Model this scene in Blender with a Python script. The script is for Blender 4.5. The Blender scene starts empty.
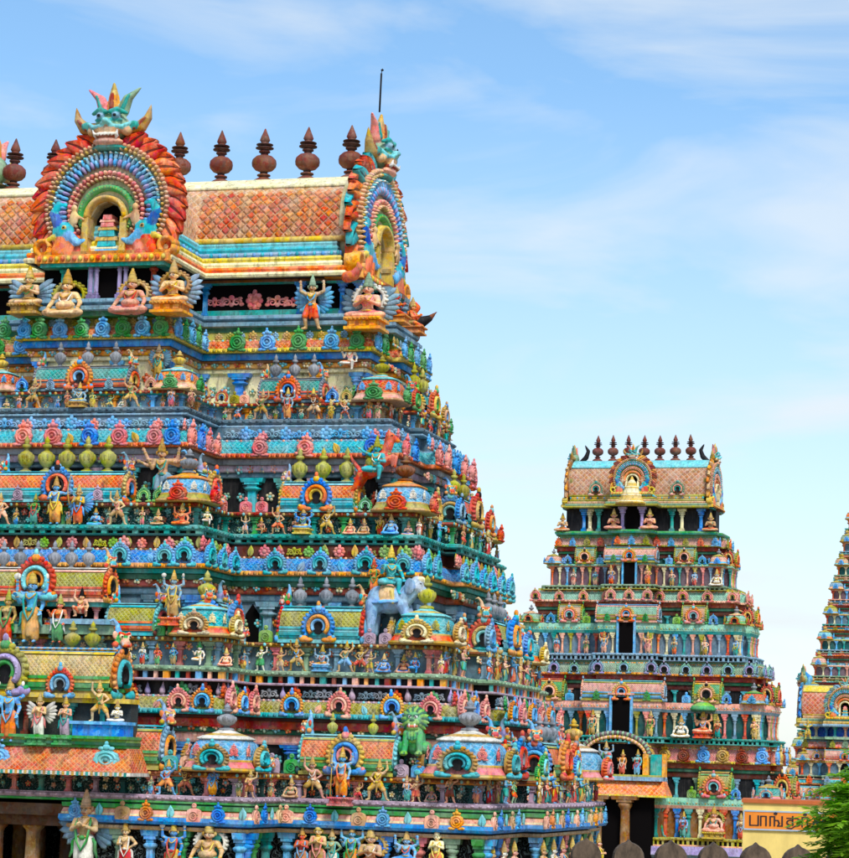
import bpy, math, random
import numpy as np
from mathutils import Matrix, Vector, Euler

# ------------------------------------------------------------------ camera, sky, sun, exposure
SC = bpy.context.scene
COL = SC.collection
HC = 9.0                                  # eye height: a roof terrace
FPX, TILT, ROLL = 2488.55, 0.1353, 0.0299
PW, PH = 849.0, 858.0
_ct, _st, _cr, _sr = math.cos(TILT), math.sin(TILT), math.cos(ROLL), math.sin(ROLL)
C_FW = Vector((0, _ct, _st)); _up = Vector((0, -_st, _ct)); _rt = Vector((1, 0, 0))
C_R = _cr * _rt + _sr * _up
C_U = -_sr * _rt + _cr * _up
C_POS = Vector((0, 0, HC))
camd = bpy.data.cameras.new('camera'); cam = bpy.data.objects.new('camera', camd); COL.objects.link(cam)
camd.sensor_fit = 'HORIZONTAL'; camd.sensor_width = 36.0
camd.lens = 36.0 * FPX / PW
camd.clip_start = 0.5; camd.clip_end = 6000
M = Matrix.Identity(4)
for i in range(3):
    M[i][0] = C_R[i]; M[i][1] = C_U[i]; M[i][2] = -C_FW[i]; M[i][3] = C_POS[i]
cam.matrix_world = M
SC.camera = cam

SUN_EL, SUN_AZ = math.radians(50), math.radians(163)     # azimuth clockwise from +Y: behind the viewer, a little right
world = bpy.data.worlds.new('World'); SC.world = world; world.use_nodes = True
wn, wl = world.node_tree.nodes, world.node_tree.links
for n in list(wn): wn.remove(n)
w_out = wn.new('ShaderNodeOutputWorld'); w_bg = wn.new('ShaderNodeBackground')
sky = wn.new('ShaderNodeTexSky'); sky.sky_type = 'NISHITA'; sky.sun_disc = False
sky.sun_elevation = SUN_EL; sky.sun_rotation = SUN_AZ; sky.altitude = 50
sky.air_density = 1.0; sky.dust_density = 0.6; sky.ozone_density = 3.0
w_bg.inputs['Strength'].default_value = 0.15
tc = wn.new('ShaderNodeTexCoord')
mp = wn.new('ShaderNodeMapping'); mp.inputs['Scale'].default_value = (4.0, 4.0, 15.0)
mp.inputs['Rotation'].default_value = (0.0, 0.22, 0.0)
nz = wn.new('ShaderNodeTexNoise'); nz.inputs['Scale'].default_value = 1.5; nz.inputs['Detail'].default_value = 7
nz.inputs['Roughness'].default_value = 0.52; nz.inputs['Distortion'].default_value = 0.5
cr = wn.new('ShaderNodeValToRGB'); cr.color_ramp.elements[0].position = 0.44; cr.color_ramp.elements[1].position = 0.66
sepz = wn.new('ShaderNodeSeparateXYZ')
hz = wn.new('ShaderNodeMapRange')          # thin bright veil of cloud thickens towards the horizon
hz.inputs['From Min'].default_value = 0.02; hz.inputs['From Max'].default_value = 0.27
hz.inputs['To Min'].default_value = 0.62; hz.inputs['To Max'].default_value = 0.06
mx = wn.new('ShaderNodeMath'); mx.operation = 'MULTIPLY_ADD'; mx.inputs[1].default_value = 0.52
mx.use_clamp = True
mixc = wn.new('ShaderNodeMix'); mixc.data_type = 'RGBA'
mixc.inputs['B'].default_value = (3.95, 4.22, 4.4, 1)
hs = wn.new('ShaderNodeHueSaturation'); hs.inputs['Hue'].default_value = 0.494; hs.inputs['Saturation'].default_value = 1.15; hs.inputs['Value'].default_value = 0.90
wl.new(tc.outputs['Generated'], mp.inputs['Vector']); wl.new(mp.outputs['Vector'], nz.inputs['Vector'])
wl.new(nz.outputs['Fac'], cr.inputs['Fac'])
wl.new(tc.outputs['Generated'], sepz.inputs['Vector']); wl.new(sepz.outputs['Z'], hz.inputs['Value'])
wl.new(cr.outputs['Color'], mx.inputs[0]); wl.new(hz.outputs['Result'], mx.inputs[2])
wl.new(mx.outputs['Value'], mixc.inputs['Factor'])
wl.new(sky.outputs['Color'], hs.inputs['Color']); wl.new(hs.outputs['Color'], mixc.inputs['A'])
wl.new(mixc.outputs['Result'], w_bg.inputs['Color']); wl.new(w_bg.outputs['Background'], w_out.inputs['Surface'])

sund = bpy.data.lights.new('sun', 'SUN'); sund.energy = 2.3; sund.angle = math.radians(16); sund.color = (1.0, 0.97, 0.93)
suno = bpy.data.objects.new('sun', sund); COL.objects.link(suno)
_sd = Vector((math.sin(SUN_AZ) * math.cos(SUN_EL), math.cos(SUN_AZ) * math.cos(SUN_EL), math.sin(SUN_EL)))
suno.rotation_euler = _sd.to_track_quat('Z', 'Y').to_euler(); suno.location = (0, -20, 60)

SC.view_settings.view_transform = 'Standard'; SC.view_settings.look = 'None'
SC.view_settings.exposure = 0.52; SC.view_settings.gamma = 1.0
SC.render.engine = 'CYCLES'

# ------------------------------------------------------------------ colours and materials
def srgb(h):
    h = h.lstrip('#'); o = []
    for i in (0, 2, 4):
        c = int(h[i:i + 2], 16) / 255.0
        o.append(c / 12.92 if c <= 0.04045 else ((c + 0.055) / 1.055) ** 2.4)
    return tuple(o)
P = {k: srgb(v) for k, v in dict(
    blue='3a9ade', sky='6ebfea', deep='3272b6', turq='22bcc0', teal='2aa596', dteal='17544f', aqua='7fd6d6', green='46a552', lime='8cbc50',
    dgreen='2c6a4a', olive='aca23a', yellow='e8c650', gold='d6aa58', ochre='bd8e48', orange='f2943a', red='e23a26', vermil='f2623a',
    crimson='99392e', maroon='5e2a25', pink='f4888a', rose='f4ae98', mauve='bda3b4', lilac='a79ac6', grey='8d9298', slate='5c7a86',
    steel='86b0c2', cream='f2e2b4', ivory='efe8d8', tan='dcae82', skin='e8b487', pinkskin='efa98c', brown='8a5230', dark='1b1a1c',
    black='0b0b0c', white='eeeeea', stone='9c6636', stone2='7d6a55', wood='5a3a2a', sage='8fae8a', mint='8cc6a2', plum='6d5560', kal='7a4038').items()}
WHT = (1, 1, 1)

def new_mat(name):
    m = bpy.data.materials.new(name); m.use_nodes = True
    nt = m.node_tree
    for n in list(nt.nodes): nt.nodes.remove(n)
    return m, nt.nodes, nt.links

def nmix(n, l, a, b, fac, mode='MIX'):
    x = n.new('ShaderNodeMix'); x.data_type = 'RGBA'; x.blend_type = mode
    for k, v in (('A', a), ('B', b), ('Factor', fac)):
        if isinstance(v, (tuple, list)): x.inputs[k].default_value = tuple(v) + ((1,) if len(v) == 3 else ())
        elif isinstance(v, (int, float)): x.inputs[k].default_value = v
        else: l.new(v, x.inputs[k])
    return x.outputs['Result']
def nmath(n, l, op, a, b=None, c=None, clamp=False):
    x = n.new('ShaderNodeMath'); x.operation = op; x.use_clamp = clamp
    for i, v in enumerate((a, b, c)):
        if v is None: continue
        if isinstance(v, (int, float)): x.inputs[i].default_value = v
        else: l.new(v, x.inputs[i])
    return x.outputs[0]

def paint_mat(name, kind='plain', rough=0.6, dirt=1.0):
    """Oil paint on stucco: vertex colour times object colour, faded, chipped and rain-streaked."""
    m, n, l = new_mat(name)
    out = n.new('ShaderNodeOutputMaterial'); bs = n.new('ShaderNodeBsdfPrincipled')
    at = n.new('ShaderNodeAttribute'); at.attribute_name = 'Col'
    oi = n.new('ShaderNodeObjectInfo'); geo = n.new('ShaderNodeNewGeometry')
    base = nmix(n, l, at.outputs['Color'], oi.outputs['Color'], 1.0, 'MULTIPLY')
    hsv = n.new('ShaderNodeHueSaturation')
    l.new(nmath(n, l, 'MULTIPLY_ADD', oi.outputs['Random'], 0.02, 0.493), hsv.inputs['Hue'])
    l.new(nmath(n, l, 'MULTIPLY_ADD', oi.outputs['Random'], 0.25, 0.85), hsv.inputs['Value'])
    l.new(base, hsv.inputs['Color']); base = hsv.outputs['Color']
    vc = n.new('ShaderNodeTexVoronoi'); vc.inputs['Scale'].default_value = 7.0
    dn_ = n.new('ShaderNodeTexNoise'); dn_.inputs['Scale'].default_value = 9.0; dn_.inputs['Detail'].default_value = 3; l.new(geo.outputs['Position'], dn_.inputs['Vector'])
    dv = n.new('ShaderNodeVectorMath'); dv.operation = 'MULTIPLY_ADD'; dv.inputs[1].default_value = (.35, .35, .35)
    l.new(dn_.outputs['Color'], dv.inputs[0]); l.new(geo.outputs['Position'], dv.inputs[2]); l.new(dv.outputs[0], vc.inputs['Vector'])
    vs = n.new('ShaderNodeSeparateColor'); l.new(vc.outputs['Color'], vs.inputs['Color'])
    h2 = n.new('ShaderNodeHueSaturation'); l.new(base, h2.inputs['Color'])
    l.new(nmath(n, l, 'MULTIPLY_ADD', vs.outputs['Red'], 0.035, 0.488), h2.inputs['Hue'])
    l.new(nmath(n, l, 'MULTIPLY_ADD', vs.outputs['Green'], 0.42, 0.78), h2.inputs['Value'])
    l.new(nmath(n, l, 'MULTIPLY_ADD', vs.outputs['Blue'], 0.24, 0.94), h2.inputs['Saturation'])
    base = h2.outputs['Color']
    bump_h = None
    if kind in ('lattice', 'filigree'):
        uv = n.new('ShaderNodeUVMap'); uv.uv_map = 'UVMap'
        sp = n.new('ShaderNodeSeparateXYZ'); l.new(uv.outputs['UV'], sp.inputs[0])
        if kind == 'lattice':
            a = nmath(n, l, 'ADD', sp.outputs['X'], sp.outputs['Y']); b = nmath(n, l, 'SUBTRACT', sp.outputs['X'], sp.outputs['Y'])
            da = nmath(n, l, 'ABSOLUTE', nmath(n, l, 'SUBTRACT', nmath(n, l, 'FRACT', a), 0.5))
            db = nmath(n, l, 'ABSOLUTE', nmath(n, l, 'SUBTRACT', nmath(n, l, 'FRACT', b), 0.5))
            mxx = nmath(n, l, 'MAXIMUM', da, db)
            mr = n.new('ShaderNodeMapRange'); mr.inputs['From Min'].default_value = 0.37; mr.inputs['From Max'].default_value = 0.44
            l.new(mxx, mr.inputs['Value']); line = mr.outputs['Result']
            gm = n.new('ShaderNodeGamma'); gm.inputs['Gamma'].default_value = 0.42; l.new(base, gm.inputs['Color'])
            light = nmix(n, l, gm.outputs['Color'], (0.86, 0.80, 0.66), 0.25)
            base = nmix(n, l, base, light, nmath(n, l, 'MULTIPLY', line, 0.5))
            bump_h = mxx
        else:
            wv = n.new('ShaderNodeTexVoronoi'); wv.feature = 'SMOOTH_F1'; wv.inputs['Scale'].default_value = 1.6
            l.new(uv.outputs['UV'], wv.inputs['Vector'])
            s = nmath(n, l, 'SINE', nmath(n, l, 'MULTIPLY', wv.outputs['Distance'], 21.0))
            mr = n.new('ShaderNodeMapRange'); mr.inputs['From Min'].default_value = 0.25; mr.inputs['From Max'].default_value = 0.6
            l.new(s, mr.inputs['Value'])
            light = nmix(n, l, base, (0.40, 0.52, 0.50), 0.38)
            base = nmix(n, l, base, light, mr.outputs['Result'])
            bump_h = s
    # broad fading
    n1 = n.new('ShaderNodeTexNoise'); n1.inputs['Scale'].default_value = 1.7; n1.inputs['Detail'].default_value = 4
    l.new(geo.outputs['Position'], n1.inputs['Vector'])
    f1 = n.new('ShaderNodeMapRange'); f1.inputs['From Min'].default_value = 0.42; f1.inputs['From Max'].default_value = 0.75
    f1.inputs['To Max'].default_value = 0.30 * dirt
    l.new(n1.outputs['Fac'], f1.inputs['Value'])
    rgb2 = n.new('ShaderNodeRGBToBW'); l.new(base, rgb2.inputs['Color']); lum = nmath(n, l, 'MULTIPLY', rgb2.outputs['Val'], 4.0, None, True)
    base = nmix(n, l, base, (0.66, 0.62, 0.55), nmath(n, l, 'MULTIPLY', f1.outputs['Result'], lum))
    # vertical rain streaks and specks of black mould
    mp_ = n.new('ShaderNodeMapping'); mp_.inputs['Scale'].default_value = (5.0, 5.0, 0.9)
    l.new(geo.outputs['Position'], mp_.inputs['Vector'])
    n2 = n.new('ShaderNodeTexNoise'); n2.inputs['Scale'].default_value = 1.6; n2.inputs['Detail'].default_value = 6; n2.inputs['Roughness'].default_value = 0.65
    l.new(mp_.outputs['Vector'], n2.inputs['Vector'])
    f2 = n.new('ShaderNodeMapRange'); f2.inputs['From Min'].default_value = 0.50; f2.inputs['From Max'].default_value = 0.74
    f2.inputs['To Max'].default_value = 0.72 * dirt
    l.new(n2.outputs['Fac'], f2.inputs['Value'])
    base = nmix(n, l, base, (0.07, 0.06, 0.055), f2.outputs['Result'])
    n3 = n.new('ShaderNodeTexNoise'); n3.inputs['Scale'].default_value = 22; n3.inputs['Detail'].default_value = 5; n3.inputs['Roughness'].default_value = 0.7
    l.new(geo.outputs['Position'], n3.inputs['Vector'])
    f3 = n.new('ShaderNodeMapRange'); f3.inputs['From Min'].default_value = 0.60; f3.inputs['From Max'].default_value = 0.72
    f3.inputs['To Max'].default_value = 0.6 * dirt
    l.new(n3.outputs['Fac'], f3.inputs['Value'])
    base = nmix(n, l, base, (0.12, 0.10, 0.085), nmath(n, l, 'MULTIPLY', f3.outputs['Result'], lum))
    l.new(base, bs.inputs['Base Color'])
    bs.inputs['Roughness'].default_value = rough
    bs.inputs['Specular IOR Level'].default_value = 0.16
    bp = n.new('ShaderNodeBump'); bp.inputs['Strength'].default_value = 0.35; bp.inputs['Distance'].default_value = 0.02
    h = n3.outputs['Fac']
    if bump_h is not None:
        h = nmath(n, l, 'MULTIPLY_ADD', bump_h, -1.2, h)
        bp.inputs['Strength'].default_value = 1.0; bp.inputs['Distance'].default_value = 0.045
    l.new(h, bp.inputs['Height']); l.new(bp.outputs['Normal'], bs.inputs['Normal'])
    l.new(bs.outputs['BSDF'], out.inputs['Surface'])
    return m
M_PAINT = paint_mat('painted_stucco'); M_LAT = paint_mat('painted_lattice', 'lattice'); M_FIL = paint_mat('filigree_panel', 'filigree')
M_STONE = paint_mat('weathered_stone', 'plain', 0.85, 1.35)
M_MATT, _n, _l = new_mat('matt_black')
_b = _n.new('ShaderNodeBsdfDiffuse'); _b.inputs['Color'].default_value = (.006, .005, .005, 1); _o = _n.new('ShaderNodeOutputMaterial'); _l.new(_b.outputs[0], _o.inputs['Surface'])  # matt black for paint and pupils; also paints the dark of openings
MATS = [M_PAINT, M_LAT, M_FIL, M_STONE, M_MATT]

# ------------------------------------------------------------------ mesh collector
class MB:
    def __init__(s): s.v = []; s.f = []; s.c = []; s.m = []; s.u = []; s.s = []
    def face(s, idx, col, mat=0, uv=None, smooth=False):
        if col == P['black'] and mat == 0: mat = 4
        s.f.append(tuple(idx)); s.c.append(col); s.m.append(mat); s.u.append(uv); s.s.append(smooth)
    def add(s, verts, faces, col, mat=0, smooth=False):
        b = len(s.v); s.v.extend(verts)
        for f in faces: s.face([b + i for i in f], col, mat, None, smooth)
    def box(s, cx, cy, cz, sx, sy, sz, col, mat=0, taper=1.0):
        x, y, z = sx / 2, sy / 2, sz / 2; t = taper
        vs = [(cx - x, cy - y, cz - z), (cx + x, cy - y, cz - z), (cx + x, cy + y, cz - z), (cx - x, cy + y, cz - z),
              (cx - x * t, cy - y * t, cz + z), (cx + x * t, cy - y * t, cz + z), (cx + x * t, cy + y * t, cz + z), (cx - x * t, cy + y * t, cz + z)]
        s.add(vs, [(0, 3, 2, 1), (4, 5, 6, 7), (0, 1, 5, 4), (1, 2, 6, 5), (2, 3, 7, 6), (3, 0, 4, 7)], col, mat)
    def lathe(s, prof, n=10, c=(0, 0, 0), axis='z', col=WHT, cols=None, smooth=True, sup=None, mats=None, uvs=None, ph=0.0):
        """prof: (r, h); sup: superellipse exponent for a squarish plan."""
        b = len(s.v)
        for r, h in prof:
            for k in range(n):
                a = 2 * math.pi * (k + ph) / n; ca, sa = math.cos(a), math.sin(a)
                rr = r
                if sup: rr = r / (abs(ca) ** sup + abs(sa) ** sup) ** (1.0 / sup)
                if axis == 'z': p = (c[0] + rr * ca, c[1] + rr * sa, c[2] + h)
                elif axis == 'y': p = (c[0] + rr * ca, c[1] - h, c[2] + rr * sa)
                else: p = (c[0] + h, c[1] + rr * ca, c[2] + rr * sa)
                s.v.append(p)
        L = 0
        for i in range(len(prof) - 1):
            cc = cols[i] if cols else col; mt = mats[i] if mats else 0
            seg = math.hypot(prof[i + 1][0] - prof[i][0], prof[i + 1][1] - prof[i][1])
            for k in range(n):
                k2 = (k + 1) % n
                uv = None
                if mt and uvs:
                    w = 2 * math.pi * prof[i][0] / n / uvs
                    uv = [(k * w, L / uvs), ((k + 1) * w, L / uvs), ((k + 1) * w, (L + seg) / uvs), (k * w, (L + seg) / uvs)]
                s.face((b + i * n + k, b + i * n + k2, b + (i + 1) * n + k2, b + (i + 1) * n + k), cc, mt, uv, smooth)
            L += seg
        if prof[0][0] > 1e-4: s.face([b + k for k in range(n)][::-1], cols[0] if cols else col)
        e = b + (len(prof) - 1) * n
        if prof[-1][0] > 1e-4: s.face([e + k for k in range(n)], cols[-1] if cols else col)
    def ell(s, c, r, col, n=8, m=5, rot=None, smooth=True):
        b = len(s.v); R = rot
        def tr(x, y, z):
            q = Vector((x * r[0], y * r[1], z * r[2]))
            if R is not None: q = R @ q
            return (c[0] + q.x, c[1] + q.y, c[2] + q.z)
        s.v.append(tr(0, 0, -1))
        for i in range(1, m):
            a = -math.pi / 2 + math.pi * i / m
            for k in range(n):
                p = 2 * math.pi * k / n; s.v.append(tr(math.cos(a) * math.cos(p), math.cos(a) * math.sin(p), math.sin(a)))
        s.v.append(tr(0, 0, 1)); top = len(s.v) - 1
        for k in range(n):
            k2 = (k + 1) % n
            s.face((b, b + 1 + k2, b + 1 + k), col, 0, None, smooth)
            for i in range(m - 2):
                s.face((b + 1 + i * n + k, b + 1 + i * n + k2, b + 1 + (i + 1) * n + k2, b + 1 + (i + 1) * n + k), col, 0, None, smooth)
            s.face((b + 1 + (m - 2) * n + k, b + 1 + (m - 2) * n + k2, top), col, 0, None, smooth)
    def tube(s, pts, rads, col, n=6, smooth=True, cap=True):
        b = len(s.v); pts = [Vector(p) for p in pts]; N = len(pts)
        if isinstance(rads, (int, float)): rads = [rads] * N
        up = Vector((0, 1, 0.01))
        for i, p in enumerate(pts):
            d = (pts[min(i + 1, N - 1)] - pts[max(i - 1, 0)]).normalized()
            a = d.cross(up)
            if a.length < 1e-3: a = d.cross(Vector((1, 0, 0)))
            a.normalize(); e = d.cross(a)
            for k in range(n):
                t = 2 * math.pi * k / n; q = p + (a * math.cos(t) + e * math.sin(t)) * rads[i]; s.v.append(tuple(q))
        for i in range(N - 1):
            for k in range(n):
                k2 = (k + 1) % n
                s.face((b + i * n + k, b + i * n + k2, b + (i + 1) * n + k2, b + (i + 1) * n + k), col, 0, None, smooth)
        if cap:
            s.face([b + k for k in range(n)][::-1], col); s.face([b + (N - 1) * n + k for k in range(n)], col)
    def prism(s, poly, y0, y1, col, side=None, bev=0.0):
        """polygon in xz (counter-clockwise seen from -y), front at y0 (smaller), back at y1, optional bevel of the front rim"""
        n = len(poly); b = len(s.v)
        cx = sum(p[0] for p in poly) / n; cz = sum(p[1] for p in poly) / n
        k = 1 - bev
        s.v += [(cx + (x - cx) * k, y0, cz + (z - cz) * k) for x, z in poly]
        yb = y0 + (y1 - y0) * (0.35 if bev else 0.0)
        if bev: s.v += [(x, yb, z) for x, z in poly]
        s.v += [(x, y1, z) for x, z in poly]
        s.face([b + i for i in range(n)], col)
        L = 2 if bev else 1
        for j in range(L):
            for i in range(n):
                i2 = (i + 1) % n
                s.face((b + j * n + i2, b + j * n + i, b + (j + 1) * n + i, b + (j + 1) * n + i2), (side or col) if (j == L - 1) else col)
    def arc(s, cx, cz, r0, r1, a0, a1, y0, y1, col, n=16, sx=1.0, roundf=True):
        """ring sector in xz, half-round front towards y0"""
        b = len(s.v); prof = [(r0, y1), (r0, (y0 + y1) / 2), ((r0 * 3 + r1) / 4, y0), ((r0 + 3 * r1) / 4, y0), (r1, (y0 + y1) / 2), (r1, y1)]
        m = len(prof)
        for i in range(n + 1):
            a = a0 + (a1 - a0) * i / n
            for r, y in prof: s.v.append((cx + sx * r * math.cos(a), y, cz + r * math.sin(a)))
        for i in range(n):
            for j in range(m - 1):
                s.face((b + i * m + j, b + i * m + j + 1, b + (i + 1) * m + j + 1, b + (i + 1) * m + j), col, 0, None, True)
        s.face([b + j for j in range(m)][::-1], col); s.face([b + n * m + j for j in range(m)], col)
    def merge(s, o, mat=None):
        b = len(s.v)
        s.v += [tuple(mat @ Vector(p)) for p in o.v] if mat is not None else o.v
        for f, c, m, u, sm in zip(o.f, o.c, o.m, o.u, o.s): s.face([b + i for i in f], c, m, u, sm)
    def mesh(s, name, mats=None):
        me = bpy.data.meshes.new(name); me.from_pydata(s.v, [], s.f)
        for mt in (mats or MATS): me.materials.append(mt)
        nl = len(me.loops); nf = len(s.f)
        ls = np.zeros(nf, int); me.polygons.foreach_get('loop_total', ls)
        fc = np.ones((nf, 4), 'f'); fc[:, :3] = np.array(s.c, 'f').reshape(nf, 3)
        ca = me.color_attributes.new('Col', 'FLOAT_COLOR', 'CORNER'); ca.data.foreach_set('color', np.repeat(fc, ls, axis=0).ravel())
        me.polygons.foreach_set('material_index', np.array(s.m, 'i')); me.polygons.foreach_set('use_smooth', np.array(s.s, bool))
        if any(u is not None for u in s.u):
            uvl = me.uv_layers.new(name='UVMap'); arr = []
            for f, u in zip(s.f, s.u): arr += (u if u is not None else [(0, 0)] * len(f))
            uvl.data.foreach_set('uv', np.array(arr, 'f').ravel())
        me.update(); return me

def link(name, data, parent=None, loc=(0, 0, 0), rz=0.0, sc=1.0, color=None):
    o = bpy.data.objects.new(name, data); COL.objects.link(o)
    if parent is not None: o.parent = parent
    o.location = loc
    if rz: o.rotation_euler = (0, 0, rz)
    if sc != 1.0: o.scale = (sc, sc, sc) if isinstance(sc, (int, float)) else sc
    if color is not None: o.color = (*color, 1)
    return o
def tag(o, label=None, cat=None, group=None, kind=None):
    if label: o['label'] = label
    if cat: o['category'] = cat
    if group: o['group'] = group
    if kind: o['kind'] = kind
    return o
def empty(name, loc, rz=0.0):
    o = bpy.data.objects.new(name, None); COL.objects.link(o); o.location = loc; o.rotation_euler = (0, 0, rz); o.empty_display_size = 0.3
    return o
_cache = {}
def cached(key, fn):
    if key not in _cache: _cache[key] = fn()
    return _cache[key]

# ------------------------------------------------------------------ organic shapes: blobs melted together with a voxel remesh
def _cap(mb, p0, r0, p1, r1):
    p0, p1 = Vector(p0), Vector(p1); d = p1 - p0
    if d.length < 1e-5: mb.ell(tuple(p0), (r0,) * 3, WHT, 10, 6); return
    d.normalize(); pts = []; rr = []
    for a in (80, 55, 25): pts.append(p0 - d * r0 * math.sin(math.radians(a))); rr.append(max(r0 * math.cos(math.radians(a)), 1e-3))
    pts += [p0, p1]; rr += [r0, r1]
    for a in (25, 55, 80): pts.append(p1 + d * r1 * math.sin(math.radians(a))); rr.append(max(r1 * math.cos(math.radians(a)), 1e-3))
    mb.tube(pts, rr, WHT, 10)
def blob(name, prims, voxel, smooth_it=2):
    """prims: ('c', p0, r0, p1, r1, col) capsules, ('e', c, (rx,ry,rz), col[, euler]) ellipsoids. Every vertex takes the colour of the nearest one."""
    mb = MB()
    for p in prims:
        if p[0] == 'c': _cap(mb, *p[1:5])
        else:
            R = Euler(p[4]).to_matrix() if len(p) > 4 else None
            mb.ell(p[1], p[2], WHT, 12, 8, R)
    me0 = bpy.data.meshes.new('tmp'); me0.from_pydata(mb.v, [], mb.f)
    o = bpy.data.objects.new('tmp', me0); COL.objects.link(o)
    md = o.modifiers.new('r', 'REMESH'); md.mode = 'VOXEL'; md.voxel_size = voxel
    if smooth_it: ms = o.modifiers.new('s', 'SMOOTH'); ms.iterations = smooth_it; ms.factor = 0.4
    dg = bpy.context.evaluated_depsgraph_get()
    me = bpy.data.meshes.new_from_object(o.evaluated_get(dg))
    bpy.data.objects.remove(o); bpy.data.meshes.remove(me0)
    me.name = name
    nv = len(me.vertices); co = np.empty(nv * 3); me.vertices.foreach_get('co', co); co = co.reshape(-1, 3)
    best = np.full(nv, 1e9); cols = np.ones((nv, 4), 'f')
    for p in prims:
        if p[0] == 'c':
            a, b = np.array(p[1], float), np.array(p[3], float); ab = b - a; L = max(ab @ ab, 1e-9)
            t = np.clip((co - a) @ ab / L, 0, 1); d = np.linalg.norm(co - a - t[:, None] * ab, axis=1) - (p[2] + (p[4] - p[2]) * t); c = p[5]
        else:
            q = co - np.array(p[1])
            if len(p) > 4: q = q @ np.array(Euler(p[4]).to_matrix())
            r = np.array(p[2]); k = np.linalg.norm(q / r, axis=1); d = (k - 1) * r.min(); c = p[3]
        w = d < best; best[w] = d[w]; cols[w, :3] = c
    ca = me.color_attributes.new('Col', 'FLOAT_COLOR', 'POINT'); ca.data.foreach_set('color', cols.ravel())
    me.materials.clear(); me.materials.append(M_PAINT)
    me.polygons.foreach_set('use_smooth', np.ones(len(me.polygons), bool))
    return me
# ------------------------------------------------------------------ ornaments (each faces -y, origin at the middle of its foot)
def dk(c, k): return (c[0] * k, c[1] * k, c[2] * k)
G7, G5, G2 = (.7, .7, .7), (.5, .5, .5), (.06, .05, .05)
def C(x): return P[x] if isinstance(x, str) else x

def rosette_mesh():
    mb = MB(); poly = []
    for k in range(40):
        a = 2 * math.pi * k / 40; r = 0.40 + 0.035 * abs(math.cos(5 * a)); poly.append((r * math.cos(a), 0.46 + r * math.sin(a)))
    mb.prism(poly, -0.10, 0.05, (.86, .86, .86), G7, 0.1)
    for r0, r1, y in ((0.27, 0.35, -0.16), (0.14, 0.22, -0.19)): mb.arc(0, 0.46, r0, r1, 0, 2 * math.pi, y, -0.05, WHT, 20)
    mb.ell((0, -0.15, 0.46), (0.08, 0.08, 0.08), (.55, .55, .55))
    for s in (-1, 1):
        mb.ell((s * 0.36, -0.08, 0.08), (0.15, 0.1, 0.09), WHT); mb.ell((s * 0.20, -0.1, 0.05), (0.14, 0.1, 0.06), G7)
        mb.ell((s * 0.17, -0.08, 0.93), (0.1, 0.08, 0.08), WHT)
    mb.ell((0, -0.08, 0.98), (0.13, 0.09, 0.12), WHT); mb.ell((0, -0.08, 1.13), (0.07, 0.06, 0.10), (.9, .9, .9))
    return mb.mesh('rosette')
def kudu_mesh(co, cm, ci, hole='dark', petals=17, feet=True, top=True):
    co, cm, ci, hole = C(co), C(cm), C(ci), C(hole)
    def fn():
        mb = MB(); cz = 0.44; a0, a1 = math.radians(-42), math.radians(222)
        mb.arc(0, cz, 0.33, 0.45, a0, a1, -0.10, 0.06, dk(co, .8), 22)
        for k in range(petals):
            a = a0 + (a1 - a0) * (k + .5) / petals
            mb.ell((0.43 * math.cos(a), -0.06, cz + 0.43 * math.sin(a)), (0.075, 0.07, 0.05), co, 6, 4, Matrix.Rotation(-a, 3, 'Y'))
        mb.arc(0, cz, 0.22, 0.335, a0, a1, -0.16, 0.05, cm, 20)
        for k in range(11):
            a = a0 + (a1 - a0) * (k + .5) / 11
            mb.ell((0.275 * math.cos(a), -0.15, cz + 0.275 * math.sin(a)), (0.03, 0.03, 0.025), dk(cm, 1.25), 5, 3)
        mb.arc(0, cz, 0.13, 0.225, a0, a1, -0.12, 0.05, ci, 18)
        mb.prism([(0.15 * math.cos(2 * math.pi * k / 14), cz - 0.03 + 0.2 * math.sin(2 * math.pi * k / 14)) for k in range(14)], -0.03, 0.05, hole)  # shallow disc, painted dark in place of a deep hole
        if feet:
            for s in (-1, 1):
                mb.ell((s * 0.40, -0.08, 0.09), (0.15, 0.1, 0.1), cm); mb.ell((s * 0.26, -0.10, 0.06), (0.15, 0.1, 0.07), dk(cm, .85)); mb.ell((s * 0.46, -0.1, 0.14), (0.06, 0.07, 0.06), ci)
        if top:
            mb.ell((0, -0.08, 0.93), (0.11, 0.08, 0.09), ci); mb.ell((0, -0.08, 1.05), (0.06, 0.06, 0.09), cm)
            for s in (-1, 1): mb.ell((s * 0.13, -0.07, 0.90), (0.08, 0.06, 0.06), co)
        return mb.mesh('arch_plaque')
    return cached(('kudu', co, cm, ci, hole, petals, feet, top), fn)
def plaque_mesh():
    mb = MB()
    poly = [(-.42, 0), (.42, 0), (.45, .12), (.45, .52), (.40, .66), (.26, .74), (.12, .78), (-.12, .78), (-.26, .74), (-.40, .66), (-.45, .52), (-.45, .12)]
    mb.prism(poly, -0.10, 0.08, WHT, G7, 0.08)
    mb.arc(0, .36, .20, .27, 0, 2 * math.pi, -.15, -.05, (.85, .85, .85), 16); mb.arc(0, .36, .08, .13, 0, 2 * math.pi, -.15, -.05, (.8, .8, .8), 10)
    mb.ell((0, -.1, .36), (.05, .05, .05), G5)
    mb.ell((0, -.03, .92), (.15, .09, .15), WHT, 10, 6); mb.arc(0, .92, .06, .10, 0, 2 * math.pi, -.13, -.03, (.8, .8, .8), 10)
    return mb.mesh('plaque')
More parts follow.
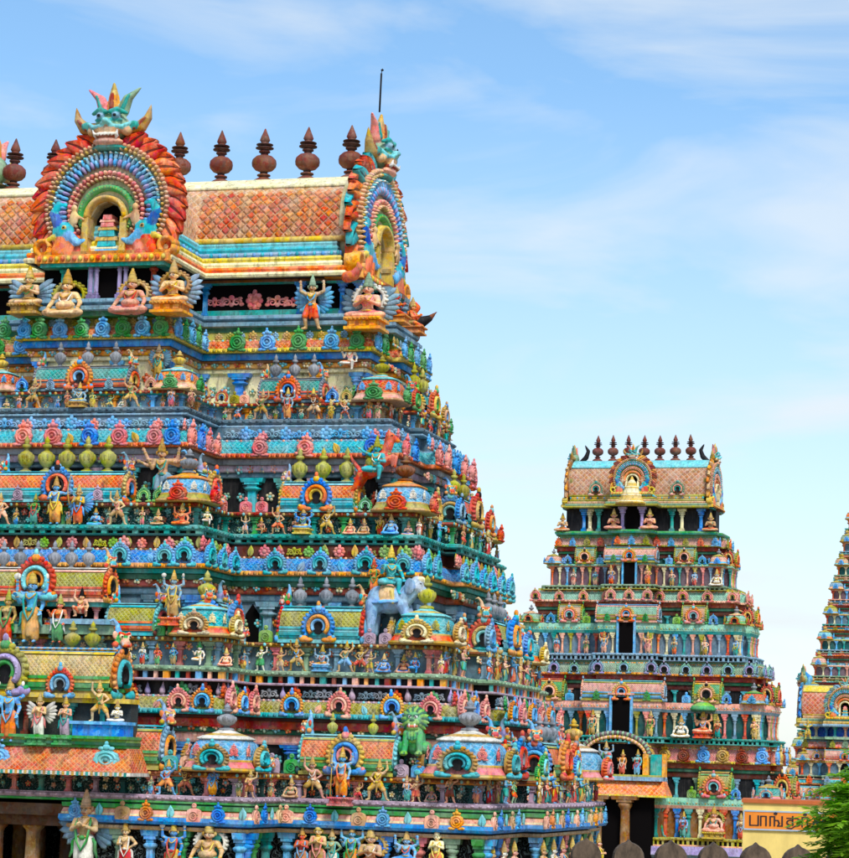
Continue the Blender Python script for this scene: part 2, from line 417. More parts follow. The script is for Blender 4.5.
def leaf_mesh():
    mb = MB(); poly = [(0, 0), (.22, .12), (.34, .38), (.30, .62), (.14, .86), (.02, 1.0), (-.12, .78), (-.26, .52), (-.26, .26), (-.14, .08)]
    mb.prism(poly, -0.10, 0.03, WHT, G7, 0.22)
    mb.tube([(0, -.11, .1), (.05, -.13, .5), (.02, -.1, .9)], [.035, .03, .01], (.75, .75, .75), 5)
    return mb.mesh('leaf')
POT = [(.02, 0), (.30, .0), (.34, .04), (.30, .08), (.15, .12), (.13, .17), (.22, .20), (.34, .28), (.40, .38), (.38, .48), (.28, .56), (.14, .60), (.11, .66), (.20, .69), (.24, .73), (.20, .77), (.10, .80), (.14, .84), (.12, .90), (.05, .97), (.0, 1.02)]
def pot_mesh():
    mb = MB(); mb.lathe(POT, 12, cols=[WHT if i not in (3, 4, 11, 12, 15) else G5 for i in range(len(POT))])
    for k in range(12):
        a = 2 * math.pi * k / 12; mb.ell((.36 * math.cos(a), .36 * math.sin(a), .42), (.07, .07, .10), (.9, .9, .9), 5, 4)
    return mb.mesh('pot_finial')
KAL = [(.0, 0), (.36, 0), (.36, .03), (.30, .10), (.18, .14), (.12, .16), (.20, .18), (.20, .20), (.11, .22), (.12, .25), (.26, .28), (.355, .34), (.37, .40), (.35, .46), (.24, .52), (.12, .54), (.11, .57), (.17, .59), (.17, .61), (.10, .63), (.27, .655), (.27, .67), (.11, .685), (.11, .70), (.25, .715), (.25, .73), (.10, .745), (.12, .77), (.155, .80), (.12, .86), (.06, .94), (.02, 1.0), (0, 1.01)]
def kalasam_mesh():
    mb = MB(); mb.lathe([(r * .56, h) for r, h in KAL], 20, cols=[WHT if i not in (4, 5, 7, 8, 15, 16, 18, 19, 20, 21, 22, 23, 24, 25) else (.32, .32, .36) for i in range(len(KAL))])
    return mb.mesh('ridge_finial')
def pilaster_mesh(kind):
    mb = MB()
    if kind == 'square':
        mb.box(0, 0, .04, .30, .30, .08, G7); mb.box(0, 0, .11, .25, .25, .06, WHT)
        mb.box(0, 0, .41, .18, .18, .56, WHT)
        mb.lathe([(.10, .64), (.17, .68), (.19, .72), (.12, .76)], 8, cols=[(.85, .85, .85)] * 4, sup=4)
        mb.box(0, 0, .79, .22, .22, .05, G7); mb.box(0, 0, .85, .34, .28, .06, WHT); mb.box(0, 0, .935, .48, .30, .11, (.9, .9, .9), 0, 1.12)
    else:
        mb.box(0, 0, .05, .30, .30, .10, G7)
        mb.lathe([(.12, .10), (.14, .13), (.10, .17), (.105, .40), (.095, .62), (.14, .66), (.10, .69), (.17, .73), (.19, .77), (.12, .81)], 10, cols=[WHT, G7, WHT, WHT, WHT, G7, G7, WHT, WHT, WHT])
        mb.box(0, 0, .84, .32, .28, .06, WHT); mb.box(0, 0, .935, .46, .30, .11, (.88, .88, .88), 0, 1.1)
    return mb.mesh('pilaster')
def spiral_pts(cx, cz, r, turns, y, s=1, n=22, a0=0.0):
    return [(cx + s * r * (1 - .82 * i / n) * math.cos(a0 + turns * 2 * math.pi * i / n), y, cz + r * (1 - .82 * i / n) * math.sin(a0 + turns * 2 * math.pi * i / n)) for i in range(n + 1)]
def scroll_mesh():
    mb = MB()
    for s in (-1, 1):
        mb.tube(spiral_pts(s * .26, .34, .24, 1.4, -.08, s), [.075 - .002 * i for i in range(23)], WHT, 6)
        mb.ell((s * .52, -.05, .22), (.14, .1, .12), (.85, .85, .85)); mb.ell((s * .44, -.05, .58), (.13, .09, .1), (.9, .9, .9))
    mb.ell((0, -.08, .62), (.16, .1, .16), WHT); mb.ell((0, -.1, .2), (.14, .12, .14), G7)
    return mb.mesh('scroll_ornament')
def drop_mesh():
    mb = MB(); mb.lathe([(0, 0), (.2, .05), (.3, .2), (.28, .38), (.14, .66), (.04, .95), (0, 1)], 10)
    return mb.mesh('drop_ornament')
def flower_mesh():
    mb = MB(); rnd = random.Random(4)
    mb.ell((0, -.1, .4), (.2, .16, .2), (.9, .9, .9))
    for k in range(8):
        a = 2 * math.pi * k / 8; mb.ell((.3 * math.cos(a), -.1 + .03 * rnd.random(), .4 + .3 * math.sin(a)), (.15, .13, .15), WHT if k % 2 else (.8, .8, .8), 7, 4)
    mb.ell((0, -.06, .82), (.12, .1, .14), (.9, .9, .9)); mb.box(0, 0, .05, .5, .16, .1, G7)
    return mb.mesh('flower_knob')
def flame_mesh():
    """curved flame leaf, grows along +z from origin, 1 long"""
    mb = MB(); n = 9; b = 0
    for i in range(n):
        t = i / (n - 1); w = .40 * (math.sin(math.pi * min(1, .25 + .74 * t)) ** .7); off = .22 * t * t
        z = t
        mb.v += [(off - w, .06, z), (off - w * .55, -.09, z), (off - w * .12, -.04, z), (off + w * .12, -.04, z), (off + w * .55, -.10, z), (off + w, .06, z)]
    for i in range(n - 1):
        for j in range(5):
            a = i * 6 + j; mb.face((a, a + 1, a + 7, a + 6), (WHT, WHT, (.20, .26, .26), WHT, (.85, .85, .85))[j], 0, None, True)
        mb.face((i * 6 + 5, i * 6, i * 6 + 6, i * 6 + 11), G7)
    return mb.mesh('flame')

def shala_mesh(L, D, H, cl, cb, clat, ct):
    """barrel-vaulted miniature roof, length L along x"""
    key = ('shala', L, D, H, cl, cb, clat, ct)
    cl, cb, clat, ct = C(cl), C(cb), C(clat), C(ct)
    def fn():
        mb = MB()
        mb.box(0, 0, .045 * H, L * 1.03, D * 1.06, .09 * H, cl); mb.box(0, 0, .12 * H, L * .98, D * .96, .06 * H, dk(cl, .55))
        mb.box(0, 0, .185 * H, L * 1.0, D * 1.02, .07 * H, cb)
        pts = []; N = 44
        for i in range(N + 1):
            ph = math.pi * i / N; y = -math.cos(ph); z = math.sin(ph)
            y = math.copysign(abs(y) ** .75, y); z = z ** .8
            k = 1.0
            dg_ = min(i, N - i) / N * 180
            pts.append((y * D * .5 * k, H * (.22 + .78 * z), dg_))
        acc = 0
        for i in range(N):
            (y0, z0, d0), (y1, z1, d1) = pts[i], pts[i + 1]; d = (d0 + d1) / 2
            seg = math.hypot(y1 - y0, z1 - z0)
            if d < 5: c, m, o = dk(cb, .8), 0, .05
            elif d < 9: c, m, o = cl, 0, .02
            elif d < 14: c, m, o = cb, 0, .05
            elif d < 55: c, m, o = clat, 1, 0
            elif d < 62: c, m, o = cl, 0, .03
            elif d < 69: c, m, o = dk(ct, .7), 0, .01
            else: c, m, o = ct, 0, .05
            b = len(mb.v); cy, cz = 0, H * .4
            nv = Vector((0, (y0 + y1) / 2 - cy, (z0 + z1) / 2 - cz)).normalized() * o * H
            for y, z in ((y0, z0), (y1, z1)):
                for x in (-L / 2, L / 2): mb.v.append((x, y + nv.y, z + nv.z))
            q = .13
            mb.face((b, b + 1, b + 3, b + 2), c, m, [(0, acc / q), (L / q, acc / q), (L / q, (acc + seg) / q), (0, (acc + seg) / q)], True)
            acc += seg
        return mb.mesh('shrine_roof')
    return cached(key, fn)
def kuta_mesh(cl, cb, clat, ct):
    key = ('kuta', cl, cb, clat, ct); cl, cb, clat, ct = C(cl), C(cb), C(clat), C(ct)
    def fn():
        mb = MB()
        prof = [(.50, 0), (.53, .02), (.53, .06), (.50, .08), (.475, .14), (.45, .19), (.455, .215), (.435, .23), (.437, .34), (.42, .44), (.38, .53), (.33, .59), (.36, .605), (.36, .63), (.28, .675), (.18, .72), (.12, .76), (.05, .80)]
        cols = [cl, cl, dk(cl, .6), cb, cb, dk(cl, .8), cl, clat, clat, clat, clat, dk(ct, .6), ct, ct, cl, ct, ct]
        mats = [0, 0, 0, 0, 0, 0, 0, 1, 1, 1, 1, 0, 0, 0, 0, 0, 0]
        mb.lathe(prof, 28, cols=cols, mats=mats, uvs=.115, sup=5, ph=.5)
        return mb.mesh('corner_dome')
    return cached(key, fn)
def beast_mesh(v=0):
    """lion-faced yali head with curling crest, faces -y, about 1 high"""
    pal = [('turq', 'red', 'orange', 'sky'), ('lilac', 'vermil', 'gold', 'steel'), ('green', 'rose', 'red', 'sky'), ('gold', 'turq', 'red', 'tan')][v]
    a, b, c, d = [P[x] for x in pal]
    pr = [('e', (0, .05, .32), (.26, .24, .26), a), ('e', (0, -.16, .22), (.17, .16, .12), b), ('e', (0, -.2, .10), (.13, .13, .06), c),
          ('c', (0, .1, .1), .2, (0, .16, -.2), .24, d), ('c', (-.06, .16, .5), .13, (-.10, .2, .78), .08, d), ('c', (-.10, .2, .78), .08, (-.26, .2, .98), .05, d), ('c', (-.26, .2, .98), .05, (-.42, .2, .92), .03, d)]
    for s in (-1, 1):
        pr += [('e', (s * .15, -.16, .40), (.065, .07, .065), P['cream']), ('e', (s * .15, -.215, .40), (.04, .035, .04), P['dark']), ('c', (s * .2, -.1, .52), .05, (s * .05, -.16, .5), .04, c),
               ('e', (s * .28, .05, .46), (.10, .06, .14), b), ('c', (s * .13, -.2, .12), .03, (s * .17, -.28, .22), .015, P['white']), ('e', (s * .28, .02, .14), (.1, .12, .1), c)]
    return blob('beast_head', pr, .035, 1)
def kirti_mesh():
    """the face of glory: bulging eyes, winged ears, three flame crests; 1 wide, faces -y"""
    t, o, pk, g = P['teal'], P['ochre'], P['pink'], P['tan']
    pr = [('e', (0, .02, .30), (.24, .20, .24), P['sage']), ('e', (0, -.13, .21), (.19, .10, .09), g), ('e', (0, -.16, .10), (.19, .08, .045), P['crimson']), ('e', (0, -.12, .03), (.22, .11, .06), P['rose']), ('e', (0, -.02, -.05), (.27, .16, .05), P['teal']),
          ('e', (0, -.23, .33), (.055, .07, .05), P['aqua']), ('e', (-.045, -.22, .30), (.035, .04, .03), P['aqua']), ('e', (.045, -.22, .30), (.035, .04, .03), P['aqua']),
          ('c', (0, .02, .52), .085, (0, .02, .76), .075, P['orange']), ('c', (0, .02, .76), .075, (0, 0, .98), .018, P['gold']), ('c', (0, -.07, .54), .03, (0, -.06, .80), .02, P['crimson'])]
    for i in range(7): pr.append(('e', ((i - 3) * .05, -.235, .125), (.018, .02, .026), P['ivory']))
    for s in (-1, 1):
        pr += [('e', (s * .11, -.15, .43), (.058, .07, .052), P['steel']), ('e', (s * .11, -.212, .425), (.026, .018, .026), P['dark']), ('c', (s * .03, -.17, .49), .035, (s * .12, -.15, .525), .045, t), ('c', (s * .12, -.15, .525), .045, (s * .23, -.10, .48), .03, t), ('c', (s * .05, -.17, .365), .022, (s * .18, -.13, .37), .022, t),
               ('c', (s * .06, -.20, .26), .035, (s * .20, -.16, .25), .035, P['aqua']), ('c', (s * .20, -.16, .25), .035, (s * .29, -.10, .33), .022, P['aqua']), ('e', (s * .24, -.08, .20), (.07, .08, .07), g),
               ('c', (s * .22, .02, .28), .10, (s * .38, .02, .28), .095, o), ('c', (s * .38, .02, .28), .095, (s * .49, .02, .42), .06, o), ('c', (s * .49, .02, .42), .06, (s * .53, .02, .62), .012, o), ('e', (s * .33, -.07, .30), (.075, .04, .07), t), ('c', (s * .34, -.08, .24), .02, (s * .47, -.04, .40), .02, P['crimson']),
               ('c', (s * .13, .03, .54), .085, (s * .19, .03, .74), .07, pk if s < 0 else P['sage']), ('c', (s * .19, .03, .74), .066, (s * .36, .03, .90), .018, pk if s < 0 else P['sage']), ('c', (s * .15, -.05, .56), .025, (s * .23, -.04, .78), .018, P['teal']),
               ('c', (s * .15, -.2, .10), .026, (s * .18, -.25, .2), .01, P['white'])]
    return blob('face_crest', pr, .017, 1)
def makara_mesh():
    """sea-beast with curled tail that ends an arch; right-hand one (x>0), about 1 high"""
    t, b, r, s = P['turq'], P['sky'], P['vermil'], P['tan']
    pr = [('e', (.10, 0, .30), (.24, .14, .20), t), ('c', (.0, -.03, .22), .12, (-.22, -.05, .05), .08, b), ('c', (-.22, -.05, .05), .08, (-.36, -.06, .10), .04, b), ('e', (.06, -.12, .36), (.045, .05, .045), P['gold']), ('e', (.06, -.155, .36), (.03, .03, .03), P['dark']),
          ('c', (.2, 0, .42), .12, (.32, 0, .66), .10, P['deep']), ('c', (.32, 0, .66), .10, (.22, 0, .86), .07, t), ('c', (.22, 0, .86), .07, (.08, 0, .84), .05, t),
          ('c', (.12, 0, .12), .13, (.22, 0, -.12), .13, r), ('c', (-.05, 0, .02), .11, (-.02, 0, -.15), .12, r), ('e', (-.12, -.04, .55), (.10, .09, .16), s), ('e', (-.12, -.06, .76), (.07, .07, .08), s), ('c', (-.18, -.06, .6), .04, (-.34, -.1, .52), .03, s),
          ('c', (.25, -.04, .2), .06, (.42, -.03, .12), .05, P['yellow'])]
    return blob('sea_beast', pr, .03, 1)
KIT = {}
def kit_init():
    KIT.update(rosette=rosette_mesh(), plaque=plaque_mesh(), leaf=leaf_mesh(), pot=pot_mesh(), kalasam=kalasam_mesh(), sq=pilaster_mesh('square'), rd=pilaster_mesh('round'), scroll=scroll_mesh(), drop=drop_mesh(), flower=flower_mesh(), flame=flame_mesh(),
               kirti=kirti_mesh(), makara=makara_mesh())
    for i in range(4): KIT['beast%d' % i] = beast_mesh(i)
kit_init()
# ------------------------------------------------------------------ statues: one continuous body, clothes and crown as children
def arm(sh, el, ha, k=1.0):
    pr = [('c', sh, .043 * k, el, .034 * k, WHT), ('c', el, .035 * k, ha, .024 * k, WHT)]
    d = (Vector(ha) - Vector(el)).normalized(); h = Vector(ha); side = d.cross(Vector((0, 1, 0)))
    if side.length < .1: side = Vector((1, 0, 0))
    side.normalize(); c = h + d * .03
    pr.append(('e', tuple(c), (.026 * k, .022 * k, .026 * k), WHT))
    for j in (-1.5, -.5, .5, 1.5):
        b = c + side * j * .013; pr.append(('c', tuple(b), .010 * k, tuple(b + d * (.05 - .006 * abs(j)) + Vector((0, -.012, 0))), .008 * k, WHT))
    t = c + side * .026; pr.append(('c', tuple(t), .010 * k, tuple(t + d * .02 + side * .018), .009 * k, WHT))
    return pr
def make_pose(name, dz=0.0, lean=0.0, arms=(), legs='stand', belly=0.0, female=False, head_tilt=0.0):
    def U(p): return (p[0] + lean * (p[2] - .5), p[1], p[2] + dz)
    pr = []
    pr += [('c', U((0, 0, .50)), .086, U((0, 0, .62)), .070 if female else .076, WHT), ('c', U((0, 0, .62)), .070, U((0, -.012, .74)), .098, WHT), ('c', U((-.10, 0, .795)), .052, U((.10, 0, .795)), .052, WHT),
           ('c', U((0, 0, .82)), .036, U((0, -.008, .88)), .034, WHT)]
    if belly: pr.append(('e', U((0, -.04, .60)), (.10 + belly * .3, .09 + belly * .3, .09), WHT))
    if female:
        for s in (-1, 1): pr.append(('e', U((s * .05, -.085, .735)), (.042, .042, .042), WHT))
    hx = head_tilt
    pr += [('e', U((hx, -.016, .925)), (.060, .066, .078), WHT), ('e', U((hx, -.085, .915)), (.012, .018, .018), (.95, .9, .88)), ('c', U((hx - .02, -.078, .885)), .009, U((hx + .02, -.078, .885)), .009, (.75, .35, .3))]
    for s in (-1, 1): pr.append(('e', U((hx + s * .064, -.005, .92)), (.016, .02, .034), WHT))
    for a in arms:
        pr += arm(*[U(q) for q in a])
    cl = []
    foot = []
    if legs in ('stand', 'stride', 'dance', 'kick', 'tiptoe'):
        L = {'stand': (((-.055, 0, .49), (-.065, -.02, .27), (-.068, .01, .045), (-.08, -.075, .022)), ((.055, 0, .49), (.065, -.02, .27), (.068, .01, .045), (.08, -.075, .022))),
             'stride': (((-.06, 0, .49), (-.12, -.05, .28), (-.11, .01, .045), (-.17, -.06, .022)), ((.06, 0, .49), (.10, -.03, .27), (.15, .02, .045), (.20, -.04, .022))),
             'dance': (((-.06, 0, .47), (-.20, -.08, .33), (-.22, .0, .045), (-.29, -.04, .022)), ((.06, 0, .47), (.20, -.07, .30), (.26, .0, .045), (.33, -.04, .022))),
             'kick': (((-.06, 0, .49), (-.09, -.04, .27), (-.10, .01, .045), (-.16, -.05, .022)), ((.06, 0, .49), (.22, -.12, .44), (.26, -.08, .23), (.31, -.14, .20))),
             'tiptoe': (((-.055, 0, .49), (-.06, -.04, .27), (-.02, .0, .045), (-.05, -.07, .022)), ((.055, 0, .49), (.11, -.07, .28), (.05, .02, .06), (.08, -.05, .022)))}[legs]
        for hip, kn, an, toe in L:
            pr += [('c', hip, .070, kn, .050, WHT), ('c', kn, .050, an, .032, WHT), ('c', an, .030, toe, .024, WHT)]
            if legs in ('stand', 'tiptoe'):
                e = tuple(Vector(kn).lerp(Vector(an), .82)); cl += [('c', hip, .090, kn, .074, WHT), ('c', kn, .074, e, .064, (.9, .9, .9))]
            else:
                e = tuple(Vector(hip).lerp(Vector(kn), .92)); cl += [('c', hip, .088, e, .070, WHT)]
        cl += [('c', (-.05, 0, .52), .085, (.05, 0, .52), .085, WHT)]
        if legs in ('stand', 'tiptoe'): cl += [('c', (0, -.075, .52), .032, (0, -.085, .12), .040, (.55, .55, .55)), ('c', (.0, -.06, .3), .06, (0, -.05, .14), .06, (.8, .8, .8))]
        else: cl += [('c', (0, -.08, .50), .035, (.0, -.09, .24), .022, (.7, .7, .7))]
    elif legs == 'sit':
        z = .50 + dz
        for s in (-1, 1):
            hip = (s * .06, 0, z - .02); kn = (s * .235, -.13, z - .035); an = (-s * .05, -.21, z - .055)
            pr += [('c', hip, .075, kn, .055, WHT), ('c', kn, .054, an, .034, WHT), ('c', an, .032, (-s * .14, -.20, z - .06), .026, WHT)]
            cl += [('c', hip, .088, tuple(Vector(hip).lerp(Vector(kn), .8)), .07, WHT)]
        cl += [('c', (-.05, 0, z + .02), .088, (.05, 0, z + .02), .088, WHT), ('e', (0, -.16, z - .05), (.12, .07, .05), (.8, .8, .8))]
    elif legs == 'ease':                       # one leg hanging
        z = .50 + dz
        pr += [('c', (-.06, 0, z - .02), .075, (-.22, -.14, z - .03), .055, WHT), ('c', (-.22, -.14, z - .03), .052, (.02, -.2, z - .05), .034, WHT), ('c', (.06, 0, z - .02), .075, (.12, -.2, z - .0), .055, WHT), ('c', (.12, -.2, z), .052, (.11, -.2, z - .24), .033, WHT), ('c', (.11, -.2, z - .24), .03, (.12, -.28, z - .26), .024, WHT)]
        cl += [('c', (-.06, 0, z - .01), .088, (-.18, -.1, z - .02), .07, WHT), ('c', (.06, 0, z - .01), .088, (.11, -.17, z), .068, WHT)]
    elif legs == 'squat':
        for s in (-1, 1):
            pr += [('c', (s * .06, 0, .17), .072, (s * .18, -.13, .30), .052, WHT), ('c', (s * .18, -.13, .30), .05, (s * .15, -.02, .045), .033, WHT), ('c', (s * .15, -.02, .045), .03, (s * .18, -.10, .022), .024, WHT)]
            cl += [('c', (s * .06, 0, .18), .085, (s * .15, -.10, .27), .066, WHT)]
    body = blob('body', pr, .0125, 1); cloth = blob('garment', cl, .016, 1)
    # crown, jewels, eyes
    mb = MB(); hd = U((hx, -.005, .965))
    mb.lathe([(.070, 0), (.078, .02), (.066, .04), (.070, .06), (.060, .085), (.062, .10), (.048, .135), (.05, .15), (.034, .19), (.034, .20), (.018, .235), (.022, .25), (.0, .275)], 12, c=hd, cols=[WHT, (.7, .7, .7), WHT, (.8, .8, .8), WHT] * 3)
    for s in (-1, 1): mb.ell((hd[0] + s * .085, hd[1] + .01, hd[2] - .01), (.026, .02, .04), (.9, .9, .9), 6, 4)
    crown = mb.mesh('crown')
    mb = MB()
    def ring(c, r, t, ry=.9, n=14):
        pts = [(c[0] + r * math.cos(2 * math.pi * k / n), c[1] + ry * r * math.sin(2 * math.pi * k / n), c[2]) for k in range(n + 1)]; mb.tube(pts, t, WHT, 5, cap=False)
    ring(U((0, -.01, .835)), .052, .012); 
    mb.tube([U((-.075, -.06, .81)), U((-.05, -.105, .75)), U((0, -.118, .715)), U((.05, -.105, .75)), U((.075, -.06, .81))], .013, (.95, .9, .8), 5)
    ring(U((0, 0, .555)), .092, .017, .98)
    for a in arms:
        m = Vector(U(a[0])).lerp(Vector(U(a[1])), .6); mb.ell(tuple(m), (.046, .046, .02), WHT, 8, 4); m = Vector(U(a[1])).lerp(Vector(U(a[2])), .85); mb.ell(tuple(m), (.034, .034, .016), WHT, 8, 4)
    jew = mb.mesh('jewellery')
    mb = MB()
    for s in (-1, 1):
        mb.ell(U((hx + s * .026, -.076, .932)), (.017, .010, .009), P['white'], 8, 4); mb.ell(U((hx + s * .026, -.084, .932)), (.008, .006, .008), P['black'], 6, 4)
        mb.tube([U((hx + s * .010, -.081, .949)), U((hx + s * .028, -.080, .956)), U((hx + s * .046, -.066, .948))], .004, P['black'], 4)
    eyes = mb.mesh('eyes')
    mb = MB()
    if legs in ('stand', 'tiptoe'): mb.tube([U((-.085, -.03, .82)), U((-.10, -.10, .70)), (-.07, -.115, .5), (0, -.125, .36), (.07, -.115, .5), U((.10, -.10, .70)), U((.085, -.03, .82))], .018, WHT, 6)
    else: mb.tube([U((-.08, -.04, .82)), U((-.06, -.11, .68)), U((0, -.12, .62)), U((.06, -.11, .68)), U((.08, -.04, .82))], .014, WHT, 6)
    if legs in ('stand', 'tiptoe', 'stride', 'dance', 'kick'):
        for s in (-1, 1): mb.tube([(s * .085, -.02, .55), (s * .15, -.03, .48), (s * .15, -.02, .36), (s * .19, -.03, .26)], [.03, .028, .03, .012], (.9, .9, .9), 6)
        mb.ell((0, -.10, .545), (.045, .03, .035), (.8, .8, .8))
    sash = mb.mesh('sash')
    return dict(sash=sash, body=body, garment=cloth, crown=crown, jewellery=jew, eyes=eyes, top=1.24 + dz, dz=dz)
A_DOWN = lambda s: ((s * .125, 0, .80), (s * .175, .015, .645), (s * .165, -.06, .51))
A_ANJ = lambda s: ((s * .125, 0, .80), (s * .165, -.05, .655), (s * .022, -.16, .72))
A_UP = lambda s: ((s * .125, 0, .80), (s * .235, .0, .86), (s * .235, -.02, 1.02))
A_HIGH = lambda s: ((s * .125, 0, .80), (s * .22, 0, .93), (s * .19, -.02, 1.10))
A_BLESS = lambda s: ((s * .125, 0, .80), (s * .175, -.04, .66), (s * .185, -.15, .76))
A_HIP = lambda s: ((s * .125, 0, .80), (s * .225, .02, .67), (s * .10, -.06, .57))
A_KNEE = lambda s: ((s * .125, 0, .80), (s * .20, -.02, .66), (s * .21, -.13, .54))
A_OUT = lambda s: ((s * .125, 0, .80), (s * .25, -.03, .77), (s * .38, -.06, .81))
A_FAN1 = lambda s: ((s * .12, .01, .81), (s * .26, .02, .83), (s * .30, 0, .98))
A_FAN2 = lambda s: ((s * .12, .01, .79), (s * .27, .02, .72), (s * .37, -.02, .78))
A_HOLD = lambda s: ((s * .125, 0, .80), (s * .17, -.03, .65), (s * .06, -.15, .66))
POSES = {
    'deity': make_pose('deity', arms=[A_BLESS(-1), A_DOWN(1), A_UP(-1), A_UP(1)]),
    'archer': make_pose('archer', arms=[A_OUT(1), A_HOLD(-1)]),
    'anjali': make_pose('anjali', arms=[A_ANJ(-1), A_ANJ(1)]),
    'lady': make_pose('lady', arms=[A_BLESS(-1), A_DOWN(1)], lean=.08, female=True),
    'hold': make_pose('hold', arms=[A_HOLD(-1), A_HIP(1)], lean=-.06),
    'sit_anjali': make_pose('sit_anjali', dz=-.40, arms=[A_ANJ(-1), A_ANJ(1)], legs='sit'),
    'sit': make_pose('sit', dz=-.40, arms=[A_KNEE(-1), A_KNEE(1)], legs='sit', belly=.12),
    'sit4': make_pose('sit4', dz=-.40, arms=[A_BLESS(-1), A_KNEE(1), A_UP(-1), A_UP(1)], legs='sit'),
    'ease': make_pose('ease', dz=-.20, arms=[A_BLESS(-1), A_KNEE(1)], legs='ease'),
    'danceR': make_pose('danceR', arms=[A_HIP(-1), A_HIGH(1)], legs='dance', lean=.10),
    'danceL': make_pose('danceL', arms=[A_HIGH(-1), A_HIP(1)], legs='dance', lean=-.10),
    'warrior': make_pose('warrior', arms=[A_BLESS(-1), A_OUT(1), A_FAN1(-1), A_FAN1(1), A_FAN2(-1), A_FAN2(1)], legs='kick', lean=-.10),
    'armsup': make_pose('armsup', arms=[A_UP(-1), A_UP(1)], legs='stride'),
    'stride': make_pose('stride', arms=[A_HOLD(-1), A_UP(1)], legs='stride', lean=.06),
    'flute': make_pose('flute', arms=[A_HOLD(-1), A_BLESS(1)], legs='tiptoe', lean=.07),
    'rider': make_pose('rider', dz=-.20, arms=[((-.125, 0, .80), (-.25, -.02, .86), (-.36, -.04, .96)), A_HOLD(1)], legs='ease'),
    'squat': make_pose('squat', dz=-.32, arms=[A_HIGH(-1), A_KNEE(1)], legs='squat', belly=.06),
}
def wing_mesh():
    mb = MB()
    for s in (-1, 1):
        for k in range(7):
            a = math.radians(42 - k * 17); L = .34 - .012 * k
            c = (s * (.09 + math.cos(a) * L * .5), .09 + .012 * k, .74 + math.sin(a) * L * .5 - .02 * k)
            mb.ell(c, (L * .58, .022, .062), WHT if k % 2 else (.78, .78, .82), 8, 4, Matrix.Rotation(-a if s > 0 else a - math.pi, 3, 'Y'))
    return mb.mesh('wings')
def halo_mesh():
    mb = MB(); mb.arc(0, .80, .17, .24, math.radians(-50), math.radians(230), .05, .13, WHT, 22)
    for k in range(17):
        a = math.radians(-50 + 280 * (k + .5) / 17); mb.ell((.235 * math.cos(a), .08, .80 + .235 * math.sin(a)), (.032, .04, .03), (.85, .85, .85), 6, 4, Matrix.Rotation(-a, 3, 'Y'))
    return mb.mesh('halo')
def pedestal_mesh():
    mb = MB(); mb.box(0, -.04, .025, .50, .44, .05, WHT); mb.box(0, -.04, .105, .42, .36, .11, G7)
    for x in (-.14, 0, .14): mb.box(x, -.225, .105, .09, .02, .085, (.95, .85, .8))
    mb.box(0, -.04, .185, .50, .46, .05, WHT)
    for k in range(9): mb.ell((-.22 + .055 * k, -.27, .185), (.026, .02, .026), (.85, .8, .7), 6, 4)
    return mb.mesh('pedestal')
def staff_mesh():
    mb = MB(); mb.tube([(-.22, -.12, .0), (-.205, -.13, .5), (-.20, -.13, 1.08)], .012, WHT, 6); mb.ell((-.20, -.13, 1.1), (.04, .03, .06), WHT)
    return mb.mesh('staff')
def emblem_mesh():
    mb = MB(); mb.lathe([(0, -.015), (.055, -.012), (.06, 0), (.055, .012), (0, .015)], 12, c=(-.235, -.03, 1.09), axis='y'); mb.ell((.235, -.03, 1.09), (.032, .03, .055), WHT)
    return mb.mesh('emblem')
def bow_mesh():
    mb = MB(); mb.tube([(.42 - .10 * math.cos(t * .19), -.09, .48 + .064 * (t + 6)) for t in range(-6, 7)], .012, WHT, 5); mb.tube([(.38, -.09, .48), (.38, -.09, 1.25)], .004, G7, 4)
    return mb.mesh('bow')
EX = dict(wings=wing_mesh(), halo=halo_mesh(), pedestal=pedestal_mesh(), staff=staff_mesh(), emblem=emblem_mesh(), bow=bow_mesh())
N_STAT = 0
SASH = ['green', 'ivory', 'red', 'yellow', 'sky', 'pink', 'teal']
def statue(pose, loc, rz, H, skin, cloth, crown='gold', label='', group=None, name='statue', extras=(), jewel='gold', ped=None, parts=True):
    """H: height in metres to the tip of the crown"""
    global N_STAT
    q = POSES[pose]; s = H / q['top']
    root = empty(name, loc, rz); wd = 1.28 if pose.startswith('sit') else 1.12; root.scale = (s * wd, s * wd, s)
    z0 = 0.0
    if ped: z0 = .20; s2 = H / (q['top'] + .20); root.scale = (s2 * wd, s2 * wd, s2)
    for k, c in (('body', skin), ('garment', cloth), ('crown', crown), ('jewellery', jewel), ('sash', SASH[N_STAT % 7]), ('eyes', None)):
        if k == 'eyes' and not parts: continue
        o = link(k, q[k], root, (0, 0, z0), color=C(c) if c else None)
        if k in ('jewellery', 'eyes', 'sash'): o['kind'] = 'stuff'
    if ped: link('pedestal', EX['pedestal'], root, color=C(ped))
    for k, c in extras:
        zz = z0 + q['dz'] if k in ('wings', 'halo', 'emblem') else z0
        link(k, EX[k], root, (0, 0, zz), color=C(c))
    tag(root, label, 'statue', group); N_STAT += 1
    return root
